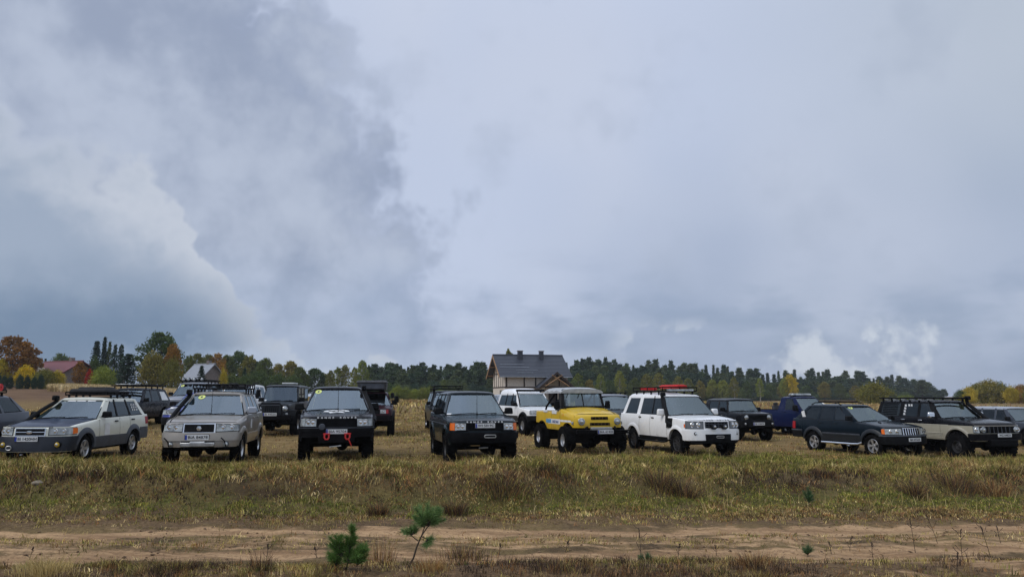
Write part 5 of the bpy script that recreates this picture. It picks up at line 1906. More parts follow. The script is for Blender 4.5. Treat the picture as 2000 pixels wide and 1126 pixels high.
m = MB(); m.box((.38, 2.78, 1.74), (.42, .3, .16), .1, (.9, .9)); m.build('roof_bag', M_BAG, i.root, bev=.04)

# dark blue wagon with pole on rack
j = suv('dark blue off-roader with white stickered rear window behind the cream estate', -16.9, 33.0, -2, P_NIGHT, 'BI 3307M', bump=M_BLACK, **{**BOX, 'roof': 1.64, 'belt': 1.04, 'hc': 1.02, 'hf': .90, 'sill': .40, 'bb': .42, 'wr': .62, 'roh': .85, 'rrear': 3.1,
        'wins': [(.92, 1.6, 1.34, 1.64), (1.70, 2.4, 1.74, 2.32), (2.5, 3.3, 2.42, 2.98)]})
j.rack(.95, 3.0, 1.74, .70, .05, 7)
m = MB(); m.box((0, 1.0, 1.80), (1.1, .05, .06)); m.build('light_bar', M_LENS, j.root, bev=.01)
m = MB(); m.tube([(.6, 2.6, 1.76), (.85, 3.0, 2.0)], .02, 6); m.build('aerial', M_BLACK, j.root)
m = MB(); m.prism([Vector((j.cs(2.56, 1.12) + .004, 2.56, 1.12)), Vector((j.cs(3.2, 1.12) + .004, 3.2, 1.12)), Vector((j.cs(2.95, 1.5) + .004, 2.95, 1.5)), Vector((j.cs(2.5, 1.5) + .004, 2.5, 1.5))], (-.003, 0, 0)); m.build('window_sticker', M_WHITE, j.root)

# grey off-roader with roof lights
k_ = suv('grey off-roader with four round roof lights, farthest at left', -16.3, 38.5, 2, P_SILVER, 'BI 5521K', bump=M_GREYP, **{**BOX, 'roof': 1.90, 'belt': 1.24, 'hc': 1.22, 'hf': 1.1, 'wr': .68, 'W': 1.88})
k_.rack(1.2, 3.2, 1.99, .66, .05, 5)
for x in (-.5, -.25, .05, .45): k_.lamp(x, 2.07, .085, M_LENS, M_BLACK, 'roof_light', 1.15)
k_.sticker(-.75, .85)

# small blue crossover
l_ = suv('bright blue hatchback half hidden behind the silver beige off-roader', -12.3, 29.6, 4, P_BLUE, None, bump=M_BLACK, lamps=(.45, 1.15, .78, .95), grill=(.38, .70, .82), bz=(.42, .68),
         **{**BOX, 'W': 1.76, 'roof': 1.60, 'belt': 1.08, 'hc': 1.07, 'hf': .93, 'bow': .30, 'bp': 2.6, 'nose': .12, 'wst': 1.35, 'rrear': 2.8, 'roh': .7, 'wb': 2.5, 'wr': .58, 'wins': [(.95, 1.6, 1.45, 1.66), (1.7, 2.3, 1.74, 2.24), (2.4, 2.95, 2.34, 2.66)]})

# white van-like off-roader
m_ = suv('white off-roader whose roof shows behind the silver beige one', -13.2, 36.5, 4, P_WHITE, 'BI 778W', bump=M_BLACK, **{**BOX, 'roof': 1.90, 'belt': 1.22, 'hc': 1.2, 'hf': 1.08, 'wr': .64})
m_.mirrors(M_BLACK, size=(.22, .14, .34), out=.20, z=1.5)
m_.roof_rails(1.4, 3.2, M_BLACK)

# dark grey round-lamp off-roader with separate wings
n_ = suv('dark grey off-roader with flared black wings and slotted grille', -9.45, 31.0, 5, P_DGREY, None, lamps=None, round_=(.50, 1.02, .095), grill=None, bump=None,
         **{**BOX, 'W': 1.58, 'foh': .62, 'wb': 2.95, 'roh': .65, 'R': .42, 'tw': .28, 'hf': 1.20, 'hc': 1.28, 'belt': 1.28, 'cowl': .92, 'wst': 1.22, 'roof': 1.97, 'rrear': 3.5, 'wr': .68, 'nw': .86, 'bow': .06, 'bb': .80, 'sill': .62, 'arch': .50,
            'wsbow': .03, 'track': .80, 'wins': [(1.08, 1.75, 1.3, 1.78), (1.86, 2.5, 1.88, 2.48), (2.6, 3.45, 2.6, 3.4)]})
for k in range(7): n_.patch('grille_slot', M_UNDER, -.40 + k * .125, -.40 + k * .125 + .06, .90, 1.14, .006, 1, 2, .02, (1,))
for sg in (-1, 1):
    for ax in (0, n_.wb):
        m = MB()
        prof = [(ax - .62, .78), (ax - .52, .98), (ax - .3, 1.04), (ax + .35, 1.04), (ax + .55, .92), (ax + .66, .66)]
        m.grid([[Vector((sg * .58, p, q)) for p, q in prof], [Vector((sg * .90, p, q - .01)) for p, q in prof], [Vector((sg * .93, p, q - .05)) for p, q in prof], [Vector((sg * .92, p + .01, q - .09)) for p, q in prof], [Vector((sg * .58, p + .01, q - .09)) for p, q in prof]])
        m.build('wing', M_BLACK, n_.root)
m = MB(); m.box((0, -.80, .70), (1.55, .22, .22)); m.build('bumper', M_STEELB, n_.root, bev=.03)
m = MB(); m.tube([(-.45, -.85, .8), (-.42, -.82, 1.15), (-.34, -.8, 1.24), (.34, -.8, 1.24), (.42, -.82, 1.15), (.45, -.85, .8)], .028, 8); m.build('bull_bar', M_STEELB, n_.root)
n_.plate('BI 4455A', 0, .82, y=-.92)
m = MB(); m.box((-.62, -.80, .83), (.08, .08, .08)); m.box((.62, -.80, .83), (.08, .08, .08)); m.build('fog_light', M_LENS, n_.root, bev=.02)
n_.roof_rails(1.6, 3.3)
m = MB(); m.box((.1, 2.3, 2.06), (.5, .9, .05)); m.build('roof_board', M_WHITE, n_.root, bev=.01)
m = MB(); m.grid([[n_.ws(-.92 + .1 * q, k, .006) for q in range(2)] for k in (.08, .16)]); m.build('windscreen_sticker', M_WHITE, n_.root)

# maroon boxy off-roader with roof tent
o_ = suv('maroon boxy off-roader with folded roof tent', -5.75, 31.6, 8, P_MAROON, 'BIA 30R1', bump=M_STEELB, lamps=(.50, .76, .90, 1.05), ind=M_RED, grill=(.46, .88, 1.06), barm=M_BLACK, **{**BOX, 'W': 1.82, 'hf': 1.10, 'hc': 1.19, 'belt': 1.21,
         'roof': 1.76, 'R': .42, 'arch': .50, 'sill': .58, 'bb': .62, 'wr': .63, 'wst': 1.2, 'bow': .10, 'bp': 6.0, 'track': .82}, bz=(.64, .82))
o_.arches(M_BLACK, .09, .05)
m = MB(); m.box((0, 1.95, 1.83), (1.0, 1.5, .05)); m.build('rack_base', M_STEELB, o_.root)
m = MB(); m.box((0, 1.95, 2.0), (1.16, 2.1, .30), None, (1.06, 1.03)); m.box((0, 1.95, 2.19), (1.30, 2.25, .10), None, (.92, .94)); m.build('roof_tent', M_TENT, o_.root, bev=.03)
m = MB(); m.box((0, .88, 2.0), (.96, .02, .2)); m.build('tent_window', M_GREYP, o_.root)
o_.mirrors(M_BLACK, size=(.2, .12, .28), out=.2, z=1.45, sides=(1,))
m = MB(); m.box((.85, 1.7, 1.62), (.14, .9, .22)); m.build('awning_bag', M_BAG, o_.root, bev=.04)

# graphite wagon behind the green one
p_ = suv('graphite off-roader with open roof rack behind the dark green one', -2.75, 35.5, 12, P_GRAPH, 'BI 6612P', bump=M_STEELB, **{**BOX, 'roof': 1.86, 'belt': 1.2, 'hc': 1.18, 'hf': 1.05, 'W': 1.86, 'R': .40, 'arch': .48})
p_.rack(1.15, 3.3, 1.98, .66, .12, 6)
p_.snorkel(-1)

# white off-roader with high roof
q_ = suv('white off-roader with raised roof and black front rack', 1.3, 34.2, 21, P_WHITE, 'BI 9081F', bump=M_BLACK, lamps=(.52, .98, .92, 1.07), grill=(.48, .92, 1.07), **{**BOX, 'W': 1.80, 'roof': 1.86, 'rstep': (1.75, .16), 'belt': 1.24, 'hc': 1.22, 'hf': 1.10,
         'sill': .58, 'bb': .66, 'R': .43, 'arch': .52, 'wr': .66, 'bow': .14, 'track': .80, 'gap': 'bkkb'}, bz=(.66, .86))
q_.arches(M_BLACK, .08, .05)
m = MB(); m.box((0, 1.28, 1.95), (1.40, .10, .10)); m.build('front_rack', M_STEELB, q_.root, bev=.02)
m = MB(); m.tube([(-.66, 1.25, 1.9), (-.72, .9, 1.6), (-.74, .7, 1.28)], .03, 8); m.build('limb_riser', M_STEELB, q_.root)
q_.strip('lower_panel', M_DKRIM, .6, 2.0, .60, .84, .012)

# pale roof just seen behind
w_ = suv('silver-blue car just seen between the dark green and white off-roaders', 0.1, 43.0, 10, P_SILVER, None, bump=M_BLACK, seam=False, **{**BOX, 'roof': 1.70})
r_ = suv('dark off-roader with pale roof between the yellow and white ones', 4.75, 32.6, 14, P_GRAPH, 'BI 2240C', bump=M_STEELB, ind=M_ORANGE, roofm=P_SILVER, lamps=(.6, .9, .90, 1.03), **{**BOX, 'roof': 1.84, 'belt': 1.2, 'hc': 1.18, 'hf': 1.06})
r_.rack(1.2, 3.3, 1.92, .6, .04, 5, rail=False)
x_ = suv('pale silver off-roader peeping out behind the white one with red boards', 8.3, 36.5, 12, P_SILVER, None, bump=M_BLACK, roofm=simple('faded_red', (.33, .20, .19), .5), **{**BOX, 'roof': 1.86, 'belt': 1.2, 'hc': 1.18})

# small black box off-roader
s_ = suv('small black boxy off-roader with round headlamps', 10.15, 33.2, 13, P_BLACK, 'BI 140FS', lamps=None, round_=(.52, .98, .085), grill=(.72, .88, 1.08), barm=M_BLACK, bump=M_BLACK, bz=(.60, .84), roofm=P_DGREY,
         **{**BOX, 'W': 1.64, 'foh': .65, 'wb': 2.25, 'roh': .6, 'R': .38, 'sill': .55, 'bb': .58, 'hf': 1.13, 'hc': 1.2, 'belt': 1.20, 'cowl': .48, 'wst': .78, 'roof': 1.74, 'rrear': 2.6, 'wr': .62, 'bow': .08, 'bp': 6, 'arch': .46, 'wsbow': .05, 'track': .70,
            'wins': [(.62, 1.35, .82, 1.38), (1.5, 2.3, 1.5, 2.28)]})
s_.arches(M_BLACK, .08, .05)
for x in (-.62, .62): s_.lamp(x, .72, .05, M_LENS, M_BLACK, 'fog_light', out=.09)
for sg in (-1, 1):
    o = s_.text('14', .16, sg * (s_.wz(.9, 1.05) + .01), .95, 1.02, 90, M_CHROME, 1, None, .002, 'door_number', R(90 * sg))

# royal blue pickup
t_ = Car('pickup_truck', 'royal blue pickup truck with light bar on its cab roof', 'pickup', spot(14.9, 36.6, R(24), 3.2, .12), R(24), P_RAM, BACK,
         W=2.02, foh=1.0, wb=3.55, roh=1.15, R=.42, tw=.29, rr=.22, sill=.56, bb=.52, rb=.62, hf=1.22, hc=1.34, belt=1.36, beltr=1.34, cowl=.70, wst=1.42, roof=1.98, rrear=2.25, wr=.70, arch=.50, bow=.24, sh=.12,
         wins=[(1.08, 1.86, 1.55, 1.92)], gap='bb', priv=1)
t_.cabin(rear=False)
t_.lampbox(.60, 1.05, .92, 1.08)
fr = t_.across('grille', M_CHROME, .5, .84, 1.12, .012)
t_.across('grille_mesh', M_UNDER, .45, .88, 1.08, .02, parent=fr)
t_.across('bumper', M_CHROME, 1.12, .56, .76, .06, .14)
t_.mirrors(M_BLACK, size=(.26, .16, .28), out=.18)
t_.wipers()
t_.seams((.72, 1.96), (1.78,), P_RAM)
t_.arches(P_RAM, .08, .04)
m = MB(); m.box((0, 3.5, 1.33), (1.74, 2.3, .03)); m.build('bed_cover', M_BAG, t_.root, bev=.01)
for sg in (-1, 1):
    m = MB(); m.box((sg * .93, 3.5, 1.365), (.10, 2.35, .03)); m.build('bed_rail', M_BLACK, t_.root, bev=.01)
m = MB(); m.box((0, 1.75, 2.09), (1.25, .30, .10), None, (.96, .8)); lb = m.build('light_bar', M_LENS, t_.root, bev=.03)
m = MB(); m.box((0, 1.75, 2.03), (1.32, .26, .05)); m.build('light_bar_base', M_BLACK, lb)
m = MB(); m.tube([(.55, .95, 1.72), (.70, .45, 1.40)], .022, 6); m.build('aerial', M_ALLOY, t_.root)

# silver wagon at the right edge
v_ = suv('grey off-roader with silver roof and dark side windows at the right edge', 22.0, 32.2, 13, P_GREYBLUE, None, bump=M_BLACK, roofm=P_SILVER, **{**BOX, 'roof': 1.62, 'belt': 1.06, 'hc': 1.05, 'hf': .95, 'sill': .42, 'bb': .42, 'priv': 0})

# ------------------------------------------------------------------ trees
def leaf_mesh(name, C, size, aspect=1.0, flat=0.0, rg=None):
    rg = rg or rng
    n = len(C)
    d1 = rg.normal(size=(n, 3))
    d1[:, 2] *= (1 - flat)
    d1 /= np.linalg.norm(d1, axis=1, keepdims=True)
    d2 = rg.normal(size=(n, 3))
    d2 -= d1 * (d1 * d2).sum(1, keepdims=True)
    d2 /= np.linalg.norm(d2, axis=1, keepdims=True)
    sz = (size * (0.55 + 0.9 * rg.random(n)))[:, None]
    a, b = d1 * sz * 0.5 * aspect, d2 * sz * 0.5
    V = np.stack([C - a, C - b * 0.8 - a * 0.1, C + a, C + b * 0.8 + a * 0.1], 1).reshape(-1, 3)
    Fs = np.arange(4 * n).reshape(n, 4)
    return np_mesh(name, V, Fs, M_LEAF, False)


def tube_rows(mb, pts, r0, r1, n=6):
    k = len(pts)
    mb.tube(pts, [r0 + (r1 - r0) * i / (k - 1) for i in range(k)], n)


def make_deciduous(seed, wide=0.36, low=0.14, clusters=105, leaves=6500, size=0.34, bark=None, spread=0.62):
    rg = np.random.default_rng(seed)
    tr = MB()
    H = 10.0
    top = 0.62 * H
    tr_pts = [Vector((0.12 * math.sin(i), 0.1 * math.cos(2 * i), top * i / 4)) for i in range(5)]
    tube_rows(tr, tr_pts, 0.24, 0.09, 8)
    cen = []
    for k in range(clusters):
        z = low * H + (H - low * H) * (0.04 + 0.94 * rg.random() ** 0.85)
        u = (z - low * H) / (H - low * H)
        prof = (math.sin(math.pi * min(1, u * 0.88 + 0.12)) ** 0.65)
        a = rg.random() * 2 * math.pi
        r = wide * H * prof * (0.45 + 0.6 * rg.random() ** 0.6)
        c = np.array([r * math.cos(a), r * math.sin(a), z])
        cen.append(c)
        if k % 3 == 0:
            s = Vector((0, 0, max(low * H * 0.6, min(top, z - 0.45 * r - 0.6))))
            e = Vector(c)
            tube_rows(tr, [s, s.lerp(e, 0.5) + Vector((0, 0, 0.25)), e], 0.075, 0.02, 5)
    cen = np.array(cen)
    w = rg.integers(0, clusters, leaves)
    rad = (0.35 + 0.75 * rg.random(clusters)) * spread * wide / 0.36
    off = rg.normal(size=(leaves, 3))
    off /= np.linalg.norm(off, axis=1, keepdims=True)
    off *= (rg.random((leaves, 1)) ** 0.45) * 1.5 * rad[w][:, None]
    off[:, 2] *= 0.85
    C_ = cen[w] + off
    core = rg.random(leaves) < 0.33          # leaves filling the inside of the crown
    uz = low * H + (H - low * H) * (0.06 + 0.86 * rg.random(leaves))
    un = (uz - low * H) / (H - low * H)
    rr_ = wide * H * np.sin(math.pi * np.minimum(1, un * 0.88 + 0.12)) ** 0.65 * np.sqrt(rg.random(leaves)) * 0.92
    aa_ = rg.random(leaves) * 2 * math.pi
    C_[core] = np.stack([rr_ * np.cos(aa_), rr_ * np.sin(aa_), uz], 1)[core]
    cen, w, off = C_, np.arange(leaves), np.zeros((leaves, 3))
    return tr.mesh('trunk', bark or M_BARK), leaf_mesh('crown', cen[w] + off, size, 1.0, 0.2, rg)


def make_pine(seed, low=0.28, wide=0.20, leaves=4200):
    rg = np.random.default_rng(seed)
    tr = MB()
    H = 10.0
    tube_rows(tr, [Vector((0.15 * math.sin(i * 1.3 + seed), 0.12 * math.cos(i), H * 0.97 * i / 5)) for i in range(6)], 0.17, 0.04, 7)
    cen = []
    z = low * H
    while z < H:
        u = (z / H - low) / (1 - low)
        rmax = wide * H * (1 - u) ** 0.55 * (0.55 + 0.45 * min(1, u * 5 + 0.3)) + 0.18
        nb = 4 + int(rg.random() * 2)
        a0 = rg.random() * 6.28
        for k in range(nb):
            a = a0 + 6.28 * k / nb + rg.normal() * 0.3
            r = rmax * (0.55 + 0.6 * rg.random())
            e = Vector((r * math.cos(a), r * math.sin(a), z + 0.28 * r + rg.normal() * 0.12))
            tube_rows(tr, [Vector((0, 0, z - 0.1)), e], 0.035, 0.012, 4)
            for q in (0.55, 0.85, 1.0):
                cen.append((e.x * q, e.y * q, z - 0.1 + (e.z - z + 0.1) * q))
        z += 0.45 + 0.25 * rg.random()
    cen.append((0, 0, H))
    cen = np.array(cen)
    w = rg.integers(0, len(cen), leaves)
    off = rg.normal(size=(leaves, 3)) * np.array([0.26, 0.26, 0.17])
    return tr.mesh('trunk', M_BARK), leaf_mesh('crown', cen[w] + off, 0.34, 1.25, 0.2, rg)


def make_spruce(seed, wide=0.20, leaves=3200, low=0.06):
    rg = np.random.default_rng(seed)
    tr = MB()
    H = 10.0
    tube_rows(tr, [Vector((0, 0, 0)), Vector((0, 0, 5)), Vector((0, 0, 9.9))], 0.16, 0.02, 7)
    C = []
    z = low * H
    while z < H * 0.985:
        u = z / H
        rm = wide * H * (1 - u) ** 0.9 + 0.12
        nb = 7
        a0 = rg.random() * 6.28
        for k in range(nb):
            a = a0 + 6.28 * k / nb + rg.normal() * 0.15
            r = rm * (0.75 + 0.4 * rg.random())
            e = Vector((r * math.cos(a), r * math.sin(a), z - 0.22 * r))
            tube_rows(tr, [Vector((0, 0, z)), e], 0.025, 0.008, 3)
            for q in np.linspace(0.25, 1, 4): C.append((e.x * q, e.y * q, z + (e.z - z) * q))
        z += 0.30 + 0.1 * rg.random() + 0.12 * (1 - u)
    C = np.array(C)
    w = rg.integers(0, len(C), leaves)
    off = rg.normal(size=(leaves, 3)) * np.array([0.17, 0.17, 0.11])
    return tr.mesh('trunk', M_BARK), leaf_mesh('crown', C[w] + off, 0.26, 1.3, 0.3, rg)


PROTO = {
    'dec': [make_deciduous(1), make_deciduous(2, 0.40, 0.12), make_deciduous(3, 0.33, 0.2), make_deciduous(4, 0.30, 0.12, 90, 5500)],
    'birch': [make_deciduous(5, 0.22, 0.14, 90, 4200, 0.30, M_BIRCH, 0.62), make_deciduous(6, 0.25, 0.12, 90, 4400, 0.30, M_BIRCH, 0.62), make_deciduous(13, 0.19, 0.16, 80, 3600, 0.28, M_BIRCH, 0.6)],
    'pine': [make_pine(7), make_pine(8, 0.22, 0.23), make_pine(9, 0.34, 0.20), make_pine(14, 0.16, 0.19)],
    'spruce': [make_spruce(10), make_spruce(11, 0.16), make_spruce(12, 0.24)],
    'bush': [make_deciduous(15, 0.62, 0.02, 90, 4500, 0.55, None, 1.05), make_deciduous(16, 0.75, 0.02, 100, 5000, 0.6, None, 1.1)],
    'poplar': [make_deciduous(17, 0.13, 0.06, 90, 3600, 0.30, None, 0.5)],
}
COLR = {
    'pine': [(0.052, 0.080, 0.044), (0.066, 0.096, 0.046), (0.046, 0.074, 0.048), (0.084, 0.106, 0.048)],
    'spruce': [(0.028, 0.050, 0.034), (0.034, 0.060, 0.040)],
    'green': [(0.080, 0.112, 0.030), (0.095, 0.118, 0.032), (0.068, 0.100, 0.032)],
    'lime': [(0.19, 0.215, 0.036), (0.16, 0.185, 0.038), (0.22, 0.225, 0.045)],
    'yellow': [(0.38, 0.29, 0.030), (0.44, 0.33, 0.035)],
    'gold': [(0.58, 0.41, 0.02)],
    'orange': [(0.25, 0.120, 0.024), (0.28, 0.145, 0.028), (0.22, 0.105, 0.026)],
    'red': [(0.45, 0.035, 0.03)],
    'olive': [(0.185, 0.170, 0.036), (0.150, 0.150, 0.036), (0.20, 0.165, 0.040)],
}
rt = random.Random(5)


def tree(px, top, d, kind, colr, label, group=None, wpx=None, cat='tree', name=None, v=None):
    x = ray(px, d)
    g0 = gz(x, d)
    H = max(0.6, z_at(top, d) - g0)
    pr = PROTO[kind]
    tm, cm = pr[(v if v is not None else rt.randrange(len(pr)))]
    nm = name or {'pine': 'pine_tree', 'spruce': 'spruce_tree', 'birch': 'birch_tree', 'dec': 'broadleaf_tree', 'bush': 'bush', 'poplar': 'poplar_tree'}[kind]
    r = empty(nm, (x, d, g0 - 0.08), rt.random() * 6.28)
    base = {'dec': 0.80, 'birch': 0.52, 'pine': 0.48, 'spruce': 0.42, 'bush': 1.5, 'poplar': 0.34}[kind]
    sxy = H / 10 if wpx is None else (wpx / F_PX * d) / (10 * base)
    r.scale = (sxy, sxy, H / 10)
    link('trunk', tm, r)
    c = link('crown', cm, r)
    cc = COLR[colr][rt.randrange(len(COLR[colr]))]
    k = (0.85 + 0.3 * rt.random()) * 1.35
    c.color = (cc[0] * k, cc[1] * k, cc[2] * k, 1)
    setp(r, label, cat, group)
    return r


ORD = ['first', 'second', 'third', 'fourth', 'fifth', 'sixth', 'seventh', 'eighth', 'ninth', 'tenth', 'eleventh', 'twelfth', 'thirteenth', 'fourteenth', 'fifteenth', 'sixteenth', 'seventeenth', 'eighteenth', 'nineteenth', 'twentieth',
       'twenty-first', 'twenty-second', 'twenty-third', 'twenty-fourth', 'twenty-fifth', 'twenty-sixth', 'twenty-seventh']
CW = {'green': 'green', 'olive': 'olive', 'orange': 'orange-tinged', 'lime': 'yellow-green', 'yellow': 'yellow', 'pine': 'dark green', 'spruce': 'dark green', 'gold': 'golden'}


def ranked(lst, key=lambda q: q[0]):
    o = sorted(range(len(lst)), key=lambda k: key(lst[k]))
    rk = {k: n for n, k in enumerate(o)}
    return [(ORD[rk[k]] + ' from left',) + tuple(lst[k]) for k in range(len(lst))]


# left gardens
tree(28, 657, 116, 'dec', 'orange', 'rust orange maple at the far left', wpx=95, v=1)
tree(8, 700, 113, 'dec', 'yellow', 'yellow tree low at the left edge beside the maple', wpx=34, v=0)
tree(57, 676, 119, 'dec', 'orange', 'reddish crown rising right behind the orange maple', wpx=44, v=2)
tree(80, 697, 160, 'spruce', 'spruce', 'dark spruce right of the orange maple', wpx=18)
tree(92, 699, 162, 'spruce', 'spruce', 'dark spruce nearest the red roofed house', wpx=16)
tree(122, 690, 190, 'dec', 'green', 'green tree behind the red roofed house', wpx=42)
tree(140, 697, 192, 'dec', 'olive', 'dull green tree behind the red ridge', wpx=34)
tree(56, 715, 104, 'bush', 'gold', 'bright yellow bush before the cream gable', wpx=44, cat='bush', v=0)
tree(96, 722, 103, 'bush', 'olive', 'olive yellow bush before the red roofed house', wpx=48, cat='bush', v=1)
tree(118, 724, 104, 'bush', 'yellow', 'ochre bush under the red roof', wpx=34, cat='bush', v=0)
tree(161, 704, 110, 'dec', 'orange', 'orange garden tree right of the red roof', wpx=34, v=3)
tree(180, 722, 108, 'bush', 'red', 'small red bush between the orange tree and lime bush', wpx=18, cat='bush', v=0)
tree(208, 717, 107, 'bush', 'lime', 'lime green round bush below the conifers', wpx=46, cat='bush', v=1)
for k, px in enumerate((4, 16, 27, 46, 60, 74, 86)):
    tree(px, 731 + 2 * (k % 3), 100, 'bush', 'spruce', 'clipped dark evergreen in the garden hedge at left, ' + ORD[k] + ' from left', 'hedge evergreens before the gardens', wpx=15, cat='bush')
tree(190, 664, 128, 'spruce', 'spruce', 'leftmost spruce of the tall conifer group', wpx=34)
tree(205, 656, 130, 'spruce', 'spruce', 'tallest spruce of the tall conifer group', wpx=26, v=1)
tree(215, 661, 131, 'poplar', 'green', 'slim loose poplar in the conifer group', wpx=15)
tree(226, 667, 127, 'poplar', 'pine', 'slim dark column tree right of the poplar', wpx=18)
tree(238, 667, 128, 'poplar', 'pine', 'slim dark column tree, rightmost of the conifer group', wpx=18)
tree(188, 700, 122, 'bush', 'green', 'green shrub at the foot of the tall conifers', wpx=32, cat='bush')
tree(254, 689, 118, 'spruce', 'spruce', 'black-green squat conifer beside the big tree', wpx=62, v=2)
tree(316, 649, 119, 'dec', 'green', 'big green tree towering over the maize', wpx=88, v=1)
tree(340, 672, 116, 'dec', 'orange', 'orange-brown tree against the big green tree', wpx=44, v=2)
tree(302, 690, 114, 'bush', 'olive', 'brownish olive undergrowth below the big tree', wpx=58, cat='bush')
tree(340, 704, 113, 'bush', 'olive', 'brown olive shrub right below the big tree', wpx=44, cat='bush')
tree(397, 712, 117, 'spruce', 'spruce', 'blue-green spruce in front of the grey roofed cottage', wpx=26, v=2)
tree(440, 722, 122, 'bush', 'yellow', 'yellow bush right of the grey roofed cottage', wpx=16, cat='bush')
# mixed belt between cottage and pine wood
GB = 'broadleaf trees of the mixed belt left of the pine wood'
for rk_, px, tp, w, cl in ranked(((372, 694, 30, 'green'), (388, 690, 34, 'olive'), (408, 692, 34, 'olive'), (425, 690, 40, 'orange'), (446, 693, 36, 'green'), (468, 686, 52, 'green'), (488, 693, 44, 'olive'), (520, 699, 40, 'green'), (507, 706, 40, 'green'),
                      (545, 710, 34, 'olive'), (570, 705, 44, 'olive'), (588, 716, 36, 'green'), (618, 719, 46, 'green'), (640, 728, 36, 'olive'), (600, 730, 30, 'green'))):
    tree(px, tp, rt.uniform(150, 172), 'dec', cl, CW[cl] + ' broadleaf tree in the belt beyond the maize, ' + rk_, GB, wpx=w * 1.15)
for rk_, px, tp, w in ranked(((457, 731, 34), (483, 733, 30), (508, 727, 54), (545, 731, 38), (432, 736, 30), (575, 735, 40))):
    tree(px, tp, 135, 'bush', 'green', 'round grey-green willow bush at the edge of the maize, ' + rk_, 'willow bushes at the edge of the maize', wpx=w * 1.1, cat='bush')
tree(481, 717, 140, 'spruce', 'spruce', 'dark young spruce among the willow bushes', wpx=20, v=2)
# birches left of centre
for rk_, px, tp, w, cl in ranked(((662, 716, 26, 'lime'), (676, 712, 24, 'olive'), (694, 716, 20, 'lime'), (710, 703, 26, 'lime'), (722, 712, 20, 'green'), (648, 722, 24, 'olive'))):
    tree(px, tp, rt.uniform(165, 180), 'birch', cl, 'thin ' + CW[cl] + ' birch left of the pine wood, ' + rk_, 'yellowing birches left of the pine wood', wpx=w * 1.2)


def polyline(pts, x):
    return float(np.interp(x, [p[0] for p in pts], [p[1] for p in pts]))


GP = 'pines of the wood behind the field'
LP = 'dark pine in the wood behind the field'
topl = [(700, 722), (740, 716), (800, 711), (860, 709), (900, 709), (955, 715), (1000, 716), (1110, 707), (1180, 706), (1260, 708), (1330, 713), (1400, 717), (1450, 722), (1500, 729), (1560, 726), (1620, 724), (1680, 732), (1740, 737), (1780, 741), (1805, 745), (1822, 760), (1850, 772)]
depl = [(700, 200), (950, 205), (1110, 235), (1400, 285), (1800, 360), (1900, 380)]
px = 702
while px < 1838:
    if not (972 < px < 1100):
        d0 = polyline(depl, px)
        tp = polyline(topl, px)
        wpx = (30 if px < 960 else 26)
        kd = 'spruce' if rt.random() < 0.4 else 'pine'
        tree(px + rt.uniform(-3, 3), tp + rt.uniform(-7, 9), d0 + rt.uniform(6, 18), kd, 'pine', LP, GP, wpx=wpx * rt.uniform(0.8, 1.3) * (0.75 if kd == 'spruce' else 1), name='pine_tree')
        tree(px + rt.uniform(-4, 6), tp + rt.uniform(8, 20), d0 + rt.uniform(-8, 4), 'pine', 'pine', LP, GP, wpx=wpx * rt.uniform(1.0, 1.5))
        if px > 1105 or rt.random() < 0.4:
            tree(px + rt.uniform(-4, 6), tp + rt.uniform(18, 30), d0 - rt.uniform(10, 18), 'pine', 'pine', LP, GP, wpx=wpx * rt.uniform(1.1, 1.6))
    px += rt.uniform(9, 13)
# a closed dark floor of young spruces under the wood edge
px = 705
while px < 1830:
    d0 = polyline(depl, px) - rt.uniform(20, 30)
    if not (965 < px < 1112):
        tree(px, polyline(topl, px) + rt.uniform(34, 46), d0, 'bush', rt.choice(['pine', 'green', 'pine']), 'dark low thicket along the wood edge', 'low thicket along the wood edge', wpx=rt.uniform(24, 38), cat='bush')
    px += rt.uniform(15, 21)
# broadleaf trees in front of the pines on the right
GF = 'yellow-green young trees in front of the pines'
for rk_, px, tp, w, cl, kd in ranked(((1128, 728, 28, 'lime', 'birch'), (1120, 742, 30, 'green', 'dec'), (1150, 740, 26, 'olive', 'dec'), (1172, 730, 20, 'lime', 'birch'), (1190, 742, 26, 'green', 'dec'), (1209, 723, 30, 'lime', 'birch'), (1238, 737, 24, 'green', 'dec'),
                      (1262, 730, 28, 'olive', 'birch'), (1285, 728, 26, 'olive', 'birch'), (1300, 740, 24, 'green', 'dec'), (1322, 734, 22, 'olive', 'birch'), (1342, 738, 24, 'olive', 'birch'), (1365, 742, 24, 'olive', 'dec'), (1388, 741, 26, 'lime', 'dec'),
                      (1408, 742, 26, 'lime', 'dec'), (1430, 735, 20, 'olive', 'birch'), (1455, 744, 24, 'green', 'dec'), (1480, 737, 20, 'lime', 'birch'), (1500, 750, 24, 'green', 'dec'), (1525, 744, 22, 'olive', 'dec'), (1570, 752, 24, 'green', 'dec'),
                      (1605, 745, 24, 'olive', 'dec'), (1635, 748, 22, 'green', 'dec'), (1665, 752, 22, 'olive', 'birch'), (1732, 758, 24, 'green', 'dec'), (1760, 765, 26, 'green', 'dec'))):
    tree(px, tp, polyline(depl, px) - rt.uniform(32, 48), kd, cl, CW[cl] + ' young tree before the dark pines right of the house, ' + rk_, GF, wpx=w * 1.15)
tree(1539, 731, polyline(depl, 1539) - 40, 'dec', 'gold', 'single golden yellow tree before the pines', wpx=34, v=0)
tree(1528, 738, polyline(depl, 1528) - 38, 'dec', 'lime', 'lime tree left against the golden one', wpx=24, v=2)
tree(1702, 748, 150, 'bush', 'olive', 'broad olive tree above the dark blue-green car', wpx=60, v=1, name='broadleaf_tree')
tree(1672, 757, 160, 'birch', 'olive', 'sparse greyish birch left of the broad olive tree', wpx=26)
tree(1795, 742, 330, 'pine', 'pine', 'rightmost tall pine with layered branches', wpx=34, v=2)
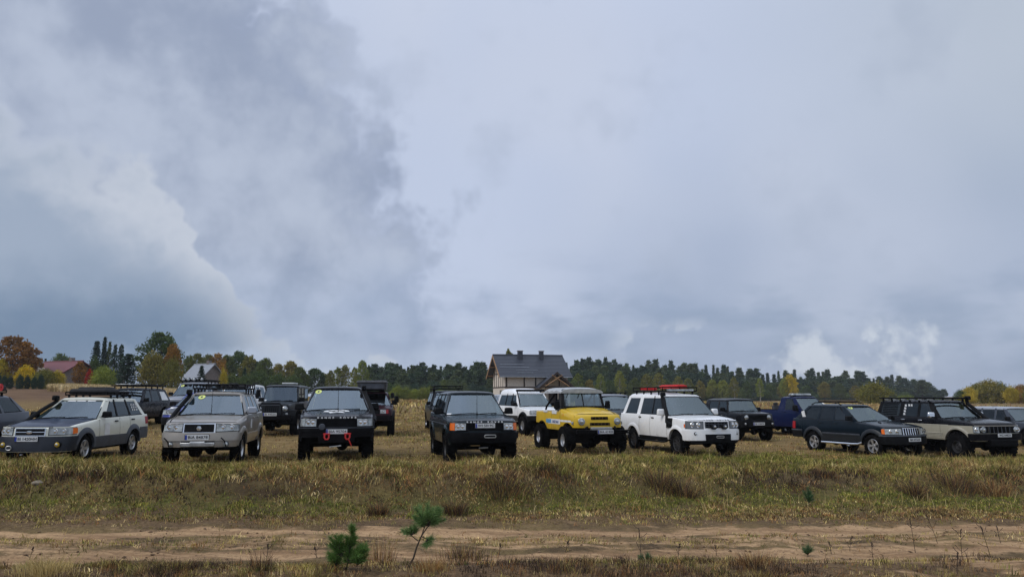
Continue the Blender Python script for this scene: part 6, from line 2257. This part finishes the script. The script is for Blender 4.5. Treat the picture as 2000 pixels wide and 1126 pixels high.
tree(993, 680, 150, 'birch', 'olive', 'birch top showing above the house ridge', wpx=30, v=0)
tree(1760, 772, 200, 'bush', 'lime', 'low lime bush at the right end of the wood', wpx=40, cat='bush')
# right-hand group
for rk_, px, tp, w, cl in ranked(((1868, 762, 20, 'green'), (1884, 757, 26, 'yellow'), (1903, 750, 34, 'olive'), (1925, 744, 48, 'olive'), (1945, 748, 34, 'green'), (1966, 755, 26, 'yellow'), (1990, 752, 40, 'orange'), (2015, 750, 40, 'olive'), (1880, 768, 26, 'yellow'))):
    tree(px, tp, rt.uniform(150, 165), 'bush', cl, CW[cl] + ' broadleaf tree in the clump at far right, ' + rk_, 'broadleaf clump at far right', wpx=w * 1.25, name='broadleaf_tree')
# lime shrubs in the gap behind the field
for rk_, px, tp, w in ranked(((778, 754, 26), (795, 757, 26), (812, 760, 26), (828, 757, 22), (842, 755, 26), (768, 764, 24), (860, 760, 26), (804, 766, 26))):
    tree(px, tp, 150, 'bush', 'lime', 'lime yellow shrub at the foot of the pines behind the open gap, ' + rk_, 'lime shrubs behind the open gap', wpx=w, cat='bush')
for rk_, px, tp in ranked(((875, 766), (900, 768), (925, 768), (945, 768), (1125, 768), (1150, 770), (750, 768), (735, 766))):
    tree(px, tp, 148, 'bush', 'green', 'dull green scrub behind the roofs of the parked cars, ' + rk_, 'scrub behind the parked cars', wpx=34, cat='bush')

# ------------------------------------------------------------------ houses
M_BLOCK = simple('cream_blocks', (0.66, 0.60, 0.53), 0.85, var=0.12, bump=0.3, bscale=6)
M_TIMBER = simple('dark_timber', (0.045, 0.028, 0.02), 0.8, var=0.3)
M_WOOD = simple('new_wood', (0.34, 0.20, 0.10), 0.7, var=0.2)
M_SLATE = simple('slate_tiles', (0.030, 0.036, 0.052), 0.5, var=0.25)
M_BATTEN = simple('pale_batten', (0.30, 0.33, 0.38), 0.5, var=0.2)
M_REDROOF = simple('red_roof', (0.15, 0.035, 0.04), 0.6, var=0.2)
M_RENDER = simple('grey_render', (0.20, 0.17, 0.16), 0.85, var=0.2)
M_CREAMW = simple('cream_wall', (0.42, 0.37, 0.30), 0.85, var=0.12)
M_TIN = simple('pale_tin', (0.26, 0.28, 0.32), 0.45, var=0.15)
M_PANE = simple('dark_pane', (0.02, 0.024, 0.03), 0.15, var=0.1)


def house_main():
    d = 112.0
    yaw = R(13)
    X = ray(986, d)
    r = empty('house', (X, d, gz(X, d)), yaw)
    setp(r, 'unfinished half-timbered house with dark tiled roof and wooden porch gable', 'house')
    gzl = gz(X, d)
    T = z_at(695, d + 4) - gzl   # ridge
    L, Dp = 9.5, 8.4
    E = (z_at(736, d - .7) - gzl + .18 * T) / 1.18   # wall top; the eaves hang below it
    #             # length along x, depth along y
    m = MB(); m.box((L / 2, 0.0 + 0.15, E / 2), (L, 0.3, E)); m.build('front_wall', M_BLOCK, r)
    for x in (0.15, L - 0.15):
        m = MB(); m.prism([Vector((x - .15, 0.301, 0)), Vector((x - .15, Dp, 0)), Vector((x - .15, Dp, E)), Vector((x - .15, Dp / 2, T - .15)), Vector((x - .15, 0.301, E))], (.3, 0, 0)); m.build('gable_wall', M_BLOCK, r)
    m = MB(); m.box((L / 2, Dp - .15, E / 2), (L - .62, .3, E - .02)); m.build('rear_wall', M_BLOCK, r)
    # timber framing, each post a part
    zt0, zt1 = E * 0.58, E - 0.12
    for x in (0.25, 2.9, 4.6, 6.35, 8.2):
        m = MB(); m.box((x, -.02, (zt0 + zt1) / 2), (.2, .06, zt1 - zt0)); m.build('timber_post', M_TIMBER, r)
    m = MB(); m.box((L / 2, -.025, zt0 - .08), (L, .07, .16)); m.build('timber_rail', M_TIMBER, r)
    m = MB(); m.box((-.025, Dp / 2, zt0 - .08), (.07, Dp, .16)); m.build('timber_rail', M_TIMBER, r)
    for y in (1.2, 2.6, 4.2, 5.8, 7.2):
        hh = E + (T - E) * (1 - abs(y - Dp / 2) / (Dp / 2)) - .35
        m = MB(); m.box((-.02, y, (zt0 + hh) / 2), (.06, .18, hh - zt0)); m.build('timber_post', M_TIMBER, r)
    m = MB(); m.box((-.022, Dp / 2, E + .1), (.065, Dp * .8, .16)); m.build('timber_rail', M_TIMBER, r)
    for y in (.8, 1.9, 3.0):
        m = MB(); m.box((-.01, y, zt0 * .62), (.06, .5, .95)); w = m.build('window', M_PANE, r)
        m = MB(); m.box((-.05, y, zt0 * .62 - .52), (.14, .62, .07)); m.build('sill', M_BLOCK, w)
    for x in (2.6, 5.2):
        m = MB(); m.box((x, -.01, zt0 * .55), (.9, .06, 1.0)); m.build('window', M_PANE, r)
    # roof: two slopes built of tile courses
    ov, ex = .75, .95
    sl = (T - E) / (Dp / 2)
    for sg in (0, 1):
        m = MB()
        y_e = -ov if sg == 0 else Dp + ov
        ze = E - sl * ov
        m.prism([Vector((-ex, y_e, ze)), Vector((-ex, Dp / 2, T)), Vector((-ex, Dp / 2, T + .16)), Vector((-ex, y_e, ze + .16))], (L + ex + .5, 0, 0))
        rf = m.build('roof_slope', M_SLATE, r)
        if sg == 0:
            n = 15
            for k in range(n):
                u0, u1 = k / n, (k + 1.0) / n
                p0 = Vector((-ex, y_e + (Dp / 2 - y_e) * u0, ze + (T - ze) * u0 + .17))
                p1 = Vector((-ex, y_e + (Dp / 2 - y_e) * u1, ze + (T - ze) * u1 + .17))
                q = MB(); q.prism([p0 + Vector((0, 0, .05)), p1 + Vector((0, 0, .01)), p1 - Vector((0, 0, .02)), p0 - Vector((0, 0, .02))], (L + ex + .5, 0, 0)); q.build('tile_course', M_SLATE, rf)
                if k in (2, 4, 6, 8):
                    x0 = rt.uniform(0, 3)
                    q = MB(); q.tube([p0 + Vector((x0, -.02, .06)), p0 + Vector((x0 + rt.uniform(2, 4.5), -.02, .06))], .035, 4); q.build('snow_rail', M_BATTEN, rf)
    m = MB(); m.tube([(-ex, Dp / 2, T + .2), (L + .5, Dp / 2, T + .2)], .12, 8); m.build('ridge', M_SLATE, r)
    m = MB(); m.tube([(-ex, -ov - .08, E - sl * ov + .05), (L + .5, -ov - .08, E - sl * ov + .05)], .07, 8); m.build('gutter', M_BATTEN, r)
    for sg in (0, 1):      # bargeboards and exposed purlins of the gable
        m = MB(); y_e = -ov if sg == 0 else Dp + ov
        m.prism([Vector((-ex - .05, y_e, E - sl * ov - .2)), Vector((-ex - .05, Dp / 2, T - .2)), Vector((-ex - .05, Dp / 2, T + .18)), Vector((-ex - .05, y_e, E - sl * ov + .18))], (.06, 0, 0)); m.build('bargeboard', M_WOOD, r)
    for y, z in ((0.0, E - .1), (2.1, (E + T) / 2 - .2), (Dp - 2.1, (E + T) / 2 - .2), (Dp, E - .1)):
        m = MB(); m.box((-ex / 2, y, z), (ex, .16, .2)); m.build('purlin', M_WOOD, r)
    for x, w_ in ((3.1, .7), (6.4, .6)):
        m = MB(); m.box((x, Dp / 2 - .8, T - .1), (w_, .7, 1.7)); ch = m.build('chimney', M_SLATE, r, bev=.02)
        m = MB(); m.box((x, Dp / 2 - .8, T + .79), (w_ + .15, .85, .08)); m.build('chimney_cap', M_RENDER, ch)
    # porch with open gable of crossed beams
    px0, px1, pd = 4.9, 9.3, -2.3
    pz, pt_ = E * .60, E * .60 + 1.85
    cx = (px0 + px1) / 2
    for x in (px0 + .3, px1 - .3):
        m = MB(); m.box((x, pd + .3, pz / 2), (.38, .38, pz)); m.build('porch_post', M_BLOCK, r)
    for sg in (-1, 1):
        e = cx + sg * (px1 - px0) / 2 * 1.22
        ez = pz - .35
        m = MB(); m.prism([Vector((e, pd - .5, ez)), Vector((cx, pd - .5, pt_)), Vector((cx, pd - .5, pt_ + .16)), Vector((e, pd - .5, ez + .16))], (0, 4.2, 0)); m.build('porch_roof', M_SLATE, r)
        m = MB(); m.prism([Vector((e, pd - .53, ez - .16)), Vector((cx, pd - .53, pt_ - .16)), Vector((cx, pd - .53, pt_ + .17)), Vector((e, pd - .53, ez + .17))], (0, .05, 0)); m.build('porch_bargeboard', M_TIMBER, r)
        m = MB(); m.tube([(cx - sg * 1.75, pd - .45, pz - .05), (cx + sg * .75, pd - .45, pt_ - .32)], .10, 6); m.build('cross_beam', M_WOOD, r)
    m = MB(); m.box((cx, pd - .2, pz - .12), (px1 - px0, .18, .2)); m.build('porch_beam', M_TIMBER, r)
    m = MB(); m.box((cx, -.04, 1.1), (1.1, .06, 2.2)); dr = m.build('door', M_TIMBER, r)


house_main()


def simple_house(name, label, px, d, yaw, L, Dp, e_py, r_py, wall, roofm, gable='x', wins=()):
    X = ray(px, d)
    g0 = gz(X, d)
    E, T = z_at(e_py, d) - g0, z_at(r_py, d) - g0
    r = setp(empty(name, (X, d, g0), R(yaw)), label, 'house')
    m = MB(); m.box((0, 0, E / 2), (L, Dp, E)); w = m.build('wall', wall, r)
    for sx in (-1, 1):
        m = MB(); m.prism([Vector((sx * (L / 2 - .15), -Dp / 2, E)), Vector((sx * (L / 2 - .15), Dp / 2, E)), Vector((sx * (L / 2 - .15), 0, T - .1))], (sx * .15, 0, 0)); m.build('gable_wall', wall, r)
    sl = (T - E) / (Dp / 2)
    for sy in (-1, 1):
        m = MB(); y_e = sy * (Dp / 2 + .5)
        m.prism([Vector((-L / 2 - .5, y_e, E - sl * .5)), Vector((-L / 2 - .5, 0, T)), Vector((-L / 2 - .5, 0, T + .14)), Vector((-L / 2 - .5, y_e, E - sl * .5 + .14))], (L + 1, 0, 0)); m.build('roof_slope', roofm, r)
    m = MB(); m.tube([(-L / 2 - .5, 0, T + .15), (L / 2 + .5, 0, T + .15)], .1, 6); m.build('ridge', roofm, r)
    for x in wins:
        m = MB(); m.box((x, -Dp / 2 - .01, E * .55), (.9, .06, 1.1)); q = m.build('window', M_PANE, r)
        m = MB(); m.box((x, -Dp / 2 - .05, E * .55 - .6), (1.05, .14, .08)); m.build('sill', M_BATTEN, q)
    m = MB(); m.box((L * .2, .2, T + .1), (.6, .6, 1.2)); m.build('chimney', wall, r)
    return r


simple_house('house', 'low house with dull red roof among autumn bushes at left', 128, 122, -24, 8.0, 5.4, 726, 707, M_RENDER, M_REDROOF, wins=(-2, 1.2))
simple_house('house', 'cream gabled house behind the yellow bush at far left', 40, 118, 62, 6.0, 5.0, 730, 713, M_CREAMW, simple('straw_roof', (.36, .30, .22), .8), wins=(0,))
ct = simple_house('cottage', 'cottage with pale grey tin roof behind the dark spruce', 402, 132, -32, 4.6, 4.2, 736, 712, M_RENDER, M_TIN, wins=(-1, 1))
simple_house('house', 'bluish roof glimpsed between the tall conifers', 212, 136, 5, 5.0, 4.0, 722, 710, M_RENDER, simple('blue_tin', (.12, .14, .2), .5))

# ------------------------------------------------------------------ fence posts on the right meadow
for k, px in enumerate((1478, 1495, 1509, 1522, 1640, 1652, 1905, 1935, 1962)):
    dd = 62 + 3 * (k % 3)
    X = ray(px, dd)
    m = MB(); m.tube([(0, 0, -.3), (0.02, 0, .6), (0.03, 0.01, 1.25)], [.05, .05, .04], 7)
    o = m.build('fence_post', M_WOOD)
    o.location = (X, dd, gz(X, dd))
    setp(o, 'thin weathered fence post in the meadow beyond the cars, ' + ORD[k] + ' from left', 'fence post', 'meadow fence posts')


# ------------------------------------------------------------------ plants on the bank and verge
def hit(px, py):
    u = (px - 1000) / F_PX
    v = (563 - py) / F_PX
    dirv = Vector((u, math.cos(PITCH) - v * math.sin(PITCH), math.sin(PITCH) + v * math.cos(PITCH)))
    tt = np.arange(6.0, 60.0, 0.03)
    X_, Y_, Z_ = dirv.x * tt, dirv.y * tt, CAM_Z + dirv.z * tt
    k = int(np.argmax(Z_ < height(X_, Y_)))
    return Vector((X_[k], Y_[k], Z_[k]))


M_NEEDLE = attr_mat('needles', 0.6, 0.2)
def needle_tree(name, label, px, py, twigs, colr, stem_r=0.012):
    """twigs: list of (polyline in (x,z,depth) metres, needled from this fraction)"""
    p = hit(px, py)
    r = setp(empty(name, p), label, 'sapling')
    st = MB()
    V, Fs, Cc = [], [], []
    k = 0
    for pts, f0, rad in twigs:
        P3 = [Vector((q[0], q[2] if len(q) > 2 else 0.0, q[1])) for q in pts]
        st.tube(P3, [rad * (1 - 0.6 * i / (len(P3) - 1)) for i in range(len(P3))], 6)
        L = [(P3[i + 1] - P3[i]).length for i in range(len(P3) - 1)]
        tot = sum(L)
        nn = int(560 * tot * (1 - f0)) + 40
        for q in range(nn):
            u = (f0 + (1 - f0) * rng.random()) * tot
            i = 0
            while i < len(L) - 1 and u > L[i]: u -= L[i]; i += 1
            c = P3[i].lerp(P3[i + 1], min(1, u / L[i]))
            ax = (P3[i + 1] - P3[i]).normalized()
            dv = Vector(rng.normal(size=3)).normalized()
            dv = (dv + ax * 1.1).normalized()
            ln = 0.055 + 0.055 * rng.random()
            sd_ = dv.cross(Vector(rng.normal(size=3))).normalized() * 0.003
            V += [c - sd_, c + sd_, c + dv * ln]
            Fs.append((k, k + 1, k + 2)); k += 3
            cl = np.array(colr) * (0.6 + 0.8 * rng.random())
            Cc += [cl, cl, cl * 1.25]
    st.build('stem', M_BARK, r)
    me = np_mesh('needles', np.array([tuple(v) for v in V]), np.array(Fs), M_NEEDLE, False, colors=np.array(Cc))
    link('needles', me, r)
    return r


def tuftwigs(c, rx, rz, n, base):
    out = []
    for k in range(n):
        a = rng.random() * 6.28
        e = (c[0] + rx * math.cos(a) * (0.4 + 0.7 * rng.random()), c[1] + rz * (rng.random() * 1.5 - 0.45), rng.normal() * rx * 0.5)
        mid = ((base[0] + e[0]) / 2, (base[1] + e[1]) / 2 - 0.01, e[2] * 0.4)
        out.append(([base, mid, e], 0.30, 0.006))
    return out


G1, G2 = (0.140, 0.225, 0.075), (0.105, 0.190, 0.045)
tw = [([(0, -.02), (.07, .10), (.11, .24), (.17, .38), (.25, .50), (.32, .56)], 0.97, 0.016), ([(.17, .38), (.22, .52), (.24, .62), (.25, .80)], 0.5, 0.009), ([(.13, .32), (.05, .38), (-.02, .47)], 0.45, 0.008), ([(.17, .38), (.26, .34), (.29, .30)], 0.5, 0.007)]
tw += tuftwigs((.27, .62), .21, .13, 26, (.24, .52)) + tuftwigs((0.0, .46), .10, .07, 9, (.05, .40)) + tuftwigs((.29, .27), .08, .09, 8, (.24, .33)) + tuftwigs((.12, .58), .10, .08, 7, (.2, .5))
needle_tree('pine_sapling', 'leaning young pine with a bare stem beside the sandy track', 797, 1104, tw, G1)
tw = [([(0, -.02), (.03, .2), (.05, .4), (.07, .54)], 0.45, 0.012)]
for bx, bz, n_, rx, rz in ((-.16, .10, 12, .13, .12), (-.08, .22, 12, .13, .11), (.06, .14, 14, .15, .13), (.18, .12, 11, .12, .11), (.20, .22, 8, .09, .09), (-.12, .30, 8, .08, .09), (.05, .32, 8, .08, .08), (.07, .47, 4, .04, .05)):
    tw += tuftwigs((bx, bz + .03), rx, rz, n_, (bx * .8, bz - .06))
needle_tree('pine_sapling', 'bushy bright green young pine at the bottom edge', 676, 1112, tw, G2)
needle_tree('pine_sapling', 'small dark green pine seedling on the grassy bank at right', 1580, 988, [([(0, 0), (0, .3), (0, .42)], .2, .008)] + tuftwigs((0, .2), .12, .14, 13, (0, .08)), (0.07, 0.13, 0.055))
needle_tree('pine_sapling', 'tiny pine seedling on the near verge at right', 1578, 1086, [([(0, 0), (.01, .12), (.01, .16)], .2, .005)] + tuftwigs((0, .09), .06, .06, 6, (0, .03)), (0.07, 0.13, 0.055))
needle_tree('pine_sapling', 'flat green seedling at the foot of the dry weed', 1262, 1096, [([(0, 0), (.02, .06), (.03, .1)], .2, .005)] + tuftwigs((0, .05), .15, .02, 7, (0, .01)), (0.07, 0.13, 0.055))


def clump(label, px, py, wpx, hpx, pal, n=420, lean=0.75, name='heather_clump', cat='shrub', thick=0.010):
    p = hit(px, py)
    s_px = F_PX / p.y
    w, h_ = wpx / s_px, 0.72 * hpx / s_px
    x = p.x + rng.normal(0, w * 0.22, n)
    y = p.y + rng.normal(0, w * 0.18, n)
    az_ = np.arctan2(y - p.y, x - p.x) + rng.normal(0, 0.5, n)
    hh = h_ * (0.45 + 0.7 * rng.random(n)) * np.exp(-((x - p.x) / w) ** 2)
    V, T_, C = blades(x, y, hh, np.full(n, thick), np.clip(lean + rng.normal(0, .25, n), 0, 1), pick(pal[0], pal[1], n), 2, az_)
    V = V - np.array([p.x, p.y, p.z])
    o = link(name, np_mesh(name, V, T_, M_BLADE, True, colors=C))
    o.location = p
    return setp(o, label, cat)


DK = (['dark', 'rust', 'olive'], [5, 1.6, 0.8])
RS = (['rust', 'dark', 'straw'], [3, 2, 1])
for a_ in (('dark brown heather clump on the bank below the green off-roader', 985, 955, 85, 50, DK), ('brown brush on the bank below the white off-roader', 1290, 950, 70, 52, DK), ('dark twiggy brush right beside the one below the white off-roader', 1335, 965, 66, 46, DK),
           ('dark purple-brown clump on the bank at right', 1790, 968, 52, 44, DK), ('brown heather clump high on the bank at right', 1865, 952, 84, 56, DK), ('rusty heather clump at the right end of the bank', 1940, 965, 70, 44, RS),
           ('dark grey-brown bush at the foot of the bank near the leaning pine', 888, 1004, 56, 52, DK), ('small dark bush at the foot of the bank in the middle', 738, 1006, 38, 42, DK), ('dark patch of heather high on the bank below the white off-roader', 1608, 926, 44, 16, DK)):
    clump(*a_)
for a_ in (('upright dry twigs between the two young pines', 742, 1098, 62, 72, RS, 160, .25), ('low dark heather right of the leaning pine', 905, 1092, 110, 42, DK, 420, .4), ('rusty grass tuft under the leaning pine', 840, 1112, 70, 34, (['rust', 'straw'], [3, 2]), 380, .5),
           ('pale straw grass tuft at the lower left', 85, 1122, 120, 50, (['straw'], [1]), 480, .45), ('reddish dry heather on the near verge right of centre', 1475, 1102, 100, 42, RS, 420, .6), ('dark heather at the bottom edge left of the young pines', 510, 1112, 54, 56, DK, 160, .3),
           ('dark heather in the lower middle', 1090, 1112, 130, 34, DK, 420, .45), ('dark heather low at left of centre', 345, 1112, 120, 34, DK, 420, .45)):
    clump(*a_, thick=0.006)


def weed(label, px, py, hpx, lean, br=3):
    p = hit(px, py)
    s_px = F_PX / p.y
    h_ = hpx / s_px
    r = MB()
    pts = [Vector((lean * h_ * (k / 4) ** 1.4, 0.01 * math.sin(k), h_ * k / 4 - .02)) for k in range(5)]
    r.tube(pts, [.005, .0045, .004, .0035, .004], 5)
    for k in range(br):
        b = pts[1 + k % 3].lerp(pts[2 + k % 3], rt.random())
        sg = 1 if k % 2 else -1
        e = b + Vector((sg * h_ * rt.uniform(.1, .28), rt.uniform(-.03, .03), h_ * rt.uniform(.1, .3)))
        r.tube([b, b.lerp(e, .5) + Vector((0, 0, -.01)), e], [.004, .003, .005], 4)
    for k in range(9):
        q = pts[4].lerp(pts[2], k / 16) + Vector((rt.uniform(-.012, .012), rt.uniform(-.012, .012), 0))
        r.box(q, (.009, .009, .016), rt.random())
    o = r.build('dead_weed', simple('dead_stem', (.05, .03, .024), .9, var=.3))
    o.location = p
    setp(o, label, 'weed')


for a_ in (('dry dock stem standing on the near verge right of the seedling', 1253, 1095, 62, -.06), ('forked dry stem on the right verge', 1788, 1078, 64, -.1, 4), ('tall leaning dry stem crossing the track on the right', 1832, 1062, 62, -.35, 2), ('branched dry weed on the right verge', 1880, 1092, 58, .0, 5),
           ('thin dry stem near the right edge', 1935, 1088, 60, -.25, 3), ('short dry stem on the lower left verge', 57, 1092, 26, .25, 2), ('small dry stems left of the dock stem', 1105, 1078, 24, .2, 4), ('dry stem in the middle of the near verge', 1325, 1090, 30, .1, 3),
           ('dry stem before the white off-roader on the bank', 1312, 935, 45, .05, 4), ('thin dry stem between white and dark cars', 1476, 885, 42, .0, 1), ('dry weed at the bottom right', 1870, 1124, 46, .1, 4)):
    weed(*a_)
for k, (px, py, hp) in enumerate(((1705, 1088, 30), (1625, 1082, 26), (520, 1095, 34), (618, 1088, 22), (975, 1085, 26), (1400, 1085, 22), (1955, 1060, 34), (1660, 1075, 30))):
    weed(('slender dead stem in the straw at column one', 'slender dead stem left of the forked one', 'dead stem left of the bushy pine', 'short dead stem behind the bushy pine', 'dead stem right of the dark heather', 'short dead stem near the reddish heather', 'dead stem close to the right edge of the track', 'dead stem above the tiny seedling')[k] if k else 'slender dead stem right of the tiny seedling', px, py, hp, rt.uniform(-.2, .2), 2)
# pale stone on the bank
m = MB(); m.lathe([(0.02, -.05), (.16, -.03), (.18, .04), (.12, .11), (.02, .14)], 9, (0, 0, 0), 'z')
for q, v in enumerate(m.v): m.v[q] = (v[0] * (1.5 + .3 * math.sin(7 * v[1])), v[1] * .8, v[2] * (1 + .2 * math.sin(9 * v[0])))
for lb, px, py, s_ in (('rough pale field stone lying on the bank at left', 72, 944, .5), ('small flat stone in the field before the blue pickup', 1545, 842, 1.2)):
    p = hit(px, py)
    o = link('field_stone', m.mesh('field_stone', simple('stone', (.24, .20, .15), .9, var=.25, bump=.5, bscale=12)))
    o.location = p
    o.scale = (s_,) * 3
    setp(o, lb, 'stone')

# ------------------------------------------------------------------ damp autumn air
m = MB(); m.box((0, 920, 14.0), (3300, 2060, 48.0))
hz = m.mesh('haze', None, False)
hm = bpy.data.materials.new('haze')
hm.use_nodes = True
hm.node_tree.nodes.clear()
ho = hm.node_tree.nodes.new('ShaderNodeOutputMaterial')
hv = hm.node_tree.nodes.new('ShaderNodeVolumePrincipled')
hv.inputs['Color'].default_value = (0.86, 0.91, 1.0, 1)
hv.inputs['Density'].default_value = 0.00022
hm.node_tree.links.new(hv.outputs[0], ho.inputs['Volume'])
hz.materials.append(hm)
setp(link('haze', hz), 'thin damp haze over the field', 'haze', kind='stuff')
